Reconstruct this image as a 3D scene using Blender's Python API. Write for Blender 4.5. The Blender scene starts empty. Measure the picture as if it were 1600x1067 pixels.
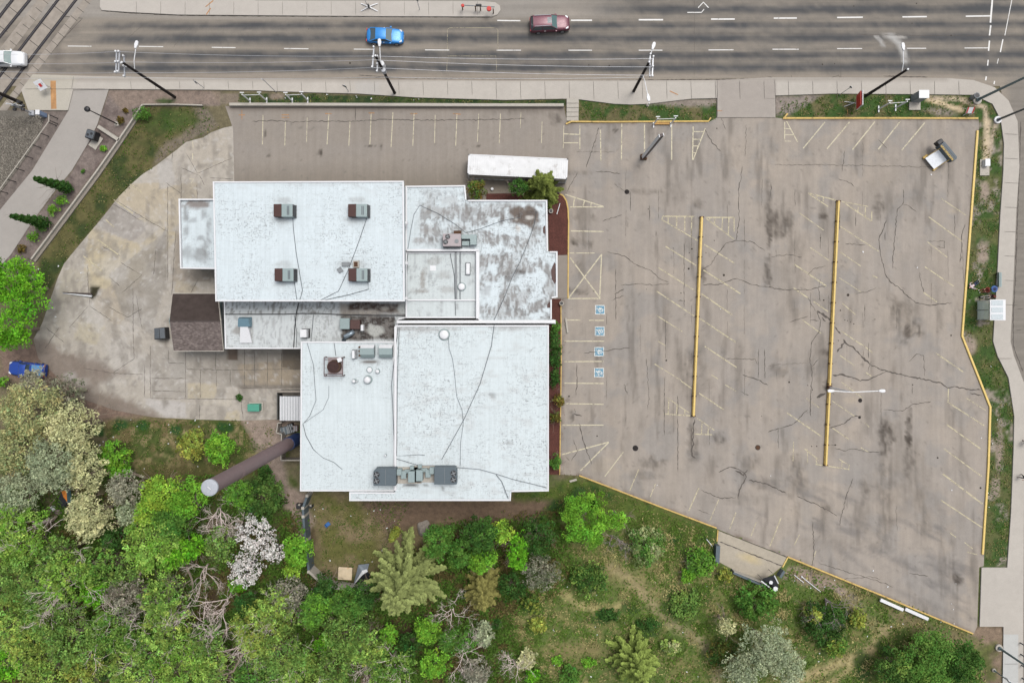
import bpy, bmesh, math, random
import numpy as np
from mathutils import Vector, Matrix
from mathutils.geometry import tessellate_polygon

# ------------------------------------------------------------ scene, camera, world, sun
SC = bpy.context.scene
H = 85.0            # flying height of the camera in metres
S = 0.08            # metres on the ground per photo pixel
NX, NY = 800.0, 500.0   # photo pixel straight below the camera
cam_d = bpy.data.cameras.new('camera'); cam = bpy.data.objects.new('camera', cam_d)
SC.collection.objects.link(cam); SC.camera = cam
cam.location = (0, 0, H); cam.rotation_euler = (0, 0, 0)
cam_d.sensor_width = 36.0; cam_d.lens = 36.0 * H / (1600 * S)
cam_d.shift_y = -(533.5 - NY) / 1600.0
cam_d.clip_start = 1.0; cam_d.clip_end = 3000.0

SUN_EL, SUN_AZ = math.radians(66), math.radians(40)
world = bpy.data.worlds.new("World"); SC.world = world; world.use_nodes = True
wn, wl = world.node_tree.nodes, world.node_tree.links
bg = wn['Background']; sky = wn.new('ShaderNodeTexSky'); sky.sky_type = 'NISHITA'
sky.sun_disc = False; sky.sun_elevation = SUN_EL; sky.sun_rotation = SUN_AZ
sky.dust_density = 4.0; sky.ozone_density = 0.6; sky.air_density = 1.0
hs = wn.new('ShaderNodeHueSaturation'); hs.inputs['Saturation'].default_value = 0.30
wl.new(sky.outputs[0], hs.inputs['Color']); wl.new(hs.outputs[0], bg.inputs['Color'])
bg.inputs['Strength'].default_value = 0.15
sl = bpy.data.lights.new('sun', 'SUN'); sun = bpy.data.objects.new('sun', sl); SC.collection.objects.link(sun)
sl.energy = 1.5; sl.angle = math.radians(24); sl.color = (1.0, 0.965, 0.92)
sd = Vector((math.sin(SUN_AZ) * math.cos(SUN_EL), math.cos(SUN_AZ) * math.cos(SUN_EL), math.sin(SUN_EL)))
sun.rotation_euler = sd.to_track_quat('Z', 'Y').to_euler()
sun.location = (0, 0, 60)
vs = SC.view_settings
vs.view_transform = 'Standard'; vs.look = 'None'; vs.gamma = 1.0; vs.exposure = 0.55; vs.use_curve_mapping = False
SC.display_settings.display_device = 'sRGB'
SC.cycles.max_bounces = 5; SC.cycles.diffuse_bounces = 3; SC.cycles.glossy_bounces = 2
SC.cycles.transmission_bounces = 3; SC.cycles.transparent_max_bounces = 8
SC.cycles.use_denoising = True; SC.cycles.denoiser = 'OPENIMAGEDENOISE'; SC.cycles.denoising_input_passes = 'RGB_ALBEDO_NORMAL'; SC.cycles.denoising_prefilter = 'ACCURATE'

# ------------------------------------------------------------ helpers
C = SC.collection
R = random.Random(7)
rad = math.radians

def W(px, py, z=0.0):
    """world point at height z seen at photo pixel px,py (true position of a thing of that height)"""
    k = S * (H - z) / H
    return Vector(((px - NX) * k, (NY - py) * k, z))

def tag(o, label=None, cat=None, group=None, kind=None):
    if label: o['label'] = label
    if cat: o['category'] = cat
    if group: o['group'] = group
    if kind: o['kind'] = kind
    return o

def thing(name, label, cat, loc=(0, 0, 0), rz=0.0, group=None):
    o = bpy.data.objects.new(name, None); C.objects.link(o)
    o.location = loc; o.rotation_euler = (0, 0, rz); o.empty_display_size = 0.3
    return tag(o, label, cat, group)

def copy_tree(o, parent=None):
    c = o.copy(); C.objects.link(c)
    if parent is not None: c.parent = parent
    for ch in list(o.children): copy_tree(ch, c)
    return c

class MB:
    """collects boxes, tubes, prisms; build() links them as ONE mesh object"""
    def __init__(s): s.v = []; s.f = []
    def add(s, vs_, fs):
        n = len(s.v); s.v += [tuple(p) for p in vs_]; s.f += [tuple(i + n for i in f) for f in fs]; return s
    def box(s, c, d, rz=0.0, rot=None):
        x, y, z = d[0] / 2, d[1] / 2, d[2] / 2
        m = rot if rot is not None else Matrix.Rotation(rz, 3, 'Z')
        pts = [Vector(c) + m @ Vector((i * x, j * y, k * z)) for k in (-1, 1) for j in (-1, 1) for i in (-1, 1)]
        return s.add(pts, [(0, 2, 3, 1), (4, 5, 7, 6), (0, 1, 5, 4), (2, 6, 7, 3), (0, 4, 6, 2), (1, 3, 7, 5)])
    def beam(s, a, b, w, h):
        a, b = Vector(a), Vector(b); d = b - a
        q = d.to_track_quat('X', 'Z').to_matrix()
        return s.box((a + b) / 2, (d.length, w, h), rot=q)
    def prism(s, poly, z0, z1):
        n = len(poly)
        ar = sum(poly[i][0] * poly[(i + 1) % n][1] - poly[(i + 1) % n][0] * poly[i][1] for i in range(n))
        p = list(poly) if ar > 0 else list(poly)[::-1]
        return s.add([(a[0], a[1], z0) for a in p] + [(a[0], a[1], z1) for a in p],
                     [tuple(range(n))[::-1], tuple(range(n, 2 * n))] + [(i, (i + 1) % n, n + (i + 1) % n, n + i) for i in range(n)])
    def tube(s, pts, r, n=8, cap=True):
        pts = [Vector(p) for p in pts]; rr = r if isinstance(r, (list, tuple)) else [r] * len(pts)
        vs_, fs = [], []
        for i, p in enumerate(pts):
            d = (pts[min(i + 1, len(pts) - 1)] - pts[max(i - 1, 0)]).normalized()
            u = d.orthogonal().normalized() if abs(d.z) < .95 else Vector((1, 0, 0))
            u = (u - d * u.dot(d)).normalized(); w = d.cross(u)
            for k in range(n):
                a = 2 * math.pi * k / n
                vs_.append(p + (u * math.cos(a) + w * math.sin(a)) * rr[i])
        for i in range(len(pts) - 1):
            for k in range(n):
                fs.append((i * n + k, i * n + (k + 1) % n, (i + 1) * n + (k + 1) % n, (i + 1) * n + k))
        if cap: fs += [tuple(range(n))[::-1], tuple(range((len(pts) - 1) * n, len(pts) * n))]
        return s.add(vs_, fs)
    def cyl(s, c, r, h, n=16, r2=None):
        return s.tube([c, (c[0], c[1], c[2] + h)], [r, r if r2 is None else r2], n)
    def dome(s, c, r, h, n=14, m=4):
        pts = [(c[0], c[1], c[2] + h * math.sin(math.pi / 2 * i / m)) for i in range(m)] + [(c[0], c[1], c[2] + h)]
        return s.tube(pts, [max(r * math.cos(math.pi / 2 * i / m), .001) for i in range(m)] + [.001], n)
    def disc(s, c, r, n=16):
        return s.add([(c[0] + r * math.cos(2 * math.pi * k / n), c[1] + r * math.sin(2 * math.pi * k / n), c[2]) for k in range(n)], [tuple(range(n))])
    def build(s, name, m, parent=None, bevel=0, smooth=False, seg=2):
        us = sorted({i for f in s.f for i in f}); ix = {a: b for b, a in enumerate(us)}
        me = bpy.data.meshes.new(name); me.from_pydata([s.v[i] for i in us], [], [tuple(ix[i] for i in f) for f in s.f]); me.update()
        o = bpy.data.objects.new(name, me); C.objects.link(o); me.materials.append(m)
        if parent is not None: o.parent = parent
        if smooth:
            for p in me.polygons: p.use_smooth = True
        if bevel:
            b = o.modifiers.new('bevel', 'BEVEL'); b.width = bevel; b.segments = seg; b.limit_method = 'ANGLE'
        return o

def np_mesh(name, V, F, mat_, col=None, parent=None, smooth=False):
    """mesh from numpy arrays; F (n,4) quads or (n,3) tris; col (n_faces,3) or (n_verts,3) linear colours"""
    me = bpy.data.meshes.new(name); k = F.shape[1]
    me.vertices.add(len(V)); me.vertices.foreach_set('co', np.ascontiguousarray(V, dtype=np.float32).ravel())
    me.loops.add(F.size); me.loops.foreach_set('vertex_index', F.astype(np.int32).ravel())
    me.polygons.add(len(F)); me.polygons.foreach_set('loop_start', np.arange(0, F.size, k, dtype=np.int32))
    me.polygons.foreach_set('loop_total', np.full(len(F), k, dtype=np.int32))
    me.update(calc_edges=True)
    if smooth: me.polygons.foreach_set('use_smooth', np.ones(len(F), bool))
    if col is not None:
        dom = 'FACE' if len(col) == len(F) and len(col) != len(V) else 'POINT'
        a = me.attributes.new('Col', 'FLOAT_COLOR', dom)
        c4 = np.ones((len(col), 4), np.float32); c4[:, :3] = col; a.data.foreach_set('color', c4.ravel())
    me.materials.append(mat_)
    o = bpy.data.objects.new(name, me); C.objects.link(o)
    if parent is not None: o.parent = parent
    return o

# ------------------------------------------------------------ numpy noise and masks (photo-pixel coordinates)
def vnoise(x, y, seed=0):
    xi, yi = np.floor(x).astype(np.int64), np.floor(y).astype(np.int64)
    fx, fy = x - xi, y - yi; fx = fx * fx * (3 - 2 * fx); fy = fy * fy * (3 - 2 * fy)
    def h(a, b):
        n = (a * 374761393 + b * 668265263 + seed * 1442695041) & 0x7fffffff
        n = ((n ^ (n >> 13)) * 1274126177) & 0x7fffffff
        return ((n ^ (n >> 16)) & 0xffff) / 65535.0
    return (h(xi, yi) * (1 - fx) + h(xi + 1, yi) * fx) * (1 - fy) + (h(xi, yi + 1) * (1 - fx) + h(xi + 1, yi + 1) * fx) * fy
def fbm(x, y, s, seed=0, o=4):
    t, a, n = 0, 1.0, 0
    for i in range(o):
        t = t + a * vnoise(x / s + 17.3 * i, y / s + 9.1 * i, seed + i); n += a; a *= .55; s /= 2.1
    return t / n
def inside(x, y, poly):
    c = np.zeros(x.shape, bool); n = len(poly)
    for i in range(n):
        x0, y0 = poly[i]; x1, y1 = poly[(i + 1) % n]
        if y0 == y1: continue
        c ^= ((y0 > y) != (y1 > y)) & (x < (x1 - x0) * (y - y0) / (y1 - y0) + x0)
    return c
def dseg(x, y, a, b):
    dx, dy = b[0] - a[0], b[1] - a[1]; L = dx * dx + dy * dy + 1e-9
    t = np.clip(((x - a[0]) * dx + (y - a[1]) * dy) / L, 0, 1)
    return np.hypot(x - a[0] - t * dx, y - a[1] - t * dy)
def dline(x, y, pts):
    d = np.full(x.shape, 1e9)
    for a, b in zip(pts[:-1], pts[1:]): d = np.minimum(d, dseg(x, y, a, b))
    return d
def pmask(x, y, poly, soft=6.0, rough=0.0, seed=3):
    d = dline(x, y, list(poly) + [poly[0]]); d = np.where(inside(x, y, poly), d, -d)
    if rough: d = d + (fbm(x, y, 14, seed, 3) - .5) * rough * 2
    return np.clip(d / soft + .5, 0, 1)
def emask(x, y, cx, cy, rx, ry, ang=0, soft=.6, rough=.5, seed=5):
    c, s_ = math.cos(rad(ang)), math.sin(rad(ang))
    u = ((x - cx) * c + (y - cy) * s_) / rx; v = (-(x - cx) * s_ + (y - cy) * c) / ry
    d = 1 - np.hypot(u, v) + (fbm(x, y, max(4, min(rx, ry) * .7), seed, 3) - .5) * rough
    return np.clip(d / soft + .0, 0, 1)
def mixc(col, c, m): return col * (1 - m[:, None]) + np.array(c)[None, :] * m[:, None]
def srgb(r, g, b, k=1.0):
    f = lambda u: (u / 255 / 12.92 if u <= 10 else ((u / 255 + .055) / 1.055) ** 2.4) * k
    return (f(r), f(g), f(b))
K = 0.46     # photo colour (linear) -> albedo, from the brightness of the overcast light
def ph(r, g, b, k=1.0): return srgb(r, g, b, K * k)
def pg(r, g, b, k=1.0): return srgb(r, g, b, .60 * k)   # soil, litter: partly shaded by the grass on it
def pl(r, g, b, k=1.0): return srgb(r, g, b, .80 * k)   # leaves: they shade one another

# ------------------------------------------------------------ materials
def newmat(name):
    m = bpy.data.materials.new(name); m.use_nodes = True
    return m, m.node_tree.nodes, m.node_tree.links, m.node_tree.nodes['Principled BSDF']
def _noise(n, l, scale, detail=3, rough=.6, stretch=None, coord='Object'):
    tc = n.new('ShaderNodeTexCoord'); mp = n.new('ShaderNodeMapping'); t = n.new('ShaderNodeTexNoise')
    l.new(tc.outputs[coord], mp.inputs[0]); l.new(mp.outputs[0], t.inputs['Vector'])
    if stretch: mp.inputs['Scale'].default_value = stretch
    t.inputs['Scale'].default_value = scale; t.inputs['Detail'].default_value = detail; t.inputs['Roughness'].default_value = rough
    return t
def _ramp(n, l, src, lo, hi, a, b):
    r = n.new('ShaderNodeMapRange'); l.new(src, r.inputs['Value'])
    r.inputs['From Min'].default_value = lo; r.inputs['From Max'].default_value = hi
    r.inputs['To Min'].default_value = a; r.inputs['To Max'].default_value = b
    return r.outputs[0]
def _mul(n, l, c, fac):
    v = n.new('ShaderNodeVectorMath'); v.operation = 'SCALE'; l.new(c, v.inputs[0]); l.new(fac, v.inputs['Scale']); return v.outputs[0]
def _mixc(n, l, fac, a, b):
    m = n.new('ShaderNodeMix'); m.data_type = 'RGBA'
    l.new(fac, m.inputs[0])
    for s_, v in ((m.inputs[6], a), (m.inputs[7], b)):
        if isinstance(v, tuple): s_.default_value = (*v, 1)
        else: l.new(v, s_)
    return m.outputs[2]
def mat(name, col, rough=.7, metal=0.0, var=.12, scale=6.0, bump=.0, dirt=None, spec=.4, emit=None):
    m, n, l, b = newmat(name)
    b.inputs['Roughness'].default_value = rough; b.inputs['Metallic'].default_value = metal
    b.inputs['Specular IOR Level'].default_value = spec
    rgb = n.new('ShaderNodeRGB'); rgb.outputs[0].default_value = (*col, 1)
    t = _noise(n, l, scale, 4)
    c = _mul(n, l, rgb.outputs[0], _ramp(n, l, t.outputs[0], .3, .7, 1 - var, 1 + var))
    if dirt:
        t2 = _noise(n, l, scale * .6, 5, .7)
        c = _mixc(n, l, _ramp(n, l, t2.outputs[0], .55, .68, 0, .8), c, dirt)
    l.new(c, b.inputs['Base Color'])
    if bump:
        bp = n.new('ShaderNodeBump'); bp.inputs['Strength'].default_value = bump; bp.inputs['Distance'].default_value = .02
        l.new(t.outputs[0], bp.inputs['Height']); l.new(bp.outputs[0], b.inputs['Normal'])
    return m
def mat_sheet(name, fine=2.5, famt=.12, speck=14.0, samt=.1, stretch=None, stamt=.0, rough=.9, bump=.2, seams=0.0, dash=0.0):
    """ground / roof sheets: colour attribute (real colour patches, stains) times fine procedural grain"""
    m, n, l, b = newmat(name)
    b.inputs['Roughness'].default_value = rough; b.inputs['Specular IOR Level'].default_value = .25
    at = n.new('ShaderNodeAttribute'); at.attribute_name = 'Col'
    c = at.outputs['Color']
    t = _noise(n, l, fine, 5, .65); c = _mul(n, l, c, _ramp(n, l, t.outputs[0], .3, .7, 1 - famt, 1 + famt))
    t2 = _noise(n, l, speck, 3, .7); c = _mul(n, l, c, _ramp(n, l, t2.outputs[0], .3, .7, 1 - samt, 1 + samt))
    if stamt:
        t3 = _noise(n, l, 1.0, 4, .6, stretch=stretch); c = _mul(n, l, c, _ramp(n, l, t3.outputs[0], .3, .7, 1 - stamt, 1 + stamt))
    if seams:
        tc = n.new('ShaderNodeTexCoord'); sp = n.new('ShaderNodeSeparateXYZ'); l.new(tc.outputs['Object'], sp.inputs[0])
        w = n.new('ShaderNodeMath'); w.operation = 'PINGPONG'; w.inputs[1].default_value = .26; l.new(sp.outputs[0], w.inputs[0])
        c = _mul(n, l, c, _ramp(n, l, w.outputs[0], 0, .05, 1 - seams, 1))
    if dash:
        for st, th, col in (((1.3, 5.2, 1), .588, (.17, .175, .17)), ((5.5, 1.5, 1), .602, (.15, .155, .15)), ((4.2, 3.6, 1), .612, (.07, .07, .07))):
            t4 = _noise(n, l, 1.5, 2.5, .55, stretch=st); tb = _noise(n, l, .16, 4, .6)
            f = _ramp(n, l, t4.outputs[0], th, th + .05, 0, dash)
            f2 = n.new('ShaderNodeMath'); f2.operation = 'MULTIPLY'; l.new(f, f2.inputs[0]); l.new(_ramp(n, l, tb.outputs[0], .40, .58, .12, 1), f2.inputs[1])
            c = _mixc(n, l, f2.outputs[0], c, col)
        w2 = n.new('ShaderNodeMath'); w2.operation = 'PINGPONG'; w2.inputs[1].default_value = .45; l.new(sp.outputs[1], w2.inputs[0]); c = _mul(n, l, c, _ramp(n, l, w2.outputs[0], 0, .05, 1 - seams * .7, 1))
    l.new(c, b.inputs['Base Color'])
    if bump:
        bp = n.new('ShaderNodeBump'); bp.inputs['Strength'].default_value = bump; bp.inputs['Distance'].default_value = .03
        l.new(t2.outputs[0], bp.inputs['Height']); l.new(bp.outputs[0], b.inputs['Normal'])
    return m
def mat_paint(name, col, lo=.42, hi=.6, scale=3.0, maxa=1.0):
    """worn road paint: noise opens it to the surface below"""
    m, n, l, b = newmat(name)
    b.inputs['Base Color'].default_value = (*col, 1); b.inputs['Roughness'].default_value = .8
    t = _noise(n, l, scale, 6, .75)
    b.inputs['Alpha'].default_value = 1
    l.new(_ramp(n, l, t.outputs[0], lo, hi, maxa, maxa * .12), b.inputs['Alpha'])
    return m
def mat_leaf(name, trans=.35):
    m = bpy.data.materials.new(name); m.use_nodes = True; n, l = m.node_tree.nodes, m.node_tree.links
    n.remove(n['Principled BSDF']); out = n['Material Output']
    at = n.new('ShaderNodeAttribute'); at.attribute_name = 'Col'
    t = _noise(n, l, 1.3, 3, .6, coord='Object')
    c = _mul(n, l, at.outputs['Color'], _ramp(n, l, t.outputs[0], .3, .7, .8, 1.22))
    d = n.new('ShaderNodeBsdfDiffuse'); tr = n.new('ShaderNodeBsdfTranslucent'); mx = n.new('ShaderNodeMixShader')
    mx.inputs[0].default_value = trans
    l.new(c, d.inputs[0]); l.new(c, tr.inputs[0]); l.new(d.outputs[0], mx.inputs[1]); l.new(tr.outputs[0], mx.inputs[2])
    l.new(mx.outputs[0], out.inputs[0]); return m
def mat_glass(name, col=(.03, .05, .06)):
    m, n, l, b = newmat(name)
    b.inputs['Base Color'].default_value = (*col, 1); b.inputs['Roughness'].default_value = .08
    b.inputs['Specular IOR Level'].default_value = .8
    t = _noise(n, l, 3, 2); l.new(_ramp(n, l, t.outputs[0], .3, .7, .05, .14), b.inputs['Roughness'])
    return m
M = dict(
    terrain=mat_sheet('terrain_soil', 1.6, .28, 9, .22, bump=.5),
    lot=mat_sheet('worn_asphalt', 1.4, .05, 7, .065, stretch=(1.6, .09, 1), stamt=.065, bump=.10),
    road=mat_sheet('road_asphalt', 1.4, .05, 7, .07, stretch=(.05, 1.6, 1), stamt=.12, bump=.08),
    yard=mat_sheet('old_concrete', 1.6, .09, 7, .08, bump=.15),
    walk=mat_sheet('pavement_concrete', 1.2, .04, 7, .045, bump=.08),
    gravel=mat_sheet('gravel', 5, .25, 16, .4, bump=.8),
    roof=mat_sheet('white_roof', 1.2, .03, 10, .04, stretch=(2.6, .25, 1), stamt=.05, seams=.07, dash=.5, bump=.05, rough=.55),
    white=mat('white_paint', (.47, .475, .485), .5, var=.05),
    white_line=mat_paint('white_line_paint', (.48, .475, .46), .56, .72, 2.0),
    yellow_line=mat_paint('yellow_line_paint', ph(240, 230, 200), .50, .70, 2.2, .9),
    yellow_faint=mat_paint('faint_line_paint', ph(240, 228, 192), .46, .66, 1.3, .8),
    orange_line=mat_paint('orange_mark_paint', ph(225, 160, 95), .5, .7, 2.5, .8),
    yellow=mat('yellow_kerb_paint', ph(238, 202, 120), .75, var=.12, scale=3, dirt=ph(160, 132, 84)),
    yellow2=mat('yellow_rail_paint', ph(255, 222, 132), .6, var=.08, scale=2),
    rust=mat('rusty_post', ph(96, 66, 44), .9, var=.25),
    crack=mat('crack_filler', ph(106, 99, 93), .85, var=.2, spec=.2),
    crackd=mat('open_crack', ph(78, 71, 65), .95, var=.3, spec=.1),
    black=mat('black_plastic', (.012, .012, .014), .5, var=.1),
    twig=mat('purple_grey_twigs', ph(176, 160, 162), .9, var=.2, scale=8),
    wood=mat('tarred_wood', (.018, .015, .014), .85, var=.2, spec=.15),
    steel=mat('galvanised_steel', (.30, .31, .33), .45, .3, var=.08),
    darksteel=mat('dark_steel', (.08, .09, .1), .5, .5, var=.1),
    teal=mat('teal_pole_paint', ph(122, 142, 146), .5, var=.06),
    conc=mat('cast_concrete', ph(205, 198, 186), .85, var=.1, bump=.1),
    concd=mat('weathered_concrete', ph(165, 156, 145), .9, var=.18, bump=.2),
    grey=mat('grey_paint', ph(150, 155, 158), .6, var=.08),
    slate=mat('slate_paint', ph(98, 112, 120), .5, var=.06),
    aqua=mat('pale_aqua_metal', ph(168, 186, 186), .5, .1, var=.06),
    brownm=mat('brown_hood_metal', ph(92, 62, 56), .6, .1, var=.15, scale=9),
    mauve=mat('mauve_steel', ph(152, 130, 130), .65, .1, var=.06, scale=2),
    red=mat('red_paint', ph(225, 60, 48), .55, var=.06),
    blue=mat('blue_paint', ph(60, 120, 190), .5, var=.06),
    rail=mat('rail_steel', ph(120, 118, 122), .4, .6, var=.1),
    groove=mat('dark_flangeway', ph(62, 58, 60), .95, var=.2),
    mulch=mat('red_mulch', ph(110, 56, 50), .95, var=.3, scale=8, bump=.6),
    leaf=mat_leaf('leaves', .38), needle=mat_leaf('needles', .15),
    bark=mat('grey_bark', ph(160, 144, 128), .9, var=.25, scale=8),
    palebark=mat('pale_bare_wood', ph(250, 232, 224, 1.25), .9, var=.2, scale=8),
    darkbark=mat('dark_bark', ph(84, 74, 70), .9, var=.25, scale=8),
    glass=mat_glass('dark_glass'), tealglass=mat_glass('teal_glass', ph(80, 120, 120)),
    wall=mat('white_stucco', ph(214, 220, 220), .8, var=.05), tealwall=mat('pale_teal_wall', ph(150, 178, 178), .8, var=.06),
    rubber=mat('tyre_rubber', (.015, .015, .015), .85, var=.1), chrome=mat('wheel_alloy', (.45, .46, .48), .3, .8, var=.05),
    tarp=mat('grey_tarp', ph(140, 150, 160), .6, var=.1), orange=mat('orange_fabric', ph(230, 140, 50), .8, var=.12),
)
# ============================================================ GROUND SHEETS
def clip_sheet(name, poly, z, res, colf, mtl, label=None, kind='structure', thick=0.0, parent=None, zh=None):
    """flat sheet with the outline poly (photo pixels at height zh), cut into a grid so that its colour patches can be stored"""
    zz = z if zh is None else zh
    P = [W(x, y, zz) for x, y in poly]
    bm = bmesh.new(); vs_ = [bm.verts.new((p.x, p.y, z)) for p in P]
    for tr in tessellate_polygon([[Vector((p.x, p.y, 0)) for p in P]]):
        try: bm.faces.new([vs_[i] for i in tr])
        except ValueError: pass
    bm.normal_update()
    for ax in (0, 1):
        lo, hi = min(p[ax] for p in P), max(p[ax] for p in P); t = lo + res
        no = [0, 0, 0]; no[ax] = 1
        while t < hi - res * .2:
            co = [0, 0, 0]; co[ax] = t
            _cut(bm, ax, t)
            t += res
    bm.normal_update()
    for f in bm.faces:
        if f.normal.z < 0: f.normal_flip()
    if thick:
        be = [e for e in bm.edges if len(e.link_faces) == 1]
        r = bmesh.ops.extrude_edge_only(bm, edges=be)
        bmesh.ops.translate(bm, verts=[v for v in r['geom'] if isinstance(v, bmesh.types.BMVert)], vec=(0, 0, -thick))
    me = bpy.data.meshes.new(name); bm.to_mesh(me); bm.free()
    n = len(me.vertices); co = np.empty(n * 3, np.float32); me.vertices.foreach_get('co', co); co = co.reshape(-1, 3)
    k = S * (H - zz) / H
    col = colf(co[:, 0] / k + NX, NY - co[:, 1] / k)
    a = me.attributes.new('Col', 'FLOAT_COLOR', 'POINT'); c4 = np.ones((n, 4), np.float32); c4[:, :3] = np.clip(col, .004, 1); a.data.foreach_set('color', c4.ravel())
    me.materials.append(mtl)
    o = bpy.data.objects.new(name, me); C.objects.link(o)
    if parent is not None: o.parent = parent
    elif kind: o['kind'] = kind
    if label: o['label'] = label
    return o
def _cut(bm, ax, t):
    fs = [f for f in bm.faces if min(v.co[ax] for v in f.verts) < t < max(v.co[ax] for v in f.verts)]
    if not fs: return
    es = {e for f in fs for e in f.edges}; vs_ = {v for f in fs for v in f.verts}
    co = [0, 0, 0]; co[ax] = t; no = [0, 0, 0]; no[ax] = 1
    bmesh.ops.bisect_plane(bm, geom=list(vs_) + list(es) + fs, plane_co=co, plane_no=no, dist=1e-4)

LOT = [(352, 166), (881, 166), (886, 193), (1108, 191), (1120, 184), (1120, 178), (1211, 178), (1211, 184), (1226, 186), (1529, 185), (1530, 204),
       (1505, 525), (1549, 636), (1537, 884), (1530, 886), (1527, 978), (1521, 991), (1232, 871), (1120, 826), (905, 743), (874, 741),
       (860, 735), (850, 480), (640, 480), (600, 440), (365, 440), (365, 283), (362, 195)]
YARD = [(364, 197), (350, 200), (330, 207), (318, 215), (291, 222), (275, 235), (245, 258), (222, 273), (205, 288), (185, 308), (168, 330), (150, 352),
        (133, 372), (118, 390), (100, 412), (90, 435), (78, 470), (66, 505), (52, 530), (60, 560), (90, 590), (125, 622), (180, 641), (240, 652), (300, 655),
        (375, 657), (440, 655), (480, 660), (480, 500), (370, 440), (369, 300), (366, 283)]
PATH = [(115, 140), (170, 140), (152, 195), (140, 220), (112, 267), (87, 297), (50, 347), (17, 398), (-60, 480), (-60, 400), (0, 328), (50, 267), (107, 173)]
GRASS_L = [(222, 165), (320, 164), (345, 200), (320, 212), (290, 221), (245, 256), (205, 288), (168, 328), (118, 388), (95, 420), (80, 450), (52, 452), (60, 408), (150, 275), (195, 215)]

TRAILS = [([(870, 918), (905, 945), (945, 955), (975, 945)], 7, pg(196, 176, 128), .9), ([(955, 885), (985, 905), (1015, 940), (1050, 975), (1090, 1000), (1125, 1035), (1120, 1067)], 9, pg(178, 156, 128), .9), ([(960, 895), (1010, 915), (1040, 940)], 22, pg(150, 136, 96), .8), ([(1385, 985), (1350, 1020), (1290, 1045), (1220, 1070)], 9, pg(206, 182, 140), .9), ([(1370, 1010), (1320, 1050), (1290, 1075)], 5, pg(196, 172, 130), .8), ([(1290, 900), (1330, 935), (1350, 970), (1385, 985)], 12, pg(160, 144, 110), .8), ([(780, 915), (835, 920)], 7, pg(172, 140, 112), .8), ([(1400, 960), (1450, 985), (1500, 1000), (1560, 1010)], 12, pg(138, 118, 98), .8), ([(860, 1050), (880, 1010), (960, 1020)], 12, pg(150, 128, 96), .6)]
def terrain_col(x, y):
    big = fbm(x, y, 60, 11); mid = fbm(x, y, 22, 21); sm = fbm(x, y, 9, 31)
    col = np.tile(np.array(pg(112, 104, 80)), (len(x), 1))
    gr = np.array(pg(78, 92, 42)); dgr = np.array(pg(52, 78, 28)); tan = np.array(pg(172, 152, 122)); brn = np.array(pg(74, 60, 42))
    def lay(c, m): nonlocal col; col = col * (1 - m[:, None]) + np.array(c)[None] * m[:, None]
    # woods floor (south)
    lay(brn, np.clip((y - 770) / 60, 0, 1) * np.clip(1.0 + 0 * x, 0, 1))
    lay(pg(76, 88, 42), np.clip((mid - .36) * 5, 0, 1) * (y > 640))
    # right-hand meadow, tan trails
    med = pmask(x, y, [(800, 880), (900, 760), (1010, 790), (1120, 830), (1240, 875), (1530, 995), (1570, 1080), (780, 1090)], 40, 10)
    lay(pg(112, 114, 66), med); lay(pg(86, 106, 48), med * np.clip((mid - .36) * 6, 0, 1)); lay(pg(150, 138, 96), med * np.clip((sm - .58) * 6, 0, 1) * .6)
    green = pmask(x, y, [(790, 770), (905, 748), (1010, 782), (1115, 828), (1118, 880), (1060, 890), (1030, 820), (880, 800), (800, 800)], 14, 6)
    lay(pg(84, 98, 40), green); lay(dgr, green * np.clip((mid - .42) * 4, 0, 1))
    for pts, w, c, a in TRAILS:
        lay(c, np.clip(1.3 - dline(x, y, pts) / w - (sm - .5) * 1.6, 0, 1) * a * .55)
    for cx, cy, rx, ry in [(985, 950, 22, 12), (935, 968, 28, 9), (1010, 985, 30, 14), (1020, 975, 18, 10), (1350, 1040, 22, 30), (1065, 940, 50, 35), (760, 985, 16, 30), (1380, 1010, 15, 25)]:
        lay(dgr, emask(x, y, cx, cy, rx, ry, 0, .4, .9) * .9)
    # grass plot behind the fence, south of the building
    lay(pg(126, 112, 84), pmask(x, y, [(486, 770), (800, 770), (800, 800), (690, 820), (640, 870), (600, 900), (500, 900), (492, 860)], 14, 6))
    lay(pg(98, 98, 52), pmask(x, y, [(486, 770), (640, 780), (590, 820), (600, 890), (500, 880)], 20, 8) * np.clip((mid - .35) * 4, 0, 1))
    lay(pg(108, 90, 74), pmask(x, y, [(560, 782), (860, 782), (840, 815), (700, 812), (600, 830)], 12, 6))
    # lawn patch below the yard
    law = pmask(x, y, [(145, 652), (380, 655), (440, 668), (430, 740), (320, 752), (230, 748), (180, 700)], 10, 5)
    lay(pg(110, 98, 66), law); lay(pg(74, 86, 40), law * np.clip((mid - .42) * 6, 0, 1)); lay(pg(140, 128, 92), law * np.clip((sm - .56) * 8, 0, 1))
    lay(pg(84, 80, 44), law * np.clip((y - 715) / 18, 0, 1) * .8)
    for cx, cy, rx, ry in [(187, 662, 14, 14), (222, 665, 14, 11), (155, 672, 10, 14), (273, 672, 12, 10), (350, 668, 18, 10)]:
        lay(pg(44, 78, 26), emask(x, y, cx, cy, rx, ry, 0, .4, .8))
    # bare dirt round the yard
    lay(pg(130, 110, 98), pmask(x, y, [(60, 540), (110, 570), (150, 600), (200, 620), (230, 650), (150, 660), (100, 640), (40, 600), (0, 590), (0, 530)], 12, 6))
    lay(pg(150, 134, 122), pmask(x, y, [(375, 650), (470, 655), (440, 700), (450, 760), (478, 770), (490, 820), (470, 850), (450, 800), (400, 700)], 10, 5))
    lay(pg(70, 96, 38), pmask(x, y, [(372, 606), (440, 604), (440, 612), (430, 640), (415, 612)], 4, 3)); lay(pg(150, 136, 122), emask(x, y, 405, 645, 28, 26) * .9)
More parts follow.
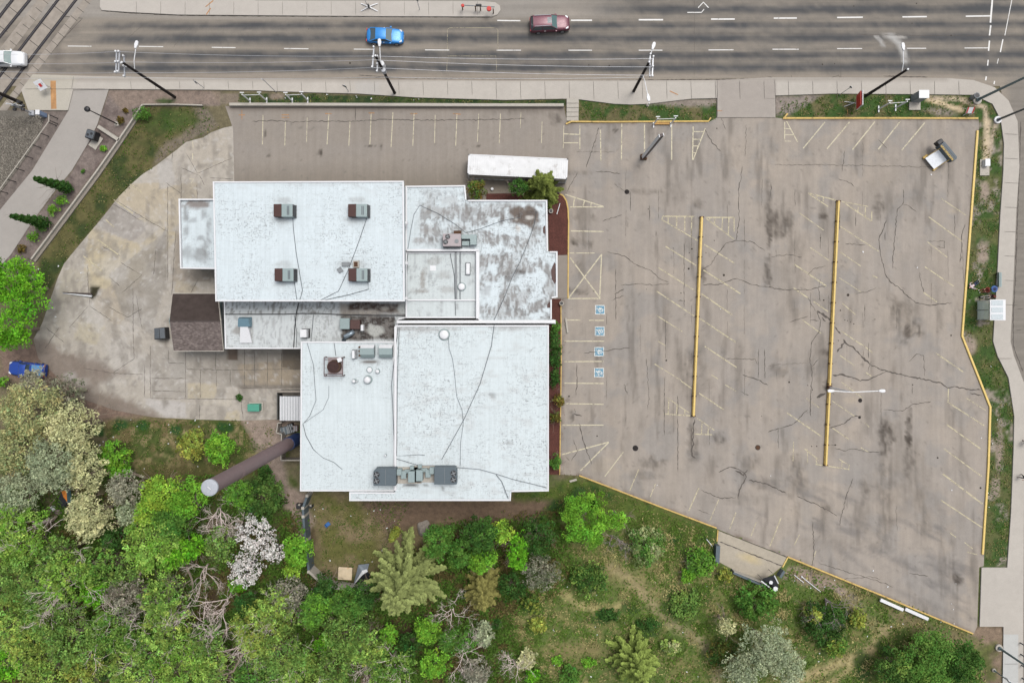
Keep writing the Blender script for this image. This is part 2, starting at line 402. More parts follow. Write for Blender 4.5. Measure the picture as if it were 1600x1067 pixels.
    # left: grass slope, planting bed, ballast
    g = pmask(x, y, GRASS_L, 5, 3)
    lay(pg(96, 92, 56), g); lay(pg(58, 70, 30), g * np.clip((fbm(x, y, 26, 41) - .40) * 5, 0, 1)); lay(pg(62, 86, 34), g * emask(x, y, 265, 190, 50, 22, 0, .5) * .7)
    lay(pg(128, 116, 104), g * pmask(x, y, [(300, 166), (345, 168), (362, 200), (330, 205), (240, 258), (250, 230), (310, 190)], 10, 6) * .8)
    bed = pmask(x, y, [(170, 140), (330, 142), (345, 165), (222, 166), (48, 405), (60, 440), (0, 430), (0, 400), (50, 347), (112, 267), (152, 195)], 3, 1)
    lay(pg(126, 114, 108), bed); lay(pg(100, 88, 84), bed * np.clip((mid - .45) * 5, 0, 1))
    lay(pg(140, 124, 112), pmask(x, y, [(165, 141), (345, 143), (352, 163), (222, 164), (190, 175)], 5, 3) * .8); lay(dgr, emask(x, y, 258, 158, 20, 5, 0, .5) * .9)
    lay(pg(118, 108, 102), pmask(x, y, [(-80, 170), (110, 172), (50, 268), (-60, 420)], 4, 1))
    # north verge strips
    v = pmask(x, y, [(345, 145), (885, 156), (885, 166), (345, 163)], 2, 1)
    lay(pg(78, 84, 50), v); lay(pg(46, 66, 28), v * np.clip((sm - .4) * 6, 0, 1)); lay(pg(140, 126, 112), v * emask(x, y, 432, 150, 14, 8, 0, .4)); lay(pg(130, 118, 104), v * (x < 372))
    for poly in ([(903, 154), (962, 162), (1010, 162), (1082, 154), (1121, 152), (1121, 192), (903, 192)], [(1210, 148), (1300, 145), (1445, 146), (1540, 148), (1570, 170), (1570, 186), (1530, 188), (1210, 186)]):
        v = pmask(x, y, poly, 2, 1); lay(pg(104, 98, 66), v); lay(pg(58, 84, 34), v * np.clip((fbm(x, y, 16, 51) - .38) * 6, 0, 1))
    lay(pg(140, 130, 120), pmask(x, y, [(1000, 160), (1090, 152), (1121, 153), (1121, 165), (1060, 168)], 5, 4)); lay(pg(140, 130, 122), pmask(x, y, [(1210, 150), (1290, 148), (1255, 165), (1235, 180), (1210, 182)], 6, 4))
    lay(pg(140, 130, 118), emask(x, y, 1470, 175, 30, 8, 8)); lay(pg(204, 184, 152), np.clip(1.4 - dline(x, y, [(1450, 155), (1475, 163), (1503, 172)]) / 4, 0, 1)); lay(pg(190, 172, 148), np.clip(1.4 - dline(x, y, [(1455, 153), (1500, 155), (1540, 168), (1543, 215)]) / 3.5, 0, 1))
    # east verge
    e = pmask(x, y, [(1528, 190), (1566, 190), (1567, 267), (1558, 420), (1551, 533), (1575, 590), (1585, 640), (1580, 800), (1574, 885), (1534, 886), (1546, 640), (1502, 525), (1515, 380), (1526, 230)], 3, 1)
    lay(pg(92, 96, 56), e); lay(pg(60, 84, 34), e * np.clip((fbm(x, y, 22, 61) - .40) * 6, 0, 1)); lay(pg(150, 140, 128), e * np.clip((fbm(x, y, 18, 71) - .60) * 9, 0, 1))
    for cx, cy, rx, ry in [(1539, 300, 10, 22), (1537, 395, 12, 26), (1515, 540, 14, 22), (1562, 705, 8, 44), (1556, 760, 9, 22)]: lay(pg(152, 138, 124), e * emask(x, y, cx, cy, rx, ry, 0, .5))
    lay(pg(202, 184, 156), np.clip(1.5 - dline(x, y, [(1543, 190), (1541, 255), (1540, 268)]) / 5, 0, 1)); lay(pg(186, 170, 148), np.clip(1.4 - dline(x, y, [(1556, 192), (1545, 245)]) / 3, 0, 1))
    lay(pg(134, 116, 98), pmask(x, y, [(1526, 978), (1568, 978), (1566, 1090), (1530, 1090), (1545, 1010), (1515, 992)], 5, 4)); lay(pg(96, 100, 56), pmask(x, y, [(1530, 1010), (1560, 1000), (1560, 1080), (1540, 1080)], 8, 6) * np.clip((mid - .4) * 4, 0, 1))
    lay(pg(110, 56, 50), pmask(x, y, [(858, 460), (878, 465), (875, 742), (858, 740)], 1, 0)); lay(pg(150, 134, 120), pmask(x, y, [(1232, 884), (1262, 890), (1300, 905), (1340, 935), (1280, 920), (1225, 905)], 8, 5))
    return np.clip(col, .01, .9)

gx = np.concatenate([np.arange(-220, -66, 8.0), np.arange(-66, 66.1, .26), np.arange(74, 221, 8.0)])
gy = np.concatenate([np.arange(-200, -48, 8.0), np.arange(-48, 42.1, .26), np.arange(50, 201, 8.0)])
X, Y = np.meshgrid(gx, gy); nx_, ny_ = len(gx), len(gy)
I = np.arange(nx_ * ny_).reshape(ny_, nx_)
F = np.stack([I[:-1, :-1], I[:-1, 1:], I[1:, 1:], I[1:, :-1]], -1).reshape(-1, 4)
px_, py_ = X.ravel() / S + NX, NY - Y.ravel() / S
Z = (fbm(px_, py_, 40, 91, 3) - .5) * .10
soft_ = np.clip((py_ - 790) / 60, 0, 1) * (1 - pmask(px_, py_, [(880, 730), (1125, 815), (1240, 860), (1640, 1030), (1640, 500), (880, 500)], 20))
Z = -0.02 + Z * soft_ - .03 * (soft_ <= 0)
np_mesh('ground', np.stack([X.ravel(), Y.ravel(), Z], 1), F, M['terrain'], terrain_col(px_, py_), smooth=True)['kind'] = 'structure'

# ---- parking lot
STAINS = [  # cx, cy, rx, ry, darkness, sharp
    (1202, 345, 4, 55, .42), (1218, 350, 16, 22, .40), (1199, 428, 6, 20, .45), (1233, 350, 7, 20, .22), (1284, 338, 7, 5, .8), (1372, 325, 8, 18, .35), (1412, 490, 24, 30, .22), (1400, 478, 9, 18, .32), (1425, 515, 15, 12, .42),
    (1384, 680, 13, 24, .48), (1420, 672, 5, 34, .62), (1420, 720, 8, 26, .35), (1400, 760, 40, 60, .14), (1382, 800, 16, 60, .18), (1352, 760, 8, 14, .25), (1246, 750, 14, 34, .28), (1082, 690, 8, 26, .35), (1087, 714, 9, 9, .30),
    (1122, 684, 9, 10, .38), (1018, 724, 18, 10, .32), (1010, 742, 25, 7, .18), (1172, 722, 12, 14, .25), (898, 378, 7, 6, .42), (917, 381, 9, 6, .38), (900, 340, 5, 5, .3), (926, 340, 4, 5, .3), (961, 203, 4, 7, .55), (868, 186, 9, 9, .35), (880, 172, 14, 8, .2),
    (1098, 428, 6, 10, .42), (1412, 535, 6, 5, .3), (1293, 603, 6, 8, .6), (1290, 550, 8, 7, .4), (1216, 580, 12, 10, .3), (1270, 580, 12, 14, .12), (1496, 905, 9, 8, .75), (1490, 890, 3, 16, .35), (1292, 795, 6, 7, .3), (1460, 815, 30, 40, .1), (1320, 850, 60, 12, .12),
    (1150, 780, 40, 9, .12), (1080, 560, 10, 14, .22), (1075, 600, 14, 26, .14), (1100, 590, 7, 24, .18), (905, 455, 14, 6, .28), (885, 452, 9, 6, .5), (893, 650, 4, 9, .4), (1110, 600, 6, 10, .2), (820, 175, 40, 5, .16), (900, 270, 30, 4, .2), (1005, 300, 26, 5, .2),
    (415, 208, 2, 5, .5), (420, 243, 3, 3, .4), (500, 238, 4, 6, .7), (580, 229, 6, 2, .8), (596, 229, 3, 4, .4), (747, 229, 5, 2, .5), (1290, 480, 16, 26, .1), (1052, 300, 18, 18, .1), (1092, 320, 8, 8, .3), (1195, 905 - 150, 26, 8, .2)]
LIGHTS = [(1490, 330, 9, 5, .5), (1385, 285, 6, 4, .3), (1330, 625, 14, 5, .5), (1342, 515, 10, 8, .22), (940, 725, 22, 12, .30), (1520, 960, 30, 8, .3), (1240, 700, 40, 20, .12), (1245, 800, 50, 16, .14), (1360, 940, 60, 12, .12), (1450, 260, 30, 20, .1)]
seam_r = random.Random(3)
SEAMS = [(870 + 26.5 * i + seam_r.uniform(-3, 3), seam_r.uniform(200, 330), seam_r.uniform(430, 800)) for i in range(25)]
def lot_col(x, y):
    base = np.array(ph(182, 172, 161)); n1 = fbm(x, y * .55, 46, 101); n2 = fbm(x, y, 15, 111); n3 = fbm(x * 1.6, y * .22, 16, 121)
    warm = np.clip((n1 - .5) * 3.2, -1, 1)
    col = base[None] * (1 + .06 * warm[:, None] * np.array([1.1, .8, .35])[None] + .13 * (n2 - .5)[:, None] + .15 * (n3 - .5)[:, None])
    # paving lanes with slightly different greys
    ln = np.floor((x + 6 * (fbm(x * .1, y, 90, 5) - .5)) / 26.5); col = col * (1 + .05 * (vnoise(ln * 1.7 + .5, y * 0 + .5, 9) - .5))[:, None]
    blue = np.clip((fbm(x, y, 34, 131) - .53) * 7, 0, 1); col = mixc(col, ph(158, 156, 154), blue * .40)
    # north strip darker, newer asphalt
    ns = pmask(x, y, [(352, 160), (884, 160), (900, 200), (880, 300), (700, 320), (360, 300), (362, 190)], 10, 3)
    col = mixc(col, ph(168, 159, 149), ns * .8); g = ns * np.clip((y - 250) / 40, 0, 1); col = mixc(col, ph(142, 132, 119), g * .7)
    col = mixc(col, ph(120, 106, 98), ns * np.clip((176 - y) / 10, 0, 1) * .7); col = mixc(col, ph(172, 164, 156), ns * np.clip(1 - np.abs(y - 232) / 13, 0, 1) * np.clip(fbm(x, y * 3, 60, 9) * 2 - .4, 0, 1) * .5)
    for cx, cy, rx, ry, a in STAINS:
        m = (np.abs(x - cx) < rx * 2.2) & (np.abs(y - cy) < ry * 2.2)
        if m.any():
            xm, ym = x[m], y[m]; k = emask(xm, ym, cx, cy, rx * 1.3, ry * 1.3, 0, .55, 1.2, 7) * min(1, a * 1.75) * np.clip(.25 + 1.9 * (fbm(xm * 1.5, ym * .35, 5, 171) - .22) , .1, 1.1) * np.clip(.5 + 1.1 * fbm(xm, ym, 4, 181, 2), .5, 1.1); k = np.clip(k * .88, 0, .9); c = np.array(ph(70, 61, 53)); col[m] = col[m] * (1 - k[:, None]) + c[None] * k[:, None]
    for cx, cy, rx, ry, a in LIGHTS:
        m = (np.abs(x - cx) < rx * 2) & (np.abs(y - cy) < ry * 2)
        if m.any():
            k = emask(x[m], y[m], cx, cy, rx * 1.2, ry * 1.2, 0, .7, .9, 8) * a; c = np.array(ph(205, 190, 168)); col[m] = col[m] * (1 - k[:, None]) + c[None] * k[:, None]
    # streaky dark run-off wear low on the right
    w = pmask(x, y, [(1100, 740), (1300, 760), (1530, 800), (1525, 970), (1380, 920), (1240, 850)], 50, 10)
    st = fbm(x * .35 + y * .9 * 0, y + x * -.42, 16, 141); col = mixc(col, ph(128, 124, 122), w * np.clip((st - .54) * 5, 0, 1) * .6)
    st = fbm(x, y * .16, 13, 151); col = mixc(col, ph(120, 112, 104), np.clip((st - .60) * 6, 0, 1) * .5 * (x > 880)); st = fbm(x * 1.3, y * .5, 26, 191); col = mixc(col, ph(142, 135, 127), np.clip((st - .60) * 7, 0, 1) * .26 * (x > 880)); st = fbm(x, y, 5, 195, 2); col = mixc(col, ph(118, 112, 106), np.clip((st - .78) * 9, 0, 1) * .4)
    # debris along the kerbs
    for pts, s_ in (([(905, 743), (1120, 826), (1232, 871), (1521, 991)], 7), ([(1529, 204), (1505, 525), (1549, 636), (1537, 866)], 5), ([(886, 193), (1108, 192)], 4), ([(1226, 187), (1529, 187)], 4), ([(876, 470), (875, 742)], 8)):
        k = np.clip(1 - dline(x, y, pts) / s_, 0, 1) * np.clip((fbm(x, y, 10, 161) - .3) * 2.5, 0, 1); col = mixc(col, ph(112, 92, 82), k * .75)
    col = mixc(col, ph(178, 168, 154), np.clip(1 - np.abs(y - 176) / 10, 0, 1) * (x > 1118) * (x < 1212) * .8)
    return col
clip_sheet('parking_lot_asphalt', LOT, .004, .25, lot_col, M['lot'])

# ---- concrete service yard
YPATCH = [([(258, 285), (283, 290), (283, 348), (262, 362), (232, 345), (178, 312), (205, 288)], (208, 192, 162)), ([(283, 287), (308, 285), (308, 322), (290, 346), (283, 350)], (204, 190, 165)),
          ([(175, 315), (222, 338), (228, 360), (205, 380), (150, 352)], (178, 170, 162)), ([(140, 355), (220, 382), (262, 345), (210, 340), (280, 365), (235, 430), (188, 470), (130, 425)], (212, 196, 162)),
          ([(138, 380), (190, 402), (222, 430), (190, 452), (137, 450)], (216, 200, 164)), ([(294, 222), (348, 197), (364, 247), (310, 272), (290, 240)], (204, 193, 176)), ([(245, 254), (268, 247), (274, 290), (250, 296)], (206, 200, 192)),
          ([(190, 430), (222, 450), (232, 470), (180, 510), (145, 478), (160, 455)], (196, 182, 160)), ([(75, 480), (130, 430), (140, 480), (150, 505), (90, 545)], (194, 184, 168)), ([(100, 415), (138, 430), (110, 470), (90, 470)], (200, 190, 170)),
          ([(125, 500), (165, 510), (150, 540), (115, 530)], (206, 194, 166)), ([(170, 430), (195, 410), (262, 360), (260, 440), (236, 520), (195, 500)], (172, 164, 152)), ([(243, 385), (262, 350), (245, 440)], (160, 152, 142)),
          ([(275, 360), (330, 420), (330, 440), (270, 440)], (178, 164, 146)), ([(276, 438), (310, 448), (300, 462), (272, 456)], (200, 186, 160)), ([(230, 623), (290, 628), (292, 652), (260, 652), (228, 632)], (214, 208, 202)), ([(262, 560), (290, 565), (290, 590), (268, 590)], (200, 198, 192)),
          ([(310, 625), (362, 624), (362, 634), (312, 632)], (218, 208, 190)), ([(235, 540), (352, 550), (352, 622), (236, 622)], (184, 176, 164)), ([(352, 550), (480, 550), (480, 605), (352, 605)], (174, 166, 154)), ([(292, 598), (340, 600), (336, 622), (294, 622)], (212, 198, 168)),
          ([(355, 645), (372, 640), (376, 656), (350, 656)], (214, 200, 168)), ([(370, 570), (470, 560), (470, 600), (380, 602)], (184, 166, 140))]
YJOINT = [[(258, 285), (283, 303), (283, 350)], [(308, 288), (308, 322), (290, 346)], [(283, 272), (283, 350)], [(178, 312), (232, 345), (262, 362)], [(175, 318), (222, 346)], [(291, 240), (309, 271), (363, 247)], [(269, 237), (269, 250)],
          [(137, 415), (138, 447), (140, 478)], [(140, 478), (176, 502)], [(170, 432), (188, 448)], [(188, 410), (222, 430), (190, 458)], [(138, 478), (108, 512)], [(92, 512), (70, 545)], [(72, 512), (100, 535)], [(160, 385), (188, 400)],
          [(262, 290), (262, 440)], [(208, 450), (208, 520)], [(222, 482), (200, 496), (170, 480)], [(243, 390), (240, 430)], [(213, 462), (222, 515)], [(275, 360), (272, 400), (270, 440), (268, 462)], [(310, 436), (298, 458)], [(328, 278), (364, 280)], [(283, 262), (312, 275), (320, 290)],
          [(235, 540), (235, 622)], [(290, 550), (290, 622)], [(235, 622), (382, 624)], [(290, 577), (382, 578)], [(337, 550), (337, 578)], [(382, 545), (382, 604)], [(313, 578), (313, 622)], [(338, 578), (338, 604)], [(360, 578), (360, 602)], [(236, 591), (290, 591)], [(236, 610), (290, 612)], [(263, 546), (263, 567), (290, 568)],
          [(226, 570), (226, 620)], [(375, 606), (480, 605)], [(176, 583), (224, 585)], [(380, 655), (374, 610)], [(312, 632), (312, 655)], [(208, 520), (210, 560), (176, 583)], [(130, 575), (176, 583)], [(398, 550), (398, 604)], [(418, 550), (418, 604)], [(440, 550), (440, 604)], [(382, 578), (470, 576)]]
def yard_col(x, y):
    n1 = fbm(x, y, 30, 201); n2 = fbm(x, y, 10, 211); n3 = fbm(x, y, 5, 231, 2)
    col = np.array(ph(202, 194, 182))[None] * (1 + .22 * (n1 - .5)[:, None] + .24 * (n2 - .5)[:, None])
    for poly, c in YPATCH:
        m = pmask(x, y, poly, 1.6, 0); g_ = sum(c) / 3; col = mixc(col, ph(*[g_ + (v - g_) * .85 for v in c]), m * .8) * (1 + (m * .06 * (n2 - .5))[:, None])
    sp = pmask(x, y, [(150, 400), (262, 330), (275, 440), (262, 620), (120, 590), (80, 540)], 60, 8); col = mixc(col, ph(208, 203, 196), sp * np.clip((n1 - .45) * 5, 0, 1) * .6)
    col = mixc(col, ph(146, 139, 130), np.clip((n2 - .57) * 6, 0, 1) * .55); col = mixc(col, ph(150, 143, 134), np.clip((fbm(x * 1.4, y * .6, 18, 245) - .55) * 7, 0, 1) * .5); col = mixc(col, ph(222, 218, 212), np.clip((n3 - .68) * 8, 0, 1) * .5)
    edge = pmask(x, y, [(40, 520), (90, 545), (150, 565), (195, 580), (150, 600), (120, 596), (175, 618), (230, 640), (260, 655), (200, 670), (40, 640)], 14, 10)
    col = mixc(col, ph(142, 127, 116), edge * .8); col = mixc(col, ph(190, 182, 176), emask(x, y, 110, 588, 14, 10, 0, .5))
    col = mixc(col, ph(112, 100, 88), np.clip(1 - dline(x, y, [(375, 605), (475, 604)]) / 5, 0, 1) * .7)
    col = mixc(col, ph(90, 84, 74), emask(x, y, 258, 530, 14, 8, 0, .6) * .5 + emask(x, y, 240, 520, 12, 16, 0, .6) * .2)
    col = mixc(col, ph(64, 60, 40), pmask(x, y, [(141, 448), (158, 447), (146, 468), (141, 466)], 3, 1)); col = mixc(col, ph(108, 92, 80), pmask(x, y, [(355, 545), (372, 545), (372, 562), (355, 562)], 1, 0) * .9)
    col = mixc(col, ph(100, 90, 78), pmask(x, y, [(440, 545), (470, 545), (470, 578), (440, 575)], 1, 0) * .7)
    return col
clip_sheet('service_yard_concrete', YARD, .008, .24, yard_col, M['yard'])

# ---- road with wheel tracks
def road_col(x, y):
    n = fbm(x * .12, y, 9, 301); n2 = fbm(x * .3, y, 24, 311); n3 = fbm(x, y, 7, 321, 2)
    lt, dk = np.array(ph(168, 158, 145)), np.array(ph(90, 91, 93))
    t = np.zeros(len(x)); xs = (x - 800) / 800; wob = 3 * (n - .5)
    off = -1.5 * xs * np.abs(xs)
    for yc, w, a in ((40, 7.0, .80), (60, 8.5, .88), (87, 8.0, .85), (106, 8.0, .92)):
        t = np.maximum(t, a * np.exp(-((y + wob - yc - off) / w) ** 2))
    rt = 1 / (1 + np.exp(-(x - 860) / 40.0))
    t = np.maximum(t, rt * .88 * np.exp(-((y + wob - 15) / 9.5) ** 2)); t = np.maximum(t, rt * .5 * np.exp(-((y + wob + 3) / 5) ** 2))
    t = np.maximum(t, rt * .30 * (y < 118)); t = np.maximum(t, rt * .38 * np.exp(-((y - 50) / 16) ** 2)); t = np.maximum(t, .22 * np.exp(-((y - 52) / 12) ** 2)); t = np.maximum(t, .4 * np.exp(-((y - 97) / 11) ** 2))
    lft = 1 / (1 + np.exp(-(x - 150 - (80 - y) * .3) / 12.0)); t = t * (.35 + .65 * lft)
    t = np.clip(t * (.82 + .5 * n2) + .26 * (n3 - .5) * (t > .2) + .2 * np.clip((fbm(x * .5, y, 12, 345) - .5) * 3, -1, 1) * (t > .3) + .25 * np.clip((fbm(x * .2, y, 10, 341) - .6) * 4, 0, 1), 0, 1)
    col = lt[None] * (1 - t[:, None]) + dk[None] * t[:, None]
    col = mixc(col, ph(176, 164, 150), np.clip(1 - np.abs(y - 118.5) / 4, 0, 1) * .6 * (x < 1500)); col = mixc(col, ph(170, 164, 156), np.clip((32 - y) / 6, 0, 1) * (x < 1000) * np.clip((1000 - x) / 130, 0, 1) * .9)
    col = mixc(col, ph(178, 168, 156), emask(x, y, 890, 18, 60, 22, 0, .8) * .5)
    # right-hand side street
    s_ = pmask(x, y, [(1575, 125), (1700, 60), (1700, 1100), (1570, 1100), (1570, 545)], 14, 2); col = mixc(col, ph(150, 143, 134), s_)
    col = mixc(col, ph(186, 182, 176), emask(x, y, 1395, 57, 30, 3, 2, .4, .8)); col = mixc(col, ph(198, 196, 192), np.clip(1.4 - dline(x, y, [(1392, 57), (1405, 68), (1412, 82), (1414, 95)]) / (5), 0, 1) * np.clip(n3 * 2.2, .3, 1)); col = mixc(col, ph(198, 196, 192), np.clip(1.3 - dline(x, y, [(1368, 58), (1375, 62), (1380, 72)]) / 3, 0, 1) * .8)
    # crossing with the rails: dark patches of bitumen between the panels
    z_ = pmask(x, y, [(0, 20), (135, 28), (100, 95), (60, 118), (0, 118)], 20, 8); col = mixc(col, ph(128, 120, 112), z_ * np.clip((fbm(x, y, 22, 351) - .42) * 4, 0, 1) * .7)
    return col
ROAD = [(-200, -160), (1800, -160), (1800, 1250), (1566, 1250), (1566, 990), (1575, 800), (1575, 560), (1545, 480), (1560, 400), (1570, 140), (1530, 122), (1200, 118), (150, 116), (50, 116), (-200, 470), (-200, 100)]
clip_sheet('road', [(-200, -160), (1800, -160), (1800, 135), (-200, 135)], .004, .34, road_col, M['road'])
clip_sheet('side_street', [(1562, 135), (1800, 135), (1800, 1250), (1582, 1250), (1582, 990), (1588, 800), (1592, 720), (1594, 650), (1580, 590), (1564, 540), (1572, 420), (1578, 300), (1580, 200)], .004, .5, road_col, M['road'])

# ---- pavements (raised kerb)
def walk_col(x, y):
    n = fbm(x, y, 30, 401); n2 = fbm(x, y, 8, 411)
    sl = vnoise(np.floor(x / 38) + .5, np.floor(y / 60) + .5, 77)
    col = np.array(ph(209, 202, 192))[None] * (1 + .10 * (n - .5)[:, None] + .07 * (n2 - .5)[:, None] + .07 * (sl - .5)[:, None])
    k = np.clip(1 - np.abs(y - 124.5) / 4, 0, 1) * (x < 1480); col = mixc(col, ph(150, 140, 128), k * .5)
    col = mixc(col, ph(168, 158, 150), pmask(x, y, [(1120, 126), (1212, 126), (1212, 186), (1120, 186)], 6, 2) * .6); col = mixc(col, ph(206, 202, 196), pmask(x, y, [(558, 126), (596, 127), (596, 152), (556, 150)], 1, 0) * .6)
    col = mixc(col, ph(206, 200, 190), emask(x, y, 1070, 148, 16, 8, 0, .5) * .7); col = mixc(col, ph(208, 202, 184), pmask(x, y, [(34, 115), (118, 115), (107, 174), (45, 174)], 2, 0) * .5)
    col = mixc(col, ph(172, 164, 156), pmask(x, y, [(1540, 545), (1620, 545), (1620, 880), (1540, 880)], 20, 3) * .0)
    return col
WALK = [(52, 117), (150, 120), (400, 124), (800, 127), (1120, 126), (1200, 122), (1300, 122), (1480, 123), (1520, 126), (1553, 137), (1575, 158), (1589, 190), (1592, 260), (1587, 330), (1583, 430), (1578, 533), (1583, 555), (1600, 600), (1606, 640), (1604, 720), (1599, 800), (1597, 1100), (1567, 1100), (1567, 978),
        (1530, 978), (1533, 886), (1573, 886), (1579, 800), (1583, 700), (1584, 650), (1575, 590), (1558, 556), (1551, 533), (1558, 420), (1562, 340), (1567, 267), (1568, 225), (1563, 188), (1550, 163), (1520, 149), (1450, 148), (1300, 147), (1211, 150), (1211, 184), (1120, 184), (1120, 154), (1080, 155), (1012, 163),
        (985, 164), (960, 163), (905, 156), (880, 155), (790, 157), (650, 153), (560, 147), (480, 145), (400, 142), (330, 141), (165, 140), (115, 141), (107, 173), (45, 173), (34, 141)]
clip_sheet('pavement', WALK, .11, .5, walk_col, M['walk'], thick=.14, zh=.0)
clip_sheet('traffic_island', [(158, -60), (157, 12), (160, 17), (200, 20), (280, 24), (400, 25), (600, 26.5), (768, 27), (777, 24), (782, 17), (781, 10), (774, 5), (755, 3), (400, 2), (380, -60)], .13, .5,
           lambda x, y: np.array(ph(212, 205, 196))[None] * (1 + .1 * (fbm(x, y, 30, 5) - .5)[:, None] + .06 * (vnoise(np.floor(x / 38) + .5, y * 0 + .5, 4) - .5)[:, None]), M['walk'], thick=.16, zh=0)
clip_sheet('white_walkway', [(1567, 990), (1590, 990), (1590, 1100), (1565, 1100)], .122, 1.0, lambda x, y: np.array(ph(214, 214, 210))[None] * np.ones((len(x), 1)), M['walk'], zh=0)
clip_sheet('shared_path', PATH, .012, .4, lambda x, y: np.array(ph(190, 184, 177))[None] * (1 + .12 * (fbm(x, y, 40, 6) - .5)[:, None] + .05 * (fbm(x, y, 8, 8) - .5)[:, None]), M['walk'])
clip_sheet('ballast_gravel', [(-120, 173), (20, 173), (70, 178), (62, 215), (20, 275), (-60, 380), (-120, 420)], .012, .35, lambda x, y: np.array(ph(136, 130, 120))[None] * (1 + .3 * (fbm(x, y, 20, 6) - .5)[:, None] + .3 * (fbm(x, y, 5, 8) - .5)[:, None]), M['gravel'])
def bed_col(x, y): return np.array(ph(104, 64, 56))[None] * (1 + .5 * (fbm(x, y, 9, 6) - .5)[:, None])
clip_sheet('red_paving', [(760, 303), (872, 302), (880, 308), (886, 320), (888, 345), (887, 398), (858, 400), (856, 318), (760, 318)], .10, .35, bed_col, M['gravel'], thick=.1, zh=0)
clip_sheet('planting_bed', [(854, 467), (876.5, 467), (876.5, 560), (875.5, 640), (874, 741), (854, 741)], .03, .35, bed_col, M['gravel'])
clip_sheet('entrance_apron', [(871, 399), (887, 399), (887, 466), (871, 466)], .10, .4, lambda x, y: np.array(ph(168, 158, 148))[None] * (1 + .1 * (fbm(x, y, 9, 6) - .5)[:, None]), M['walk'], thick=.1, zh=0)
clip_sheet('loading_ramp', [(1123, 829), (1230, 871), (1222, 884), (1208, 896), (1190, 906), (1143, 888), (1124, 878), (1121, 850)], .02, .3,
           lambda x, y: mixc(np.array(ph(196, 186, 168))[None] * (1 + .16 * (fbm(x, y, 18, 6) - .5)[:, None]), ph(220, 202, 158), emask(x, y, 1172, 872, 26, 9, 20, .7) * .8), M['yard'])
# ============================================================ MARKINGS, CRACKS, RAILS, KERBS
def strips(name, items, z, mtl, jit=0.0, parent=None, kind='structure', step=None, wv=0.0):
    """flat ribbons on the ground: items = (points in photo px, width in px)"""
    mb = MB(); r = random.Random(hash(name) % 1000 if False else len(items) * 13 + 5)
    for n_, (pts, w) in enumerate(items):
        p = [Vector((a, b)) for a, b in pts]
        if jit:
            q = [p[0]]
            for a, b in zip(p[:-1], p[1:]):
                L = (b - a).length; k = max(1, int(L / 3.2)); nrm = Vector((-(b - a).y, (b - a).x)).normalized()
                for i in range(1, k + 1):
                    q.append(a.lerp(b, i / k) + nrm * r.uniform(-jit, jit) * (1 if i < k else .3))
            p = q
        vs_ = []
        for i, a in enumerate(p):
            d = (p[min(i + 1, len(p) - 1)] - p[max(i - 1, 0)]).normalized(); nrm = Vector((-d.y, d.x))
            ww = w / 2 * (1 + (r.uniform(-wv, wv) if wv else 0))
            if jit and (i == 0 or i == len(p) - 1): ww *= .3
            for s_ in (1, -1): c = a + nrm * ww * s_; v = W(c.x, c.y, 0); vs_.append((v.x, v.y, z + n_ * .00002))
        mb.add(vs_, [(2 * i, 2 * i + 1, 2 * i + 3, 2 * i + 2) for i in range(len(p) - 1)])
    o = mb.build(name, mtl, parent)
    for pg in o.data.polygons:
        if pg.normal.z < 0: pg.flip()
    if parent is None and kind: o['kind'] = kind
    return o
def dashes(y0, y1, xs, w=1.7, ln=37): return [([(x, y0 + (y1 - y0) * x / 1600), (x + ln, y0 + (y1 - y0) * (x + ln) / 1600)], w) for x in xs]
LL = [([(106, 72.5), (143, 72.8)], 1.6), ([(217, 73), (255, 73.5)], 1.6), ([(331, 74.5), (368, 75)], 1.6), ([(444, 76.3), (482, 76.8)], 1.6), ([(553, 77.3), (583, 77.6)], 1.6), ([(664, 78.5), (702, 78.8)], 1.7), ([(776, 79), (814, 79)], 1.8),
      ([(888, 79), (925, 79)], 1.8), ([(998, 79), (1035, 79)], 1.8), ([(1107, 78.6), (1146, 78.4)], 1.8), ([(1207, 77.5), (1248, 77.5)], 1.8), ([(1308, 76.5), (1347, 76.4)], 1.7), ([(1417, 76), (1447, 76)], 1.7), ([(1507, 75.6), (1544, 75.4)], 1.7),
      ([(777, 32.5), (813, 33)], 2.4), ([(892, 32.3), (925, 32.3)], 3), ([(998, 31.5), (1036, 31.4)], 3.2), ([(1111, 30.5), (1148, 30.4)], 3), ([(1209, 29), (1245, 28.8)], 2.8), ([(1308, 28), (1348, 27.5)], 2.8), ([(1410, 27), (1448, 26.6)], 2.8), ([(1509, 26), (1547, 25.4)], 2.8),
      ([(1550.5, 0), (1547.5, 36)], 3.6), ([(1548, 40), (1546, 56)], 3.2), ([(1546, 64), (1544.5, 80)], 3.0), ([(1544, 94), (1543, 103)], 2.6), ([(1541, 120), (1540, 126)], 3.0), ([(1581, 0), (1570, 56)], 1.6), ([(1567, 62), (1563, 82)], 2.6), ([(1560, 92), (1558, 100)], 1.6), ([(1554, 127), (1553, 132)], 2.6),
      ([(1074, 20), (1096, 20), (1100, 15)], 1.8), ([(1091, 12.5), (1099, 4), (1107, 12.5)], 2.2)]
strips('lane_markings', [(p, w * .72) for p, w in LL], .009, M['white_line'])
strips('detector_loop_saw_cuts', [([(699, 80), (699, 46), (703, 44), (774, 44), (778, 47), (778, 80)], .5), ([(698, 112), (699, 88), (775, 88), (776, 112)], .5)], .009, M['yellow_faint'])
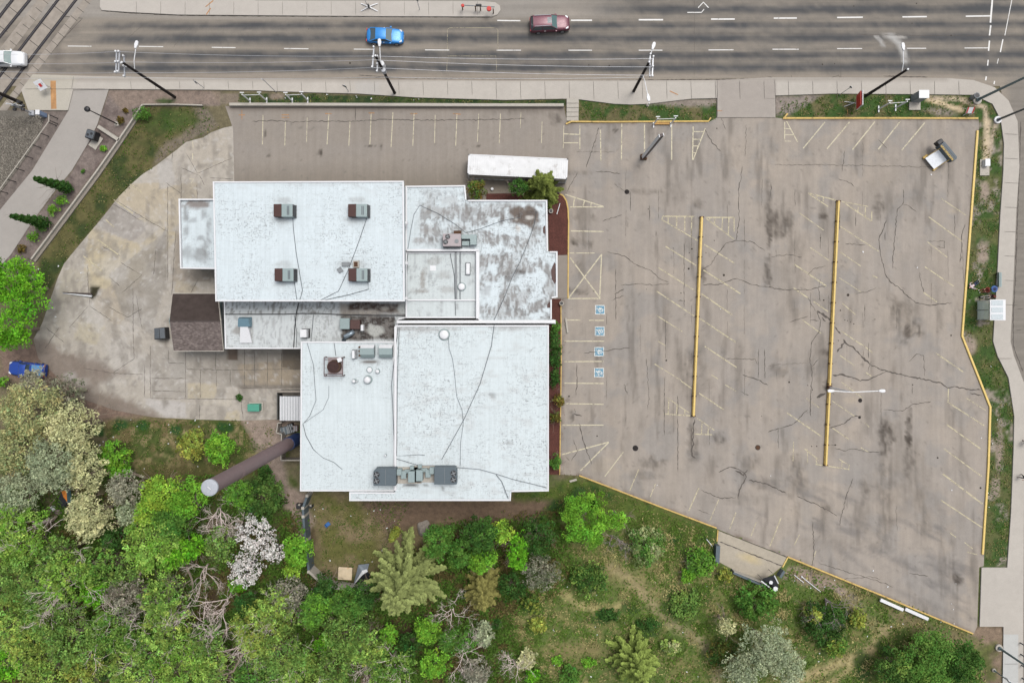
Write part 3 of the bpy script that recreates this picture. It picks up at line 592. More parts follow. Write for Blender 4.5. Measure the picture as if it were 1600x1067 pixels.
# parking bay lines
Y1 = [([(411, 180), (410, 226)], 1.3), ([(446, 190), (445, 228)], 1.3), ([(480, 184), (479, 222)], .9), ([(514, 177), (511, 226)], 1.4), ([(547, 190), (545, 228)], 1.3), ([(580, 177), (578, 226)], 1.4), ([(614, 176), (611, 230)], 1.4), ([(647, 177), (645, 228)], 1.4), ([(680, 180), (679, 224)], 1.1),
      ([(714, 178), (712, 228)], 1.4), ([(748, 178), (746, 222)], 1.1), ([(782, 178), (780, 224)], 1.2), ([(814, 176), (813, 200)], .9), ([(847, 190), (846, 224)], 1.0), ([(881, 196), (880, 232)], 1.0), ([(906, 196), (906, 233)], 1.6), ([(880, 209.5), (905, 210.5)], 1.6), ([(881, 223.5), (904, 223.5)], 1.5),
      ([(938, 203), (939, 252)], 1.7), ([(971.5, 194), (971, 250)], 1.7), ([(1007, 194), (1007, 252)], 1.7), ([(1049.5, 194), (1049.5, 250)], 1.8), ([(1083, 198), (1082, 250)], 1.8), ([(1102, 201), (1083, 250)], 1.7), ([(1083, 206), (1100, 206)], 1.4), ([(1083, 218), (1095, 218)], 1.4), ([(1083, 228.5), (1091, 228.5)], 1.4), ([(1083, 239), (1087, 239)], 1.2),
      ([(883, 304), (943, 323)], 1.8), ([(891, 323.5), (943, 323.5)], 1.8), ([(898, 308), (896, 322)], 1.8), ([(913.5, 313), (911, 322)], 1.8), ([(924, 316), (923, 322)], 1.4), ([(892, 361), (943, 362)], 1.8), ([(890, 395.5), (929, 395.5)], 1.3),
      ([(891, 403), (937, 465)], 1.9), ([(939.5, 398), (889, 465)], 1.9), ([(940, 397), (937, 466)], 1.9), ([(887, 466.5), (938, 466.5)], 1.8), ([(888, 400), (888, 466)], 1.5),
      ([(886, 500), (907, 500)], 1.7), ([(920, 500.5), (944, 500.5)], 1.7), ([(882, 533), (944, 533)], 1.7), ([(882, 565), (943, 564.5)], 1.7), ([(882, 598.5), (943, 599)], 1.7), ([(885, 630.5), (943, 631.5)], 1.7), ([(879, 664), (943, 664)], 1.7),
      ([(878, 710), (951, 690.5)], 1.9), ([(951, 691), (907, 735)], 1.9), ([(974, 706), (945, 744)], 1.4), ([(1226, 191), (1226, 219)], 1.4), ([(1229, 190), (1246, 222)], 1.6), ([(1227, 201), (1235, 202)], 1.3), ([(1226, 211), (1241, 211)], 1.3), ([(1226, 221), (1236, 221)], 1.0),
      ([(1289, 191), (1255, 232)], 1.7), ([(1327.5, 191), (1292, 233)], 1.8), ([(1367, 190.5), (1332, 234)], 1.8), ([(1406.5, 190), (1372, 234)], 1.8), ([(1445, 192), (1409, 235)], 1.8)]
strips('parking_bay_lines', Y1, .009, M['yellow_line'])
Y2 = [([(1035, 338), (1085, 338.5)], 1.6), ([(1035, 344), (1090, 376)], 1.5), ([(1035, 339), (1034, 344)], 1.4), ([(1044, 340), (1044, 348)], 1.2), ([(1057.5, 339), (1057, 355)], 1.6), ([(1070, 339), (1070, 361)], 1.6), ([(1081, 339), (1080, 368)], 1.4),
      ([(1102, 340), (1147, 340)], 1.8), ([(1147, 340), (1147, 362)], 1.3), ([(1104, 342), (1147, 374)], 1.5), ([(1109, 340), (1109, 346)], 1.2), ([(1117, 340), (1116, 350)], 1.5), ([(1129, 340), (1128, 358)], 1.5), ([(1139, 340), (1138, 366)], 1.5),
      ([(1040, 385), (1088, 415)], 1.6), ([(1028, 418), (1087, 455)], 1.5), ([(1026, 455), (1085, 494)], 1.5), ([(1026, 493), (1066, 518)], 1.2), ([(1100, 382), (1147, 411)], 1.7), ([(1099, 422), (1157, 459)], 1.8), ([(1096, 459), (1144, 492)], 1.8), ([(1094, 498), (1150, 535)], 1.8),
      ([(1028, 533), (1040, 540)], 1.2), ([(1101, 541), (1151, 574)], 1.5), ([(1022, 568), (1036, 577)], 1.5), ([(1038, 578), (1064, 594)], .9), ([(1064, 595), (1081, 607)], 1.6), ([(1112, 586), (1122, 592)], 1.2), ([(1133, 601), (1150, 611)], 1.0), ([(1092, 614), (1131, 640)], 1.5),
      ([(1037, 646.5), (1080, 649.5)], 1.5), ([(1042, 621), (1077, 645)], 1.1), ([(1045, 625), (1044, 646)], 1.4), ([(1058, 632), (1057, 647)], 1.4), ([(1070, 641), (1070, 648)], 1.3), ([(1085, 678), (1113, 679)], 1.4), ([(1089, 653), (1116, 672)], 1.2), ([(1097, 658), (1096, 678)], 1.4), ([(1107, 666), (1106, 678)], 1.3),
      ([(1263, 302), (1306, 313)], 1.6), ([(1265, 304), (1294, 323)], 1.4), ([(1277, 305), (1276, 312)], 1.3), ([(1287, 309), (1286, 315)], 1.3), ([(1315, 315), (1357, 323)], 1.1), ([(1320, 318), (1362, 346)], 1.5), ([(1341, 324), (1340, 333)], 1.2), ([(1352, 324), (1352, 340)], 1.4), ([(1362, 330), (1362, 346)], 1.5),
      ([(1249, 333), (1287, 360)], 1.1), ([(1266, 387), (1295, 407)], 1.2), ([(1241, 413), (1291, 447)], 1.9), ([(1240, 450), (1263, 466)], 1.7), ([(1271, 471), (1294, 487)], 1.6), ([(1254, 500), (1283, 521)], 1.3), ([(1313, 354), (1373, 393)], 1.3), ([(1313, 394), (1345, 416)], 1.1), ([(1311, 434), (1345, 456)], .9), ([(1316, 474), (1337, 492)], 1.2), ([(1314, 517), (1345, 538)], 1.5),
      ([(1470, 310), (1510, 337)], 1.1), ([(1451, 339), (1503, 377)], 1.4), ([(1449, 378), (1480, 402)], 1.1), ([(1445, 417), (1490, 447)], 1.4), ([(1443, 457), (1464, 472)], 1.7), ([(1363, 431), (1371, 434)], 1.5), ([(1335, 532), (1350, 540)], 1.2), ([(1312, 555), (1335, 571)], 1.2), ([(1351, 541), (1363, 551)], 1.4), ([(1353, 582), (1362, 588)], 1.5), ([(1315, 597), (1348, 622)], 1.1),
      ([(1463, 552), (1505, 581)], 1.7), ([(1482, 606), (1481, 629)], 1.5), ([(1482, 629), (1538, 665)], 1.7), ([(1510, 622), (1540, 641)], 1.0), ([(1479, 663), (1532, 701)], 1.8), ([(1475, 701), (1534, 744)], 1.6), ([(1473, 740), (1535, 787)], 2.1), ([(1470, 781), (1535, 824)], 1.6), ([(1230, 645), (1284, 682)], 1.6), ([(1260, 622), (1280, 637)], 1.0), ([(1300, 626), (1335, 650)], 1.1), ([(1300, 668), (1326, 686)], 1.3), ([(1345, 699), (1357, 706)], 1.2), ([(1351, 660), (1358, 667)], 1.1),
      ([(1240, 690), (1239, 720)], 1.1), ([(1257, 701), (1279, 718)], 1.4), ([(1275, 714), (1276, 724)], 1.2), ([(1274, 725), (1327, 733)], 1.4), ([(1327, 726), (1326, 734)], 1.2), ([(1311, 717), (1327, 727)], 1.0), ([(1316, 720), (1315, 730)], 1.1), ([(1261, 701), (1262, 722)], .9),
      ([(998, 733), (984, 766)], 1.2), ([(1024, 756), (1016, 776)], 1.1), ([(1092, 762), (1076, 798)], 1.5), ([(1123, 780), (1109, 813)], 1.1), ([(1150, 800), (1140, 826)], 1.2), ([(1220, 809), (1203, 853)], 1.7), ([(1249, 835), (1241, 851)], 1.2), ([(1275, 860), (1268, 880)], 1.0), ([(1182, 815), (1173, 838)], 1.1), ([(1484, 832), (1494, 839)], 1.2), ([(1507, 847), (1520, 857)], 1.2), ([(1511, 862), (1527, 866)], 1.2),
      ([(203, 288), (222, 301)], 1.5), ([(178, 312), (208, 334)], 1.6), ([(165, 343), (178, 355)], 1.3), ([(152, 374), (185, 398)], 1.7), ([(130, 400), (160, 424)], 1.5), ([(60, 484), (62, 470)], .8)]
strips('faded_bay_lines', [(p, w * 1.15) for p, w in Y2], .0094, M['yellow_faint'])
ORG = [([(440, 180), (452, 180)], 1.2), ([(440, 184), (452, 184)], 1.0), ([(508, 178), (518, 178)], 1.2), ([(576, 177), (585, 177)], 1.2), ([(641, 178), (652, 178)], 1.2), ([(708, 178), (720, 179)], 1.2), ([(373, 180), (383, 180)], 1.1), ([(378, 172), (378, 187)], .8)]
strips('survey_marks', ORG, .0096, M['orange_line'])
strips('pavement_survey_marks', [([(322, 12), (333, 3), (334, 1)], 1.6), ([(323, 24), (330, 14)], 1.6), ([(1046, 143), (1059, 149)], 1.4), ([(1323, 171), (1324, 180)], .8), ([(1120, 174), (1128, 174)], 1.0)], .136, M['orange_line'])
strips('yard_survey_marks', [([(301, 220), (302, 232)], 1.0), ([(301, 240), (301, 249)], 1.4), ([(296, 280), (303, 280), (299, 286)], 1.0)], .0125, M['yellow_line'])
strips('tactile_strip', [([(84, 127), (84, 135), (84.5, 150), (85, 171)], 8.5)], .118, mat('rusty_tactile_plate', ph(206, 156, 104), .85, var=.28, scale=1.4, bump=.2))
# ---- accessible bay symbols: blue square, white border and white wheelchair mark
def bay_symbol(px, py, i):
    r = thing('accessible_bay_symbol', ['first', 'second', 'third', 'fourth'][i] + ' blue wheelchair square from the top, at the end of its bay', 'road marking', (0, 0, 0), 0, 'blue wheelchair squares painted on the bays')
    MB().add([W(px + a, py + b) + Vector((0, 0, .0100)) for a, b in ((-7.6, 7.3), (7.6, 7.3), (7.6, -7.3), (-7.6, -7.3))], [(0, 1, 2, 3)]).build('white_border', M['white_line2'], r)
    MB().add([W(px + a, py + b) + Vector((0, 0, .0130)) for a, b in ((-6.4, 6.1), (6.4, 6.1), (6.4, -6.1), (-6.4, -6.1))], [(0, 1, 2, 3)]).build('blue_field', M['blue_line'], r)
    q = lambda pts: [(px + a, py + b) for a, b in pts]
    arc = [(3.2 * math.cos(t), 3.2 * math.sin(t)) for t in [rad(a) for a in range(100, 371, 30)]]
    strips('wheelchair_mark', [(q([(a + 1.4, b + 1) for a, b in arc]), 1.5), (q([(-3.8, -1.0), (1.2, -1.0), (1.6, 2.2), (4.4, 2.4)]), 1.6), (q([(-5.2, -1.9), (-3.6, -1.9)]), 2.4), (q([(-1.2, -1), (-1, -3.6)]), 1.3)], .016, M['white_line2'], parent=r)
M['white_line2'] = mat_paint('white_symbol_paint', (.46, .48, .47), .48, .68, 3.5, .92); M['blue_line'] = mat_paint('blue_symbol_paint', ph(120, 182, 212), .46, .66, 3.0, .9)
for i, (a, b) in enumerate([(937.5, 484), (937, 517.5), (936.2, 549.5), (936, 582)]): bay_symbol(a, b, i)

# ---- cracks
CR = [([(394, 190), (430, 189), (455, 191), (500, 190), (555, 190), (600, 187), (655, 188), (720, 188), (790, 187), (820, 185)], 1.0), ([(555, 168), (555, 190)], .8), ([(948, 394), (975, 400), (990, 412), (1015, 422), (1028, 434), (1045, 441)], .9), ([(970, 446), (1003, 443), (1022, 446), (1046, 443)], .8),
      ([(1160, 340 - 80), (1154, 300), (1155, 340), (1150, 376)], .9), ([(1099, 420), (1112, 412), (1122, 395), (1134, 380), (1150, 376), (1175, 378), (1195, 392)], .9), ([(1098, 445), (1122, 445), (1152, 435), (1175, 445), (1200, 449), (1230, 453), (1265, 453), (1291, 446)], 1.0),
      ([(1205, 401), (1232, 398), (1253, 402)], .9), ([(1262, 430), (1270, 421), (1290, 415)], .8), ([(1282, 436), (1278, 450), (1282, 470)], .9), ([(1385, 344), (1373, 375), (1376, 400), (1384, 430), (1390, 439), (1405, 450), (1430, 473), (1455, 477), (1487, 473)], 1.2), ([(1411, 296), (1411, 318), (1402, 327), (1398, 370), (1395, 407)], .9),
      ([(1411, 320), (1420, 322), (1432, 331)], .9), ([(1508, 350), (1502, 370), (1503, 392), (1500, 410)], 1.0), ([(1321, 381), (1352, 383)], 1.0), ([(1450, 377), (1476, 377), (1476, 388), (1463, 385)], .7), ([(1436, 425), (1443, 457)], .8), ([(1337, 459), (1355, 456), (1369, 449)], .9), ([(1310, 24 + 256), (1330, 287), (1335, 292)], .7),
      ([(1276, 486), (1282, 500), (1279, 520), (1268, 536), (1265, 560), (1269, 580), (1266, 640), (1267, 650)], .9), ([(1269, 572), (1279, 562)], .8), ([(1232, 504), (1263, 494)], .8), ([(1265, 500), (1279, 501)], .8), ([(1262, 466), (1275, 486)], .9), ([(1010, 560), (1012, 590), (1014, 620), (1012, 640)], .6),
      ([(1430, 590), (1470, 598), (1480, 606), (1492, 604), (1510, 608), (1532, 609)], 1.5), ([(1360, 570), (1385, 580), (1420, 588), (1437, 591)], 1.5), ([(1516, 614), (1535, 618)], 1.3), ([(1420, 565), (1432, 553), (1443, 555), (1445, 588)], .7), ([(1384, 581), (1360, 592), (1344, 595), (1330, 589), (1318, 587)], 1.3),
      ([(1356, 581), (1361, 564)], .8), ([(1296, 695), (1310, 696)], .5), ([(1296, 668), (1318, 662), (1330, 652), (1345, 649)], 1.3), ([(1304, 700), (1322, 704), (1330, 701), (1350, 705), (1374, 706)], .9), ([(1380, 640), (1410, 642), (1425, 632), (1455, 627)], .9), ([(1333, 747), (1322, 775), (1312, 820)], .9), ([(1200, 675), (1240, 662), (1262, 640)], 1.0), ([(1200, 571), (1260, 567)], .4),
      ([(905, 662), (912, 690), (924, 725)], 1.2), ([(895, 686), (903, 705), (893, 720)], .8), ([(901, 568), (902, 590), (900, 618)], .9), ([(897, 646), (909, 650)], 1.6), ([(883, 712), (890, 720)], .6), ([(912, 552), (935, 549), (985, 543)], .8), ([(975, 600), (980, 616)], 1.0), ([(960, 460), (975, 452)], 1.3), ([(955, 470), (975, 462)], .8), ([(942, 346), (958, 340), (972, 336)], .9),
      ([(1123, 738), (1140, 729), (1152, 732), (1162, 738), (1166, 745), (1155, 765), (1153, 780)], 1.3), ([(1170, 750), (1195, 755), (1228, 770)], 1.4), ([(1095, 765), (1125, 778), (1150, 777)], 1.0), ([(1245, 775), (1280, 790), (1308, 806)], 1.1), ([(1090, 796), (1110, 803)], .7), ([(1135, 560), (1180, 561), (1184, 570)], .9), ([(1160, 585), (1188, 595), (1200, 602)], 1.1), ([(1158, 612), (1170, 618)], .8),
      ([(885, 22 + 281), (888, 296), (902, 270)], .7), ([(930, 268), (970, 271)], .9), ([(936, 200), (925, 234), (916, 262)], .9), ([(1101, 202), (1112, 222), (1126, 237)], .9), ([(1127, 184), (1134, 203)], .6), ([(1166, 195), (1164, 245)], .5), ([(1210, 258), (1300, 258), (1400, 260), (1470, 262)], .6), ([(900, 237), (960, 238)], .5), ([(1372, 218), (1386, 232)], .7), ([(1320, 235), (1316, 268)], .8), ([(1205, 285), (1204, 308)], .8), ([(1515, 296), (1512, 300)], .5),
      ([(960, 288), (985, 305)], .5), ([(1125, 830), (1235, 872)], .5), ([(1280, 880), (1330, 895), (1380, 910), (1395, 917)], .7), ([(1310, 905), (1360, 900), (1375, 905)], .6), ([(1420, 895), (1450, 900)], .8), ([(1270, 815), (1272, 860), (1266, 900)], .9), ([(1400, 790), (1402, 830)], .4)]
strips('pavement_cracks', CR, .0112, M['crack'], jit=1.0, wv=.5)
SM = []
sr = random.Random(12)
for x, a, b in SEAMS:
    yy = a
    while yy < b:
        L = sr.uniform(14, 60)
        if sr.random() < .38: SM.append(([(x + sr.uniform(-.6, .6), yy), (x + sr.uniform(-.6, .6), yy + L)], sr.uniform(.25, .5)))
        yy += L + sr.uniform(8, 60)
for x, a, b in [(1059, 618, 738), (1069, 380, 480), (1038, 590, 680), (1025, 360, 370), (1312, 385 - 60, 360), (1337, 332, 354), (1492, 335, 365), (1395, 400, 420), (1351, 476, 502), (1216, 670, 700), (962, 420, 500), (985, 300, 330), (1282, 365, 390), (1357, 535, 560), (1195, 545, 592), (1185, 545, 590), (1383, 362, 376), (1015, 320, 345), (1425, 600, 616), (1040, 500, 560)]: SM.append(([(x, a), (x, b)], .8))
strips('paving_seams', SM, .0108, M['crack'], jit=.5, wv=.6)
strips('tar_patches', [([(1277, 486), (1288, 493), (1299, 500)], 3.2), ([(1285, 496), (1290, 502)], 2), ([(1301, 586), (1312, 585), (1322, 587), (1330, 589)], 2.2), ([(1276, 621), (1290, 614)], 3), ([(1308, 550), (1320, 534), (1335, 545), (1350, 560), (1360, 570)], 2), ([(1304, 510), (1309, 517), (1313, 522)], 1.8), ([(1318, 530), (1320, 534), (1326, 539)], 4),
    ([(1085, 655), (1083, 690), (1081, 712), (1087, 716)], 1.6), ([(1060, 470), (1070, 470)], .9), ([(1149, 735), (1162, 742), (1168, 734)], 2.2), ([(897, 638), (899, 644)], 2), ([(1300, 612), (1303, 616)], 2)], .0117, M['crack'], jit=1.4, wv=.7)
mbd = MB()
for x, y, r_ in [(1131, 430, 2.2), (1081, 389, 1.7), (1077, 395, 1), (1103, 395, .9), (1076, 420, 2), (1282, 372, 1.3), (1325, 461, 2.8), (1287, 469, 1.6), (1313, 485, 1.4), (1320, 500, 1), (1324, 501, 1), (1329, 503, 1), (1334, 506, 1.2), (1052, 388, .9), (1233, 597, 1.8), (1262, 602, 1), (1269, 609, 1.3), (1268, 697, 1.2), (1276, 697, 1.3), (1305, 695, 1.7), (889, 619, 1.6), (933, 681, 1.5),
                 (1041, 563, 1.8), (1203, 376 + 72, 1), (1367, 499, 1), (1426, 601, 1.2), (1465, 715, 1.8), (1532, 762, 2), (1013, 327, 1), (928, 455, 1), (1116, 376, 1), (935, 201, 1), (1120, 201, 1.2), (1310, 532, 1), (1486, 524, 1.6), (1064, 458, 1.2), (1010, 452, .8), (1190, 650, .8), (1304, 100, 1), (1285, 101, 1.5), (1334, 10, 1.2), (1432, 6, 1.3), (1486, 56, 1.4), (952, 103, 1.5), (920, 102, 1.2), (547, 99, 2), (482, 46, .8), (1425, 37, 1)]:
    p = W(x, y); mbd.disc((p.x, p.y, .0122), r_ * S * .8, 9)
o = mbd.build('tar_spots', M['crackd']); o['kind'] = 'structure'
strips('yard_joints', [(p, .6) for p in YJOINT], .0105, M['crack'], jit=.5, wv=.5)
strips('pavement_joints', [([(x, 127), (x + 1, y1)], .45) for x, y1 in zip(range(205, 1560, 38), [141] * 6 + [146] * 5 + [150] * 4 + [156] * 20)] + [([(x, 3), (x, 25)], .45) for x in range(214, 770, 38)] +
       [([(1568, y), (1590, y + 1)], .45) for y in range(210, 500, 38)] + [([(116, 120), (113, 140)], .4), ([(40, 140), (165, 140)], .5), ([(1556, 560), (1580, 560)], .5), ([(1567, 1036), (1590, 1036)], .5), ([(1121, 184), (1120, 125)], .5), ([(1212, 184), (1210, 125)], .5), ([(1212, 155), (1195, 155)], .2)], .1345, M['crack'], jit=.15)
strips('kerb_gap', [([(150, 121), (400, 125), (800, 128.2), (1200, 123.4), (1480, 123.8)], 1.0), ([(158, 17), (200, 20.5), (280, 24.5), (400, 25.6), (770, 27.5)], 1.0)], .009, M['crackd'], jit=.3, wv=.5)
strips('road_cracks', [([(1200, 120), (1212, 124), (1237, 123), (1236, 116)], .7), ([(1298, 122), (1310, 118), (1314, 123), (1314, 115)], .7), ([(1380, 119), (1450, 121)], 1.2), ([(1345, 55), (1440, 56), (1560, 57), (1600, 57)], .6), ([(540, 122), (660, 123), (820, 124)], .7), ([(560, 118), (612, 121)], .9), ([(1085, 0), (1085, 120)], .35), ([(1312, 78), (1314, 118)], .3), ([(86, 25), (129, 29), (95, 65), (62, 105)], .9),
     ([(1595, 190), (1592, 280), (1587, 420), (1583, 500), (1583, 540), (1598, 580)], 1.2), ([(1590, 365), (1600, 365)], .6), ([(1587, 484), (1600, 482)], .6), ([(1586, 516), (1600, 515)], .6), ([(270, 75), (295, 45)], .5), ([(200, 60), (225, 38)], .4)], .0098, M['crack'], jit=.5, wv=.5)

strips('ramp_joint', [([(1124, 846), (1150, 856), (1223, 884)], 1.3), ([(1124, 829), (1231, 870)], .9)], .026, M['crack'], jit=.5, wv=.5)
# ---- manholes
for i, (x, y, lab) in enumerate([(979.5, 300, 'round iron manhole cover near the north end of the open lot'), (992.8, 700, 'dark manhole cover south-west of the long yellow rail'), (1184, 699, 'grey manhole cover between the two long yellow rails'), (1344, 625.5, 'small round drain cover below the twin-arm lot lamp'), (1343, 652, 'small drain grate south of the round drain by the lot lamp')]):
    p = W(x, y); r_ = (.30, .36, .33, .26, .17)[i]
    t = thing('manhole_cover', lab, 'manhole', (p.x, p.y, 0)); MB().cyl((0, 0, .004), r_, .016, 20).build('rim', M['groove'], t); MB().cyl((0, 0, .004), r_ * .8, .022, 18).build('lid', M['wood'] if i != 2 else M['rust'], t)

# ---- railway crossing: rails, flangeways, concrete panels
RL = [((119, 0), (0, 155)), ((91, 0), (0, 119)), ((47, 0), (-5, 64)), ((20, 0), (0, 26))]
def ext(a, b, t0, t1): return [(a[0] + (b[0] - a[0]) * t0, a[1] + (b[1] - a[1]) * t0), (a[0] + (b[0] - a[0]) * t1, a[1] + (b[1] - a[1]) * t1)]
pan = []
for i in (0, 2):
    a = ((RL[i][0][0] + RL[i + 1][0][0]) / 2, 0); b = (a[0] - 119 * .768 * 1.0, 119.0); pan.append((ext(a, b, -.6, 1.6), 17))
    for k in (-1, 1):
        a2 = (a[0] + k * 32, 0); b2 = (a2[0] - 91.5, 119); pan.append((ext(a2, b2, -.6, 1.5), 11))
strips('crossing_panels', pan, .010, mat('crossing_concrete', ph(176, 166, 154), .85, var=.16, scale=1.5, bump=.2))
strips('crossing_panel_joints', [([(x - .768 * y - 11, y - 8.5), (x - .768 * y + 11, y + 8.5)], .9) for x in (105, 33) for y in range(-10, 170, 26)] + [([(x - .768 * y - 5, y - 4), (x - .768 * y + 5, y + 4)], .7) for x in (138, 73) for y in range(-10, 170, 13)], .013, M['groove'])
strips('rail_flangeways', [(ext(a, b, -.7, 1.8), 4.8) for a, b in RL], .0135, M['groove'], wv=.1)
for i in (0, 2):
    t = thing('railway_track', ['right-hand railway track crossing the road, nearer the bus side', '', 'left-hand railway track crossing the very corner at the top left'][i] if i else 'right-hand railway track crossing the road under the white car', 'railway track', W(*RL[i][0]), 0, 'railway tracks crossing the road')
    for a, b in RL[i:i + 2]: p, q = ext(a, b, -.7, 1.8); p, q = W(*p) - t.location, W(*q) - t.location; MB().beam((p.x, p.y, .03), (q.x, q.y, .03), .075, .05).build('rail', M['rail'], t, bevel=.01)

# ---- yellow kerbs and rails, walls
def kerb(name, pts, w, h, mtl, label, cat='kerb', z0=0.0, group=None, bevel=.03):
    mb = MB(); pp = [W(x, y, h) for x, y in pts]
    L, Rr = [], []
    for i, p in enumerate(pp):
        d = (pp[min(i + 1, len(pp) - 1)] - pp[max(i - 1, 0)]); d.z = 0; d.normalize(); n = Vector((-d.y, d.x, 0)) * w / 2
        L.append(p + n); Rr.append(p - n)
    mb.prism([(p.x, p.y) for p in L + Rr[::-1]], z0, h) if len(pp) < 3 else None
    if len(pp) >= 3:
        n = len(pp); vs_ = []
        for zz in (z0, h): vs_ += [(p.x, p.y, zz) for p in L] + [(p.x, p.y, zz) for p in Rr]
        fs = []
        for i in range(n - 1):
            a, b, c, d = i, i + 1, n + i + 1, n + i
            fs += [(a, b, c, d), (2 * n + d, 2 * n + c, 2 * n + b, 2 * n + a), (a, 2 * n + a, 2 * n + b, b), (c, 2 * n + c, 2 * n + d, d)]
        fs += [(0, n, 3 * n, 2 * n), (n - 1, 3 * n - 1, 4 * n - 1, 2 * n - 1)]
        mb.add(vs_, fs)
    o = mb.build(name, mtl, bevel=bevel)
    bm = bmesh.new(); bm.from_mesh(o.data); bmesh.ops.recalc_face_normals(bm, faces=bm.faces); bm.to_mesh(o.data); bm.free()
    return tag(o, label, cat, group)
kerb('yellow_kerb', [(884, 194), (893, 190), (950, 190.5), (1020, 190), (1107, 189.5), (1111, 184)], .19, .15, M['yellow'], 'yellow painted kerb along the short grass strip right of the concrete steps')
kerb('yellow_kerb', [(1226, 184.8), (1380, 184.6), (1529, 185)], .22, .15, M['yellow'], 'long straight yellow kerb under the grass strip with the red sign board')
kerb('yellow_kerb', [(1224, 186), (1231, 177.5)], .2, .15, M['yellow'], 'very short slanted yellow kerb end at the driveway')
kerb('yellow_kerb', [(1528, 204), (1516, 366), (1504, 525), (1548, 636), (1545, 730), (1536, 866)], .25, .18, M['yellow2'], 'bent yellow kerb along the east grass verge')
kerb('yellow_kerb', [(905, 743), (960, 764), (1040, 795), (1120, 825)], .16, .15, M['yellow'], 'worn yellow kerb between the lot and the lawn south of the building')
kerb('yellow_kerb', [(1231, 870), (1380, 931), (1521, 990)], .18, .15, M['yellow'], 'long slanted yellow kerb beside the white barrier beams')
kerb('yellow_kerb', [(1122, 828), (1120.5, 846)], .14, .15, M['yellow'], 'short yellow kerb at the left end of the loading ramp')
kerb('yellow_kerb', [(1231, 871), (1223, 886)], .15, .15, M['yellow2'], 'short yellow kerb at the right end of the loading ramp')
kerb('yellow_kerb', [(874.5, 303), (880, 306), (885, 314), (887.5, 326), (888.5, 345), (888, 399), (887.6, 466)], .17, .16, M['yellow'], 'curved yellow kerb round the red paving by the entrance')
kerb('yellow_kerb', [(876.5, 472), (877, 560), (876, 640), (874.5, 742)], .13, .14, M['yellow'], 'thin orange-yellow kerb along the planting bed on the east wall')
def rail_barrier(a, b, label):
    p, q = W(*a, .42), W(*b, .42); t = thing('parking_rail', label, 'barrier', ((p.x + q.x) / 2, (p.y + q.y) / 2, 0), 0, 'long yellow rails dividing the lot')
    o_ = t.location; d = (q - p).normalized(); n = Vector((-d.y, d.x, 0))
    MB().beam((p.x - o_.x, p.y - o_.y, .38), (q.x - o_.x, q.y - o_.y, .38), .22, .16).build('rail_beam', M['yellow2'], t, bevel=.03)
    MB().beam((p.x - o_.x - n.x * .0, p.y - o_.y, .15), (q.x - o_.x, q.y - o_.y, .15), .36, .30).build('base_kerb', M['yellow'], t, bevel=.03)
    L = (q - p).length; k = int(L / 2.4)
    for i in range(k + 1):
        c = p + d * L * i / k; MB().box((c.x - o_.x, c.y - o_.y, .25), (.5, .14, .3), rz=math.atan2(d.y, d.x) + math.pi / 2).build('rail_bracket', M['rust'], t)
rail_barrier((1097, 339), (1084, 650), 'long yellow rail on the left, in the middle of the lot'); rail_barrier((1311, 314), (1291, 727), 'longer yellow rail on the right, with the twin-arm lamp beside it')
kerb('low_wall', [(358, 163), (440, 163), (620, 163.5), (760, 164), (881, 164)], .36, .55, M['conc'], 'long low white concrete wall between the north parking strip and the grass', 'wall')
kerb('low_wall', [(222, 163.5), (270, 163), (316, 164.5)], .16, .3, M['conc'], 'thin low wall along the top of the grass slope', 'wall')
kerb('low_wall', [(222, 163.5), (185, 218), (150, 268), (98, 338), (48, 405)], .20, .55, M['conc'], 'long slanted low wall between the planting bed and the grass slope', 'wall')
kerb('stone_edging', [(224, 168), (189, 221), (154, 272), (103, 341), (53, 408)], .42, .16, M['concd'], 'grey rubble footing on the grass side of the long slanted wall', 'edging', bevel=.0)
st = thing('concrete_steps', 'small flight of concrete steps at the right end of the white wall', 'steps', W(894, 172))
for i in range(5): a, b = W(885, 189 - i * 6.6), W(904, 189 - (i + 1) * 6.6 + .3); MB().box(((a.x + b.x) / 2 - st.location.x, (a.y + b.y) / 2 - st.location.y, .02 + .04 * i), (1.5, .52, .04 + .08 * i)).build('step', M['conc'], st, bevel=.01)
# ============================================================ BUILDING
ZR = dict(hall=7.6, annex=4.4, ne=5.0, mid=4.2, sw=6.0, se=6.3, court=4.7)
def roof_base(x, y, tint=(238, 250, 255)): return np.array(ph(*tint))[None] * (1 + .05 * (fbm(x, y, 40, 501) - .5)[:, None] + .05 * (fbm(x, y, 9, 511) - .5)[:, None])
def blot(col, x, y, items, c, seed=5):
    for cx, cy, rx, ry, a in items: col = mixc(col, ph(*c), np.clip(emask(x, y, cx, cy, rx * 1.2, ry * 1.2, 0, .5, 1.2, seed) * a, 0, 1))
    return col
def hall_col(x, y):
    c = roof_base(x, y); n = fbm(x * .3, y, 6, 521); c = mixc(c, ph(206, 206, 206), np.clip((n - .55) * 4, 0, 1) * .5 * (np.clip((305 - y) / 18, 0, 1) + .25))
    c = blot(c, x, y, [(443, 313, 14, 6, .4), (437, 344, 14, 6, .4), (560, 313, 14, 5, .4), (553, 345, 14, 6, .4), (445, 413, 18, 5, .35), (550, 412, 20, 6, .4), (437, 444, 10, 5, .3)], (176, 176, 174)); return c
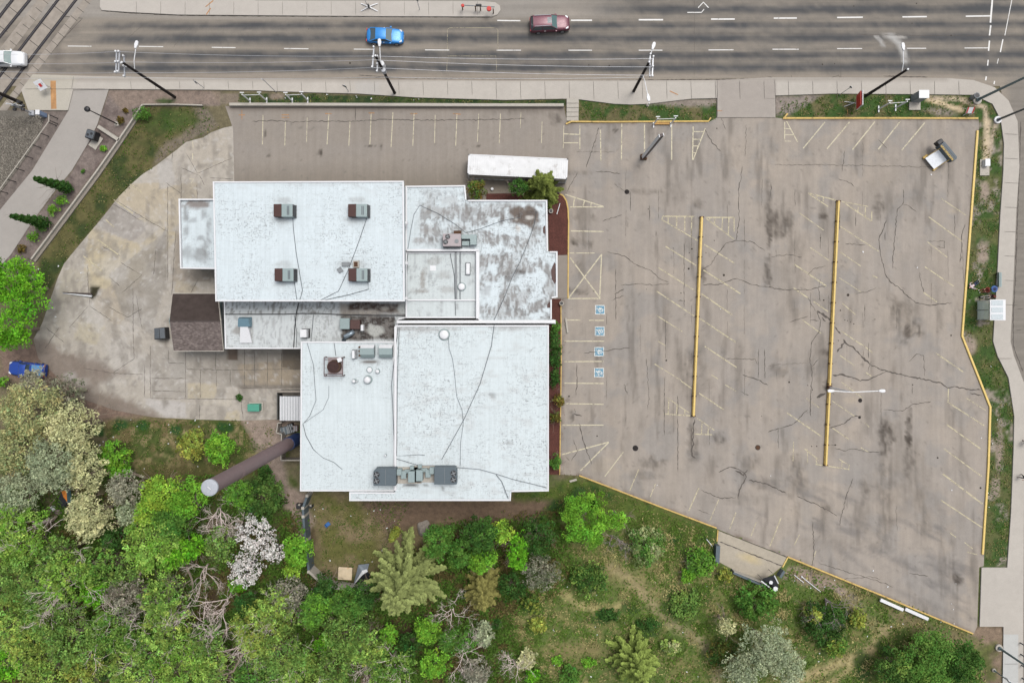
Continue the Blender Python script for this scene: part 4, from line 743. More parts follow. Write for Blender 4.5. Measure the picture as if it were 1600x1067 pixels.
def ne_col(x, y):
    c = roof_base(x, y); st = fbm(x * 1.4, y * .4, 5, 531); bl = fbm(x, y * 1.6, 24, 541)
    reg = pmask(x, y, [(745, 320), (852, 316), (854, 395), (868, 400), (866, 500), (750, 496)], 10) * .9 + pmask(x, y, [(660, 300), (745, 305), (745, 385), (650, 380)], 14) * .75 + pmask(x, y, [(640, 430), (745, 425), (745, 495), (640, 495)], 12) * .4
    c = mixc(c, ph(138, 136, 134), np.clip((st - .485) * 10, 0, 1) * np.clip((bl - .36) * 6, 0, 1) * np.clip(reg, 0, 1) * .95)
    c = mixc(c, ph(96, 90, 86), np.clip((fbm(x * 1.5, y * .6, 3.2, 537, 2) - .62) * 10, 0, 1) * np.clip((bl - .40) * 6, 0, 1) * np.clip(reg, 0, 1) * .9)
    c = mixc(c, ph(176, 174, 172), np.clip(reg, 0, 1) * np.clip((bl - .45) * 5, 0, 1) * .6)
    c = blot(c, x, y, [(822, 338, 20, 17, 1.3), (806, 328, 16, 6, 1), (835, 352, 12, 14, .5), (785, 335, 5, 14, .5), (738, 330, 12, 10, .45), (760, 455, 9, 8, .35)], (112, 98, 88)); c = blot(c, x, y, [(812, 337, 6, 7, .8), (832, 332, 10, 4, .7), (784, 346, 3, 9, .6), (803, 428, 16, 8, .4), (792, 435, 6, 6, .6), (812, 425, 8, 4, .6)], (78, 66, 60), 9)
    c = blot(c, x, y, [(827, 340, 7, 3, .8), (809, 357, 4, 5, .95), (806, 342, 3, 3, .8)], (222, 220, 214)); c = blot(c, x, y, [(668, 358, 12, 7, .4), (700, 312, 20, 8, .35), (655, 375, 12, 5, .5), (690, 330, 26, 6, .3)], (160, 152, 146)); return c
def court_col(x, y):
    c = roof_base(x, y, (230, 239, 240)); c = blot(c, x, y, [(660, 440, 4, 16, .6), (660, 455, 16, 4, .5), (678, 408, 12, 8, .3), (700, 452, 16, 5, .35), (664, 425, 6, 8, .3), (695, 430, 12, 6, .3)], (150, 138, 126)); return mixc(c, ph(150, 150, 150), np.clip((fbm(x, y * .5, 6, 551) - .6) * 6, 0, 1) * .5)
def mid_col(x, y):
    c = roof_base(x, y, (228, 234, 235)); c = mixc(c, ph(140, 138, 134), np.clip((fbm(x * 1.6, y * .5, 4, 561) - .54) * 9, 0, 1) * (.40 + .40 * (x < 530) * (y < 490)))
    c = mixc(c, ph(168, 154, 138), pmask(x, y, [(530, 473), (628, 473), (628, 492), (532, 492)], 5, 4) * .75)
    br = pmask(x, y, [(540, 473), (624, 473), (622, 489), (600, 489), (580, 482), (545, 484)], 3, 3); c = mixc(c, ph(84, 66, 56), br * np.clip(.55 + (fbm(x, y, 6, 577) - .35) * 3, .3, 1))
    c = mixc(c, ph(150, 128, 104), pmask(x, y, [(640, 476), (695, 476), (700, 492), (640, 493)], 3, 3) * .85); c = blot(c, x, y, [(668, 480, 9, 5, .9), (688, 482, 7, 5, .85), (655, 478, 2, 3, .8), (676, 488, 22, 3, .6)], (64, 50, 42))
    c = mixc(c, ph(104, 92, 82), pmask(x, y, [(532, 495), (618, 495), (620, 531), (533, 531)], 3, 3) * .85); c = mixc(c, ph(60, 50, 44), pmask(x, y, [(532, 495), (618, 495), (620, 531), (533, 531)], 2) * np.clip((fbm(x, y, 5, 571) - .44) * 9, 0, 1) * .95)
    c = mixc(c, ph(204, 206, 200), emask(x, y, 586, 516, 15, 11, 0, .3, .7)); c = mixc(c, ph(208, 212, 208), emask(x, y, 630, 482, 10, 11, 0, .4, .6)); c = blot(c, x, y, [(602, 482, 7, 4, .9), (572, 488, 14, 2.5, .8)], (204, 196, 184))
    c = mixc(c, ph(70, 60, 52), np.clip(1.2 - np.abs(y - 492.5) / 2, 0, 1) * (x > 525) * np.clip(fbm(x, y, 8, 8) * 2, 0, 1) * .9); c = blot(c, x, y, [(372, 516, 8, 8, .6), (390, 524, 4, 6, .5)], (140, 130, 118)); return c
def sw_col(x, y):
    c = roof_base(x, y, (236, 247, 250)); return blot(c, x, y, [(580, 566, 16, 3, .9), (576, 566, 9, 2, 1)], (110, 96, 88))
def se_col(x, y):
    c = roof_base(x, y, (236, 247, 250)); c = blot(c, x, y, [(650, 514, 60, 4, .5), (800, 512, 30, 4, .4)], (150, 136, 128)); c = blot(c, x, y, [(641, 757, 11, 3, .9), (664, 757, 6, 2.5, .6), (692, 763, 4, 3, .6), (795, 692, 4, 3, .5), (770, 617, 7, 3, .5)], (92, 86, 78)); return mixc(c, ph(206, 206, 204), np.clip((fbm(x * .4, y, 7, 581) - .56) * 5, 0, 1) * .4)
bld = thing('commercial_building', 'large low building with stepped white flat roofs in the middle of the photo', 'building', (0, 0, 0))
def wing(poly, z, colf, wmat='wall', lip=.10, lipmat='white', res=.3):
    P = [W(x, y, z) for x, y in poly]
    ctr = sum(P, Vector()) / len(P)
    ar = sum(P[i].x * P[(i + 1) % len(P)].y - P[(i + 1) % len(P)].x * P[i].y for i in range(len(P)))
    if ar < 0: P = P[::-1]
    n = len(P); ins = []
    for i in range(n):
        a, b, c = P[i - 1], P[i], P[(i + 1) % n]; d1 = (b - a).normalized(); d2 = (c - b).normalized(); n1 = Vector((-d1.y, d1.x, 0)); n2 = Vector((-d2.y, d2.x, 0))
        ins.append(b + (n1 + n2) / max(.3, 1 + n1.dot(n2)) * .25)
    w = MB().prism([(p.x, p.y) for p in ins], -.05, z - .06).build('wall', M[wmat], bld)
    rf = clip_sheet('roof', poly, z, res, colf, M['roof'], parent=bld, thick=.30)
    # raised edge flashing
    if lip:
        e = MB()
        for i in range(n):
            a, b = P[i], P[(i + 1) % n]; d = (b - a).normalized(); q = Vector((-d.y, d.x, 0)) * .08
            e.beam((a.x + q.x, a.y + q.y, z + lip / 2), (b.x + q.x - d.x * .17, b.y + q.y - d.y * .17, z + lip / 2), .16, lip)
        e.build('roof_edge', M[lipmat], rf)
    return rf
wing([(333, 284), (631, 283), (632.5, 471), (337, 471)], ZR['hall'], hall_col)
wing([(281, 311.5), (340, 311.5), (340, 421), (283.5, 420)], ZR['annex'], lambda x, y: blot(blot(roof_base(x, y), x, y, [(306, 319, 20, 7, .8)], (136, 116, 104)), x, y, [(290, 335, 4, 14, .6), (318, 335, 3, 10, .5), (295, 395, 14, 12, .45), (312, 400, 14, 12, .5), (291, 360, 4, 14, .5), (326, 360, 3, 25, .5), (314, 372, 8, 5, .5), (300, 345, 10, 4, .4), (320, 390, 5, 14, .5)], (120, 116, 112)), 'tealwall', .34)
NE = [(634, 291), (727, 290), (729, 313), (855, 313), (856, 393), (871, 393), (871, 465), (862, 466), (862, 499), (868, 500), (868, 506), (760, 506), (747, 499), (747, 392), (634, 392)]
wing(NE, ZR['ne'], ne_col, lip=.16, res=.16)
wing([(634, 394), (745.5, 394), (745.5, 497), (634, 497)], ZR['court'], court_col, lip=.12, res=.18)
wing([(350, 465), (640, 465), (640, 496), (622, 500), (622, 534), (560, 540), (470, 540), (470, 545), (352, 545)], ZR['mid'], mid_col, 'tealwall', lip=.10, res=.17)
wing([(470.5, 533.5), (616, 533.5), (617, 600), (617, 767), (469, 767)], ZR['sw'], sw_col)
wing([(618, 508), (857.5, 508), (857.5, 767), (799, 768), (798, 782), (546, 782), (546, 768.5), (617.6, 768.5)], ZR['se'], se_col)
# dividing parapets and roof seams
def roofbar(pts, z, w, h, name='parapet', m='white'):
    mb = MB()
    for a, b in zip(pts[:-1], pts[1:]): p, q = W(*a, z + h), W(*b, z + h); mb.beam((p.x, p.y, z + h / 2 + .01), (q.x, q.y, z + h / 2 + .01), w, h)
    return mb.build(name, M[m], bld)
roofbar([(636, 391), (748, 391)], 4.98, .25, .3); roofbar([(746, 392), (746, 498)], 4.98, .3, .3); roofbar([(636, 469), (744, 469)], ZR['court'], .16, .18); roofbar([(620, 503), (868, 502.5)], 5.0, .35, .6)
roofbar([(712, 394), (713, 468)], ZR['court'], .22, .14, 'pipe_chase', 'grey'); roofbar([(719, 394), (719, 468)], ZR['court'], .08, .12, 'pipe_chase', 'darksteel')
roofbar([(617.5, 510), (617.5, 766)], 6.3, .2, .22)
def patch(pts, z, m, name='roof_patch'):
    mb = MB(); mb.prism([tuple(W(x, y, z).xy) for x, y in pts], z + .005, z + .02); return mb.build(name, M[m], bld)
patch([(866, 410), (868, 412), (868.5, 440), (867, 444), (862, 436), (861, 422)], 5.0, 'brownm'); patch([(850, 353), (852, 353), (852, 366), (848.5, 364), (848.5, 356)], 5.0, 'brownm'); patch([(858, 472), (860, 472), (860, 481), (855, 481), (855, 476)], 5.0, 'brownm')
patch([(672, 415), (681, 415), (681, 423), (672, 423)], ZR['court'], 'white', 'roof_hatch_cover')
# doors and windows in the outer walls
def opening(a, b, z0, z1, nrm, name='window'):
    """a,b ends on the wall in world metres"""
    a, b = Vector(a), Vector(b); n = Vector(nrm); d = (b - a)
    f = MB().beam((a.x + n.x * .03, a.y + n.y * .03, (z0 + z1) / 2), (b.x + n.x * .03, b.y + n.y * .03, (z0 + z1) / 2), .10, z1 - z0).build(name, M['grey'], bld)
    a2, b2 = a + d * .06, b - d * .06
    MB().beam((a2.x + n.x * .07, a2.y + n.y * .07, (z0 + z1) / 2), (b2.x + n.x * .07, b2.y + n.y * .07, (z0 + z1) / 2), .06, z1 - z0 - .16).build('pane' if name == 'window' else 'door_leaf', M['glass'] if name != 'service_door' else M['slate'], f)
xe = W(857.5, 600, 6.3).x - .25
for y in (-3, -7.5, -12, -16.5): opening((xe, y, 0), (xe, y + 2, 0), 1.0, 2.4, (1, 0, 0))
xe = W(871, 430, 5).x - .25; opening((xe, 3.2, 0), (xe, 5.4, 0), .12, 2.5, (1, 0, 0), 'entrance_door')
yn = W(500, 284, 7.6).y - .25
for x in (-30, -24, -18): opening((x, yn, 0), (x + 2.2, yn, 0), 3.5, 5.0, (0, 1, 0))
ys = W(410, 545, 4.2).y + .25; opening((-28.6, ys, 0), (-27.4, ys, 0), .05, 2.2, (0, -1, 0), 'service_door'); opening((-33, ys, 0), (-30.4, ys, 0), .05, 2.6, (0, -1, 0), 'service_door')
ys = W(600, 782, 6.3).y + .25
for x in (-14, -8, -4): opening((x, ys, 0), (x + 1.8, ys, 0), 1.2, 2.4, (0, -1, 0))
# downpipes / brackets on the hall's east wall
for y in (348, 411, 466): p = W(633.5, y, 6.6); MB().box((p.x + .1, p.y, 6.3), (.28, .3, .6)).build('downpipe_box', M['white'], bld, bevel=.02)
# ---- brown shingled lean-to with a ridge
sh = thing('garage_wing', 'brown shingled gable roof garage at the west side of the white roofs', 'building', (0, 0, 0))
a, b, c, d = W(270, 458.5, 3.0), W(340, 458.5, 3.0), W(349, 548.5, 3.0), W(271.5, 548.5, 3.0); r1, r2 = W(265, 501.5, 4.6), W(344.5, 501.5, 4.6)
MB().prism([(a.x + .3, a.y - .3), (c.x - .3, a.y - .3), (c.x - .3, c.y + .3), (a.x + .3, c.y + .3)], -.05, 2.95).build('wall', M['wall'], sh)
gab = MB()
for x in (a.x + .3, c.x - .3): gab.add([(x - .05, a.y - .3, 2.9), (x - .05, c.y + .3, 2.9), (x - .05, r1.y, 4.42), (x + .05, a.y - .3, 2.9), (x + .05, c.y + .3, 2.9), (x + .05, r1.y, 4.42)], [(0, 1, 2), (3, 5, 4), (0, 3, 4, 1), (1, 4, 5, 2), (2, 5, 3, 0)])
gab.build('gable', M['tealwall'], sh)
def slope(p, q, r_, s_, m):
    th = Vector((0, 0, -.12)); return MB().add([p, q, r_, s_, p + th, q + th, r_ + th, s_ + th], [(3, 2, 1, 0), (4, 5, 6, 7), (0, 1, 5, 4), (1, 2, 6, 5), (2, 3, 7, 6), (3, 0, 4, 7)]).build('roof', m, sh)
def mat_shingle(name, c1, c2, rows, amt):
    m, n, l, b = newmat(name); b.inputs['Roughness'].default_value = .95; b.inputs['Specular IOR Level'].default_value = .15
    tc = n.new('ShaderNodeTexCoord'); bk = n.new('ShaderNodeTexBrick'); l.new(tc.outputs['Object'], bk.inputs[0])
    bk.inputs['Color1'].default_value = (*c1, 1); bk.inputs['Color2'].default_value = (*c2, 1); bk.inputs['Mortar'].default_value = tuple(v * amt for v in c1) + (1,)
    bk.inputs['Scale'].default_value = rows; bk.inputs['Mortar Size'].default_value = .02
    t = _noise(n, l, 2.2, 5); l.new(_mul(n, l, bk.outputs[0], _ramp(n, l, t.outputs[0], .3, .7, .75, 1.25)), b.inputs['Base Color']); return m
slope(a, b, r2, r1, mat('brown_roll_roofing', ph(84, 74, 70), .95, var=.22, scale=1.2, spec=.1)); slope(r1, r2, c, d, mat_shingle('brown_shingles', ph(158, 145, 140), ph(122, 110, 106), 1.6, .62))
MB().beam(r1 + Vector((0, 0, .02)), r2 + Vector((0, 0, .02)), .16, .05).build('ridge_cap', M['darkbark'], sh)
fs_ = MB(); fs_.beam(b + Vector((.06, 0, 0)), r2 + Vector((.06, 0, 0)), .08, .2); fs_.beam(r2 + Vector((.06, 0, 0)), c + Vector((.06, 0, 0)), .08, .2); fs_.beam(d, c, .08, .2); fs_.beam(a, b, .08, .16); fs_.build('fascia', M['conc'], sh)
MB().beam((a.x + 1.2, c.y + .28, 1.2), (a.x + 4.0, c.y + .28, 1.2), .06, 2.3).build('garage_door', M['grey'], sh)

# ============================================================ ROOFTOP EQUIPMENT
def swamp_cooler(px, py, label):
    z = ZR['hall']; c = W(px, py, z + 1.0); t = thing('rooftop_cooler', label, 'roof unit', (c.x, c.y, z), 0, 'four matching rooftop coolers on the high hall roof')
    MB().box((.35, 0, .55), (1.25, 1.45, .95)).build('cabinet', M['aqua'], t, bevel=.05)
    MB().box((-.72, .02, .60), (.92, 1.42, .70)).add([(-.26, .73, .95), (-.26, -.69, .95), (-1.18, -.69, .62), (-1.18, .73, .62), (-.26, .73, 1.1), (-.26, -.69, 1.1), (-1.12, -.66, .96), (-1.12, .70, .96)], [(4, 7, 6, 5), (0, 4, 5, 1), (1, 5, 6, 2), (2, 6, 7, 3), (3, 7, 4, 0)]).build('intake_hood', M['brownm'], t, bevel=.03)
    for k in (-.02, .14): MB().box((.42 + k, 0, 1.04), (.08, 1.0, .03)).build('louvre', M['darksteel'], t)
    MB().box((1.03, 0, .52), (.12, 1.35, .86)).build('side_grille', M['black'], t)
    MB().box((.1, 0, .05), (2.1, 1.5, .10)).build('base_frame', M['grey'], t); return t
for a in [(443.5, 329, 'brown-hooded rooftop cooler, upper left of the four on the high roof'), (560, 329, 'brown-hooded rooftop cooler, upper right of the four, with rusty stains below it'), (445, 429.5, 'brown-hooded rooftop cooler, lower left of the four on the high roof'), (560.5, 429.5, 'brown-hooded rooftop cooler, lower right of the four, beside the loose boxes')]: swamp_cooler(*a)
def lump(name, px, py, z, dims, m, label, cat, rz=0, hz=None, bev=.03, extra=None):
    c = W(px, py, z + dims[2]); t = thing(name, label, cat, (c.x, c.y, z), rz)
    MB().box((0, 0, dims[2] / 2), dims).build('casing', M[m], t, bevel=bev)
    if extra: extra(t, dims)
    return t
def lidded(t, d): MB().box((0, 0, d[2] + .02), (d[0] * .8, d[1] * .8, .04)).build('lid', M['grey'], t, bevel=.01)
lump('scrap_box', 556, 413, ZR['hall'], (.65, .8, .4), 'conc', 'open tan box lying above the lower right rooftop cooler', 'box', extra=lambda t, d: MB().box((0, 0, d[2] + .01), (.42, .55, .04)).build('opening', M['rust'], t))
lump('sheet_metal_piece', 540, 413, ZR['hall'], (.9, .5, .15), 'grey', 'grey scrap panel between the two lower rooftop coolers', 'panel', extra=lidded); lump('sheet_metal_piece', 531, 422, ZR['hall'], (.55, .6, .12), 'grey', 'small tilted grey panel left of the lower right rooftop cooler', 'panel', .6, extra=lidded)
def fan(t, x, y, z, r):
    MB().cyl((x, y, z), r, .08, 20).build('fan_ring', M['black'], t)
    f = MB()
    for k in range(4): a = k * math.pi / 2 + .4; f.box((x + math.cos(a) * r * .48, y + math.sin(a) * r * .48, z + .1), (r * .75, r * .30, .02), rz=a)
    f.cyl((x, y, z + .08), r * .22, .05, 10); f.build('fan_blades', M['grey'], t)
# mauve unit with duct
z = ZR['ne']; c = W(706, 375, z + 1.3); t = thing('rooftop_unit', 'pinkish-grey roof air conditioner with two round fans and an aqua duct beside it', 'roof unit', (c.x, c.y, z))
MB().box((0, 0, .75), (2.1, 1.45, 1.1)).build('cabinet', mat('pinkish_metal', ph(192, 180, 182), .5, var=.05), t, bevel=.04); fan(t, -.48, .38, 1.3, .29); fan(t, -.72, -.22, 1.3, .29); MB().cyl((.55, -.15, 1.3), .24, .05, 16).cyl((.55, -.15, 1.32), .16, .05, 16).build('exhaust_collar', M['grey'], t)
MB().box((0, 0, .10), (2.2, 1.55, .2)).build('curb_frame', M['black'], t); MB().box((.6, .95, .6), (.85, .4, .35)).build('rusty_junction_box', M['rust'], t)
MB().box((1.95, .42, .5), (1.8, .5, .7)).box((2.45, -.15, .5), (.75, .75, .8)).box((1.55, -.3, .3), (.9, .55, .4)).build('duct', M['aqua'], t, bevel=.04)
def big_unit(px, py, flip, label):
    z = ZR['se']; c = W(px, py, z + 1.4); t = thing('rooftop_unit', label, 'roof unit', (c.x, c.y, z), 0, 'pair of long slate-blue roof units near the south edge'); s_ = -1 if flip else 1
    MB().prism([(s_ * -1.28, -1.0), (s_ * 1.28, -1.0), (s_ * 1.28, .95), (s_ * -1.0, .95), (s_ * -1.28, .65)], .2, 1.4).build('cabinet', M['slate'], t, bevel=.04)
    fan(t, s_ * -.92, .28, 1.4, .33); fan(t, s_ * -.92, -.45, 1.4, .33); MB().box((0, 0, .1), (2.3, 1.7, .2)).build('base_frame', M['black'], t); MB().box((s_ * .1, 0, 1.41), (.03, 1.8, .03)).build('top_seam', M['grey'], t)
    d = MB(); d.box((s_ * 1.58, .45, .7), (.55, .7, .8)); d.box((s_ * 2.05, .1, .55), (.6, .9, .6)); d.box((s_ * 3.0, -.05, .75), (.75, 1.25, .95)); d.box((s_ * 2.5, .45, .5), (.7, .4, .5)); d.box((s_ * 3.0, .9, .6), (.45, .4, .5)); d.build('duct', M['aqua'], t, bevel=.04)
    MB().box((s_ * 2.6, -.1, .09), (2.8, 1.9, .12)).build('duct_platform', M['conc'], t)
big_unit(601, 745, False, 'long slate-blue roof air conditioner on the left, fans at its left end'); big_unit(696, 743, True, 'long slate-blue roof air conditioner on the right, fans at its right end')
# brown round exhaust in a square frame
z = ZR['sw']; c = W(520.5, 573, z + 1.2); t = thing('exhaust_fan', 'big round rusty exhaust fan in a square open frame on the roof', 'exhaust fan', (c.x, c.y, z))
MB().cyl((0, 0, .3), .78, .85, 24, r2=.72).build('drum', M['rust'], t); MB().cyl((0, 0, 1.14), .66, .03, 24).build('screen', mat('dark_rust', ph(70, 46, 42), .9, var=.4, scale=4), t)
f = MB()
for a in (-1, 1): f.beam((-1.05, a * 1.05, 1.2), (1.05, a * 1.05, 1.2), .08, .08); f.beam((a * 1.05, -1.05, 1.12), (a * 1.05, 1.05, 1.12), .08, .08); f.beam((-1.0, a * .82, 1.16), (1.0, a * .82, 1.16), .08, .05)
f.build('frame_rails', mat('frame_mauve', ph(120, 98, 98), .7), t)
for a in (-1, 1):
    for b_ in (-1, 1): MB().box((a * 1.05, b_ * 1.05, .55), (.1, .1, 1.1)).build('leg', M['rust'], t)
MB().box((0, 0, .1), (1.7, 1.9, .2)).build('pedestal', mat('pale_pink_curb', ph(204, 190, 190), .8), t); MB().box((.72, .80, .9), (.5, .5, .7), rz=.3).build('motor_box', M['white'], t, bevel=.04)
def gdrum(px, py, w, label, rust):
    z = ZR['sw']; c = W(px, py, z + 1.1); t = thing('duct_box', label, 'roof duct', (c.x, c.y, z))
    MB().prism([(-w / 2, -.6), (w / 2, -.6), (w / 2, .8), (-w / 2, .8)], .15, .6).build('casing', M['grey'], t, bevel=.03)
    v = [(-w / 2, .82, .6), (w / 2, .82, .6), (w / 2, .45, 1.1), (-w / 2, .45, 1.1), (-w / 2, -.3, 1.05), (w / 2, -.3, 1.05), (w / 2, -.68, .6), (-w / 2, -.68, .6)]
    MB().add(v, [(0, 1, 2, 3)][::1]).build('sloped_lid', M['white'], t); MB().add(v, [(3, 2, 5, 4), (4, 5, 6, 7), (0, 3, 4, 7), (1, 6, 5, 2)]).build('hood', M['aqua'], t)
    MB().box((0, 0, .08), (w * .8, 1.1, .14)).build('curb', M['black'], t)
    if rust:
        for k in (-.4, .1, .55): MB().cyl((-w / 2 - .06, k, .75), .12, .3, 10).build('rusty_outlet', M['rust'], t)
gdrum(573, 550, 1.6, 'galvanised roof duct with rusty outlets, right of the round exhaust fan', True); gdrum(602, 550, 1.5, 'galvanised roof duct with a white sloped lid beside the roof divider', False)
c = W(551.5, 554, 7); t = thing('vent_stack', 'narrow white upright vent left of the rusty-ended roof duct', 'roof vent', (c.x, c.y, 6.0)); MB().box((0, 0, .5), (.3, .9, .9)).build('stack', M['white'], t, bevel=.05); MB().box((0, 0, .06), (.6, 1.1, .12)).build('flashing', M['grey'], t)
def vent(px, py, z, r, h, label, name='roof_vent'):
    c = W(px, py, z + h); t = thing(name, label, 'roof vent', (c.x, c.y, z)); MB().cyl((0, 0, 0), r * 1.25, .05, 18).build('flashing', M['aqua'], t); MB().cyl((0, 0, .04), r * .7, h * .6, 14).build('neck', M['grey'], t); MB().dome((0, 0, h * .6), r, h * .4, 18).build('cap', M['white'], t, smooth=True)
vent(573, 594, 6.0, .42, .8, 'largest white domed vent south of the roof ducts'); vent(552, 596, 6.0, .22, .7, 'small white vent left of the largest domed vent'); vent(589, 580.5, 6.0, .24, .5, 'small silver vent ringed by a round flashing, right above the largest dome'); vent(577, 578, 6.0, .30, .15, 'flat pale capped vent next to the small silver vent')
vent(557.5, 596, 6.0, .10, .35, 'thin dark vent pipe touching the small white vent'); vent(693.5, 523, 6.3, .55, .4, 'broad low white dome near the top of the big south roof'); vent(721, 448, ZR['court'], .42, .35, 'round white dome in the sunken square roof court'); vent(602, 712, 6.3, .12, .4, 'tiny white vent pipe above the left slate roof unit'); vent(658, 332, 5.0, .18, .3, 'tiny dark vent on the roof above the pinkish unit') if False else None
c = W(731, 420, 5.0); t = thing('skylight', 'narrow rounded white skylight in the sunken square roof court', 'skylight', (c.x, c.y, ZR['court'])); MB().box((0, 0, .1), (.6, 1.5, .2)).build('curb', M['grey'], t, bevel=.05); MB().box((0, 0, .25), (.45, 1.3, .16)).build('dome', M['white'], t, bevel=.08)
# mid roof: blue-grey hood with white chute, furnace box with elbow duct
z = ZR['mid']; c = W(379, 504, z + 1.1); t = thing('roof_hood', 'blue-grey sloped roof hood with a white chute below it', 'roof vent', (c.x, c.y, z))
MB().add([(-.75, -.5, .2), (.75, -.5, .2), (.75, .65, .2), (-.75, .65, .2), (-.7, -.5, .75), (.7, -.5, .75), (.65, .45, 1.1), (-.55, .45, 1.1)], [(4, 5, 6, 7), (0, 1, 5, 4), (1, 2, 6, 5), (2, 3, 7, 6), (3, 0, 4, 7)]).build('hood', mat('blue_grey_metal', ph(132, 168, 184), .45, .2, var=.05), t, bevel=.03)
MB().add([(-.45, -.5, .7), (.45, -.5, .7), (.75, -2.4, .12), (-.7, -2.4, .12), (-.45, -.5, .1), (.45, -.5, .1)], [(0, 3, 2, 1), (0, 4, 3), (1, 2, 5)]).build('chute', M['white'], t); MB().box((0, 0, .1), (1.3, 1.0, .2)).build('curb', M['grey'], t)
c = W(543, 507, z + .9); t = thing('rooftop_furnace', 'small roof furnace with a white cabinet, rusty side and silver elbow duct', 'roof unit', (c.x, c.y, z))
MB().box((-.35, .1, .45), (1.15, 1.3, .9)).build('cabinet', M['aqua'], t, bevel=.05); MB().box((.85, 0, .4), (1.15, 1.1, .8)).build('burner_box', M['brownm'], t, bevel=.03); MB().tube([(.6, -.8, .35), (.25, -1.1, .5), (-.35, -1.45, .45), (-.6, -1.9, .2)], .28, 12).build('elbow_duct', mat('silver_blue_duct', ph(170, 186, 198), .35, .5), t, smooth=True); MB().box((1.65, -.4, .35), (.3, .7, .7)).build('white_panel', M['white'], t)
c = W(473.5, 521, z + 1); t = thing('roof_box', 'white square box on the mid roof above the hall corner', 'roof unit', (c.x, c.y, z)); MB().box((0, 0, .5), (.75, .95, .9)).build('cabinet', M['white'], t, bevel=.04); MB().box((.05, 0, .04), (1.0, 1.1, .08)).build('base', M['black'], t)
# cables and pipes lying on the roofs
def cable(pts, z, r=.025, m='darksteel', label='', h=.06):
    mb = MB(); P = [W(x, y, z) for x, y in pts]; P = [Vector((p.x, p.y, z + h)) for p in P]; mb.tube(P, r, 5)
    return tag(mb.build('roof_cable', M[m]), label, 'cable', 'cables lying on the white roofs')
for pts, z, lab, rr in [([(457.5, 338), (459, 360), (463, 395), (473, 454), (469, 468)], 7.6, 'thin cable running down from the upper left rooftop cooler', .03), ([(460, 439), (464, 468)], 7.6, 'short cable from the lower left rooftop cooler to the roof edge', .03), ([(574, 339), (560, 380), (545, 420), (529, 455), (501, 469)], 7.6, 'cable slanting down from the upper right rooftop cooler', .03),
        ([(575, 440), (576, 452), (548, 460), (502, 470)], 7.6, 'cable curling from the lower right rooftop cooler to the roof edge', .03), ([(637, 392), (642, 360), (647, 335), (656, 321), (683, 333), (712, 351), (728, 364), (750, 358), (785, 345), (812, 340)], 5, 'dark zigzag cable on the roof above the pinkish unit', .03),
        ([(838, 330), (835, 350), (826, 376), (812, 410), (800, 434), (790, 460), (772, 500)], 5, 'long slanted cable crossing the stained east roof', .03), ([(640, 386), (637, 400), (636, 430), (636, 468)], 4.7, 'thin pipe along the west side of the sunken court', .03),
        ([(772, 508), (768, 540), (750, 600), (725, 655), (700, 700), (690, 718)], 6.35, 'long curved cable crossing the big south roof', .03), ([(700, 522), (702, 545), (707, 560), (710, 580), (714, 620), (722, 640), (724, 660), (720, 690), (719, 728)], 6.35, 'thin wandering cable in the middle of the south roof', .02),
        ([(622, 512), (616.5, 560), (612, 600), (616, 680), (618, 715)], 6.35, 'dark cable hugging the roof divider, left one', .03), ([(624, 512), (621, 600), (620, 712), (655, 710), (664, 711)], 6.35, 'dark cable hugging the roof divider, right one', .03), ([(618, 716), (655, 727), (700, 727), (715, 730), (750, 733), (775, 740), (800, 748), (853, 761)], 6.35, 'black cable running along the slate roof units to the south-east corner', .035),
        ([(775, 741), (784, 752), (794, 778)], 6.35, 'short black cable dropping to the small southern roof step', .03), ([(480, 535), (490, 570), (492, 600), (494, 625), (484, 650), (473, 663)], 6.0, 'thin curved wire on the west roof block, upper one', .022), ([(474, 663), (478, 680), (490, 702), (505, 715), (522, 722), (535, 733)], 6.0, 'dark wire on the west roof block leading to its loose end', .03),
        ([(514, 603), (514, 620), (505, 640), (476, 660)], 6.0, 'pale wire on the west roof block below the round fan', .018), ([(522, 534), (524, 548), (525, 556)], 6.0, 'short wire running into the round exhaust fan', .03), ([(352, 491), (400, 491), (445, 491), (468, 490), (500, 490), (540, 492), (620, 493), (700, 495)], 4.2, 'long black pipe along the middle roof', .06), ([(467, 473), (463, 490), (461, 510), (459, 545)], 4.2, 'black pipe dropping from the high roof across the middle roof', .05),
        ([(490, 492), (488, 515), (486, 533)], 4.2, 'thin pipe beside the white box on the middle roof', .03), ([(460, 492), (464, 520), (463, 545)], 4.2, 'second black pipe beside the dropping one on the middle roof', .03), ([(704, 392), (704, 400), (710, 430), (711, 468), (712, 493)], 4.7, 'dark conduit running south from the pinkish unit', .03)]: cable(pts, z, rr, 'black' if rr > .045 else 'darksteel', lab)
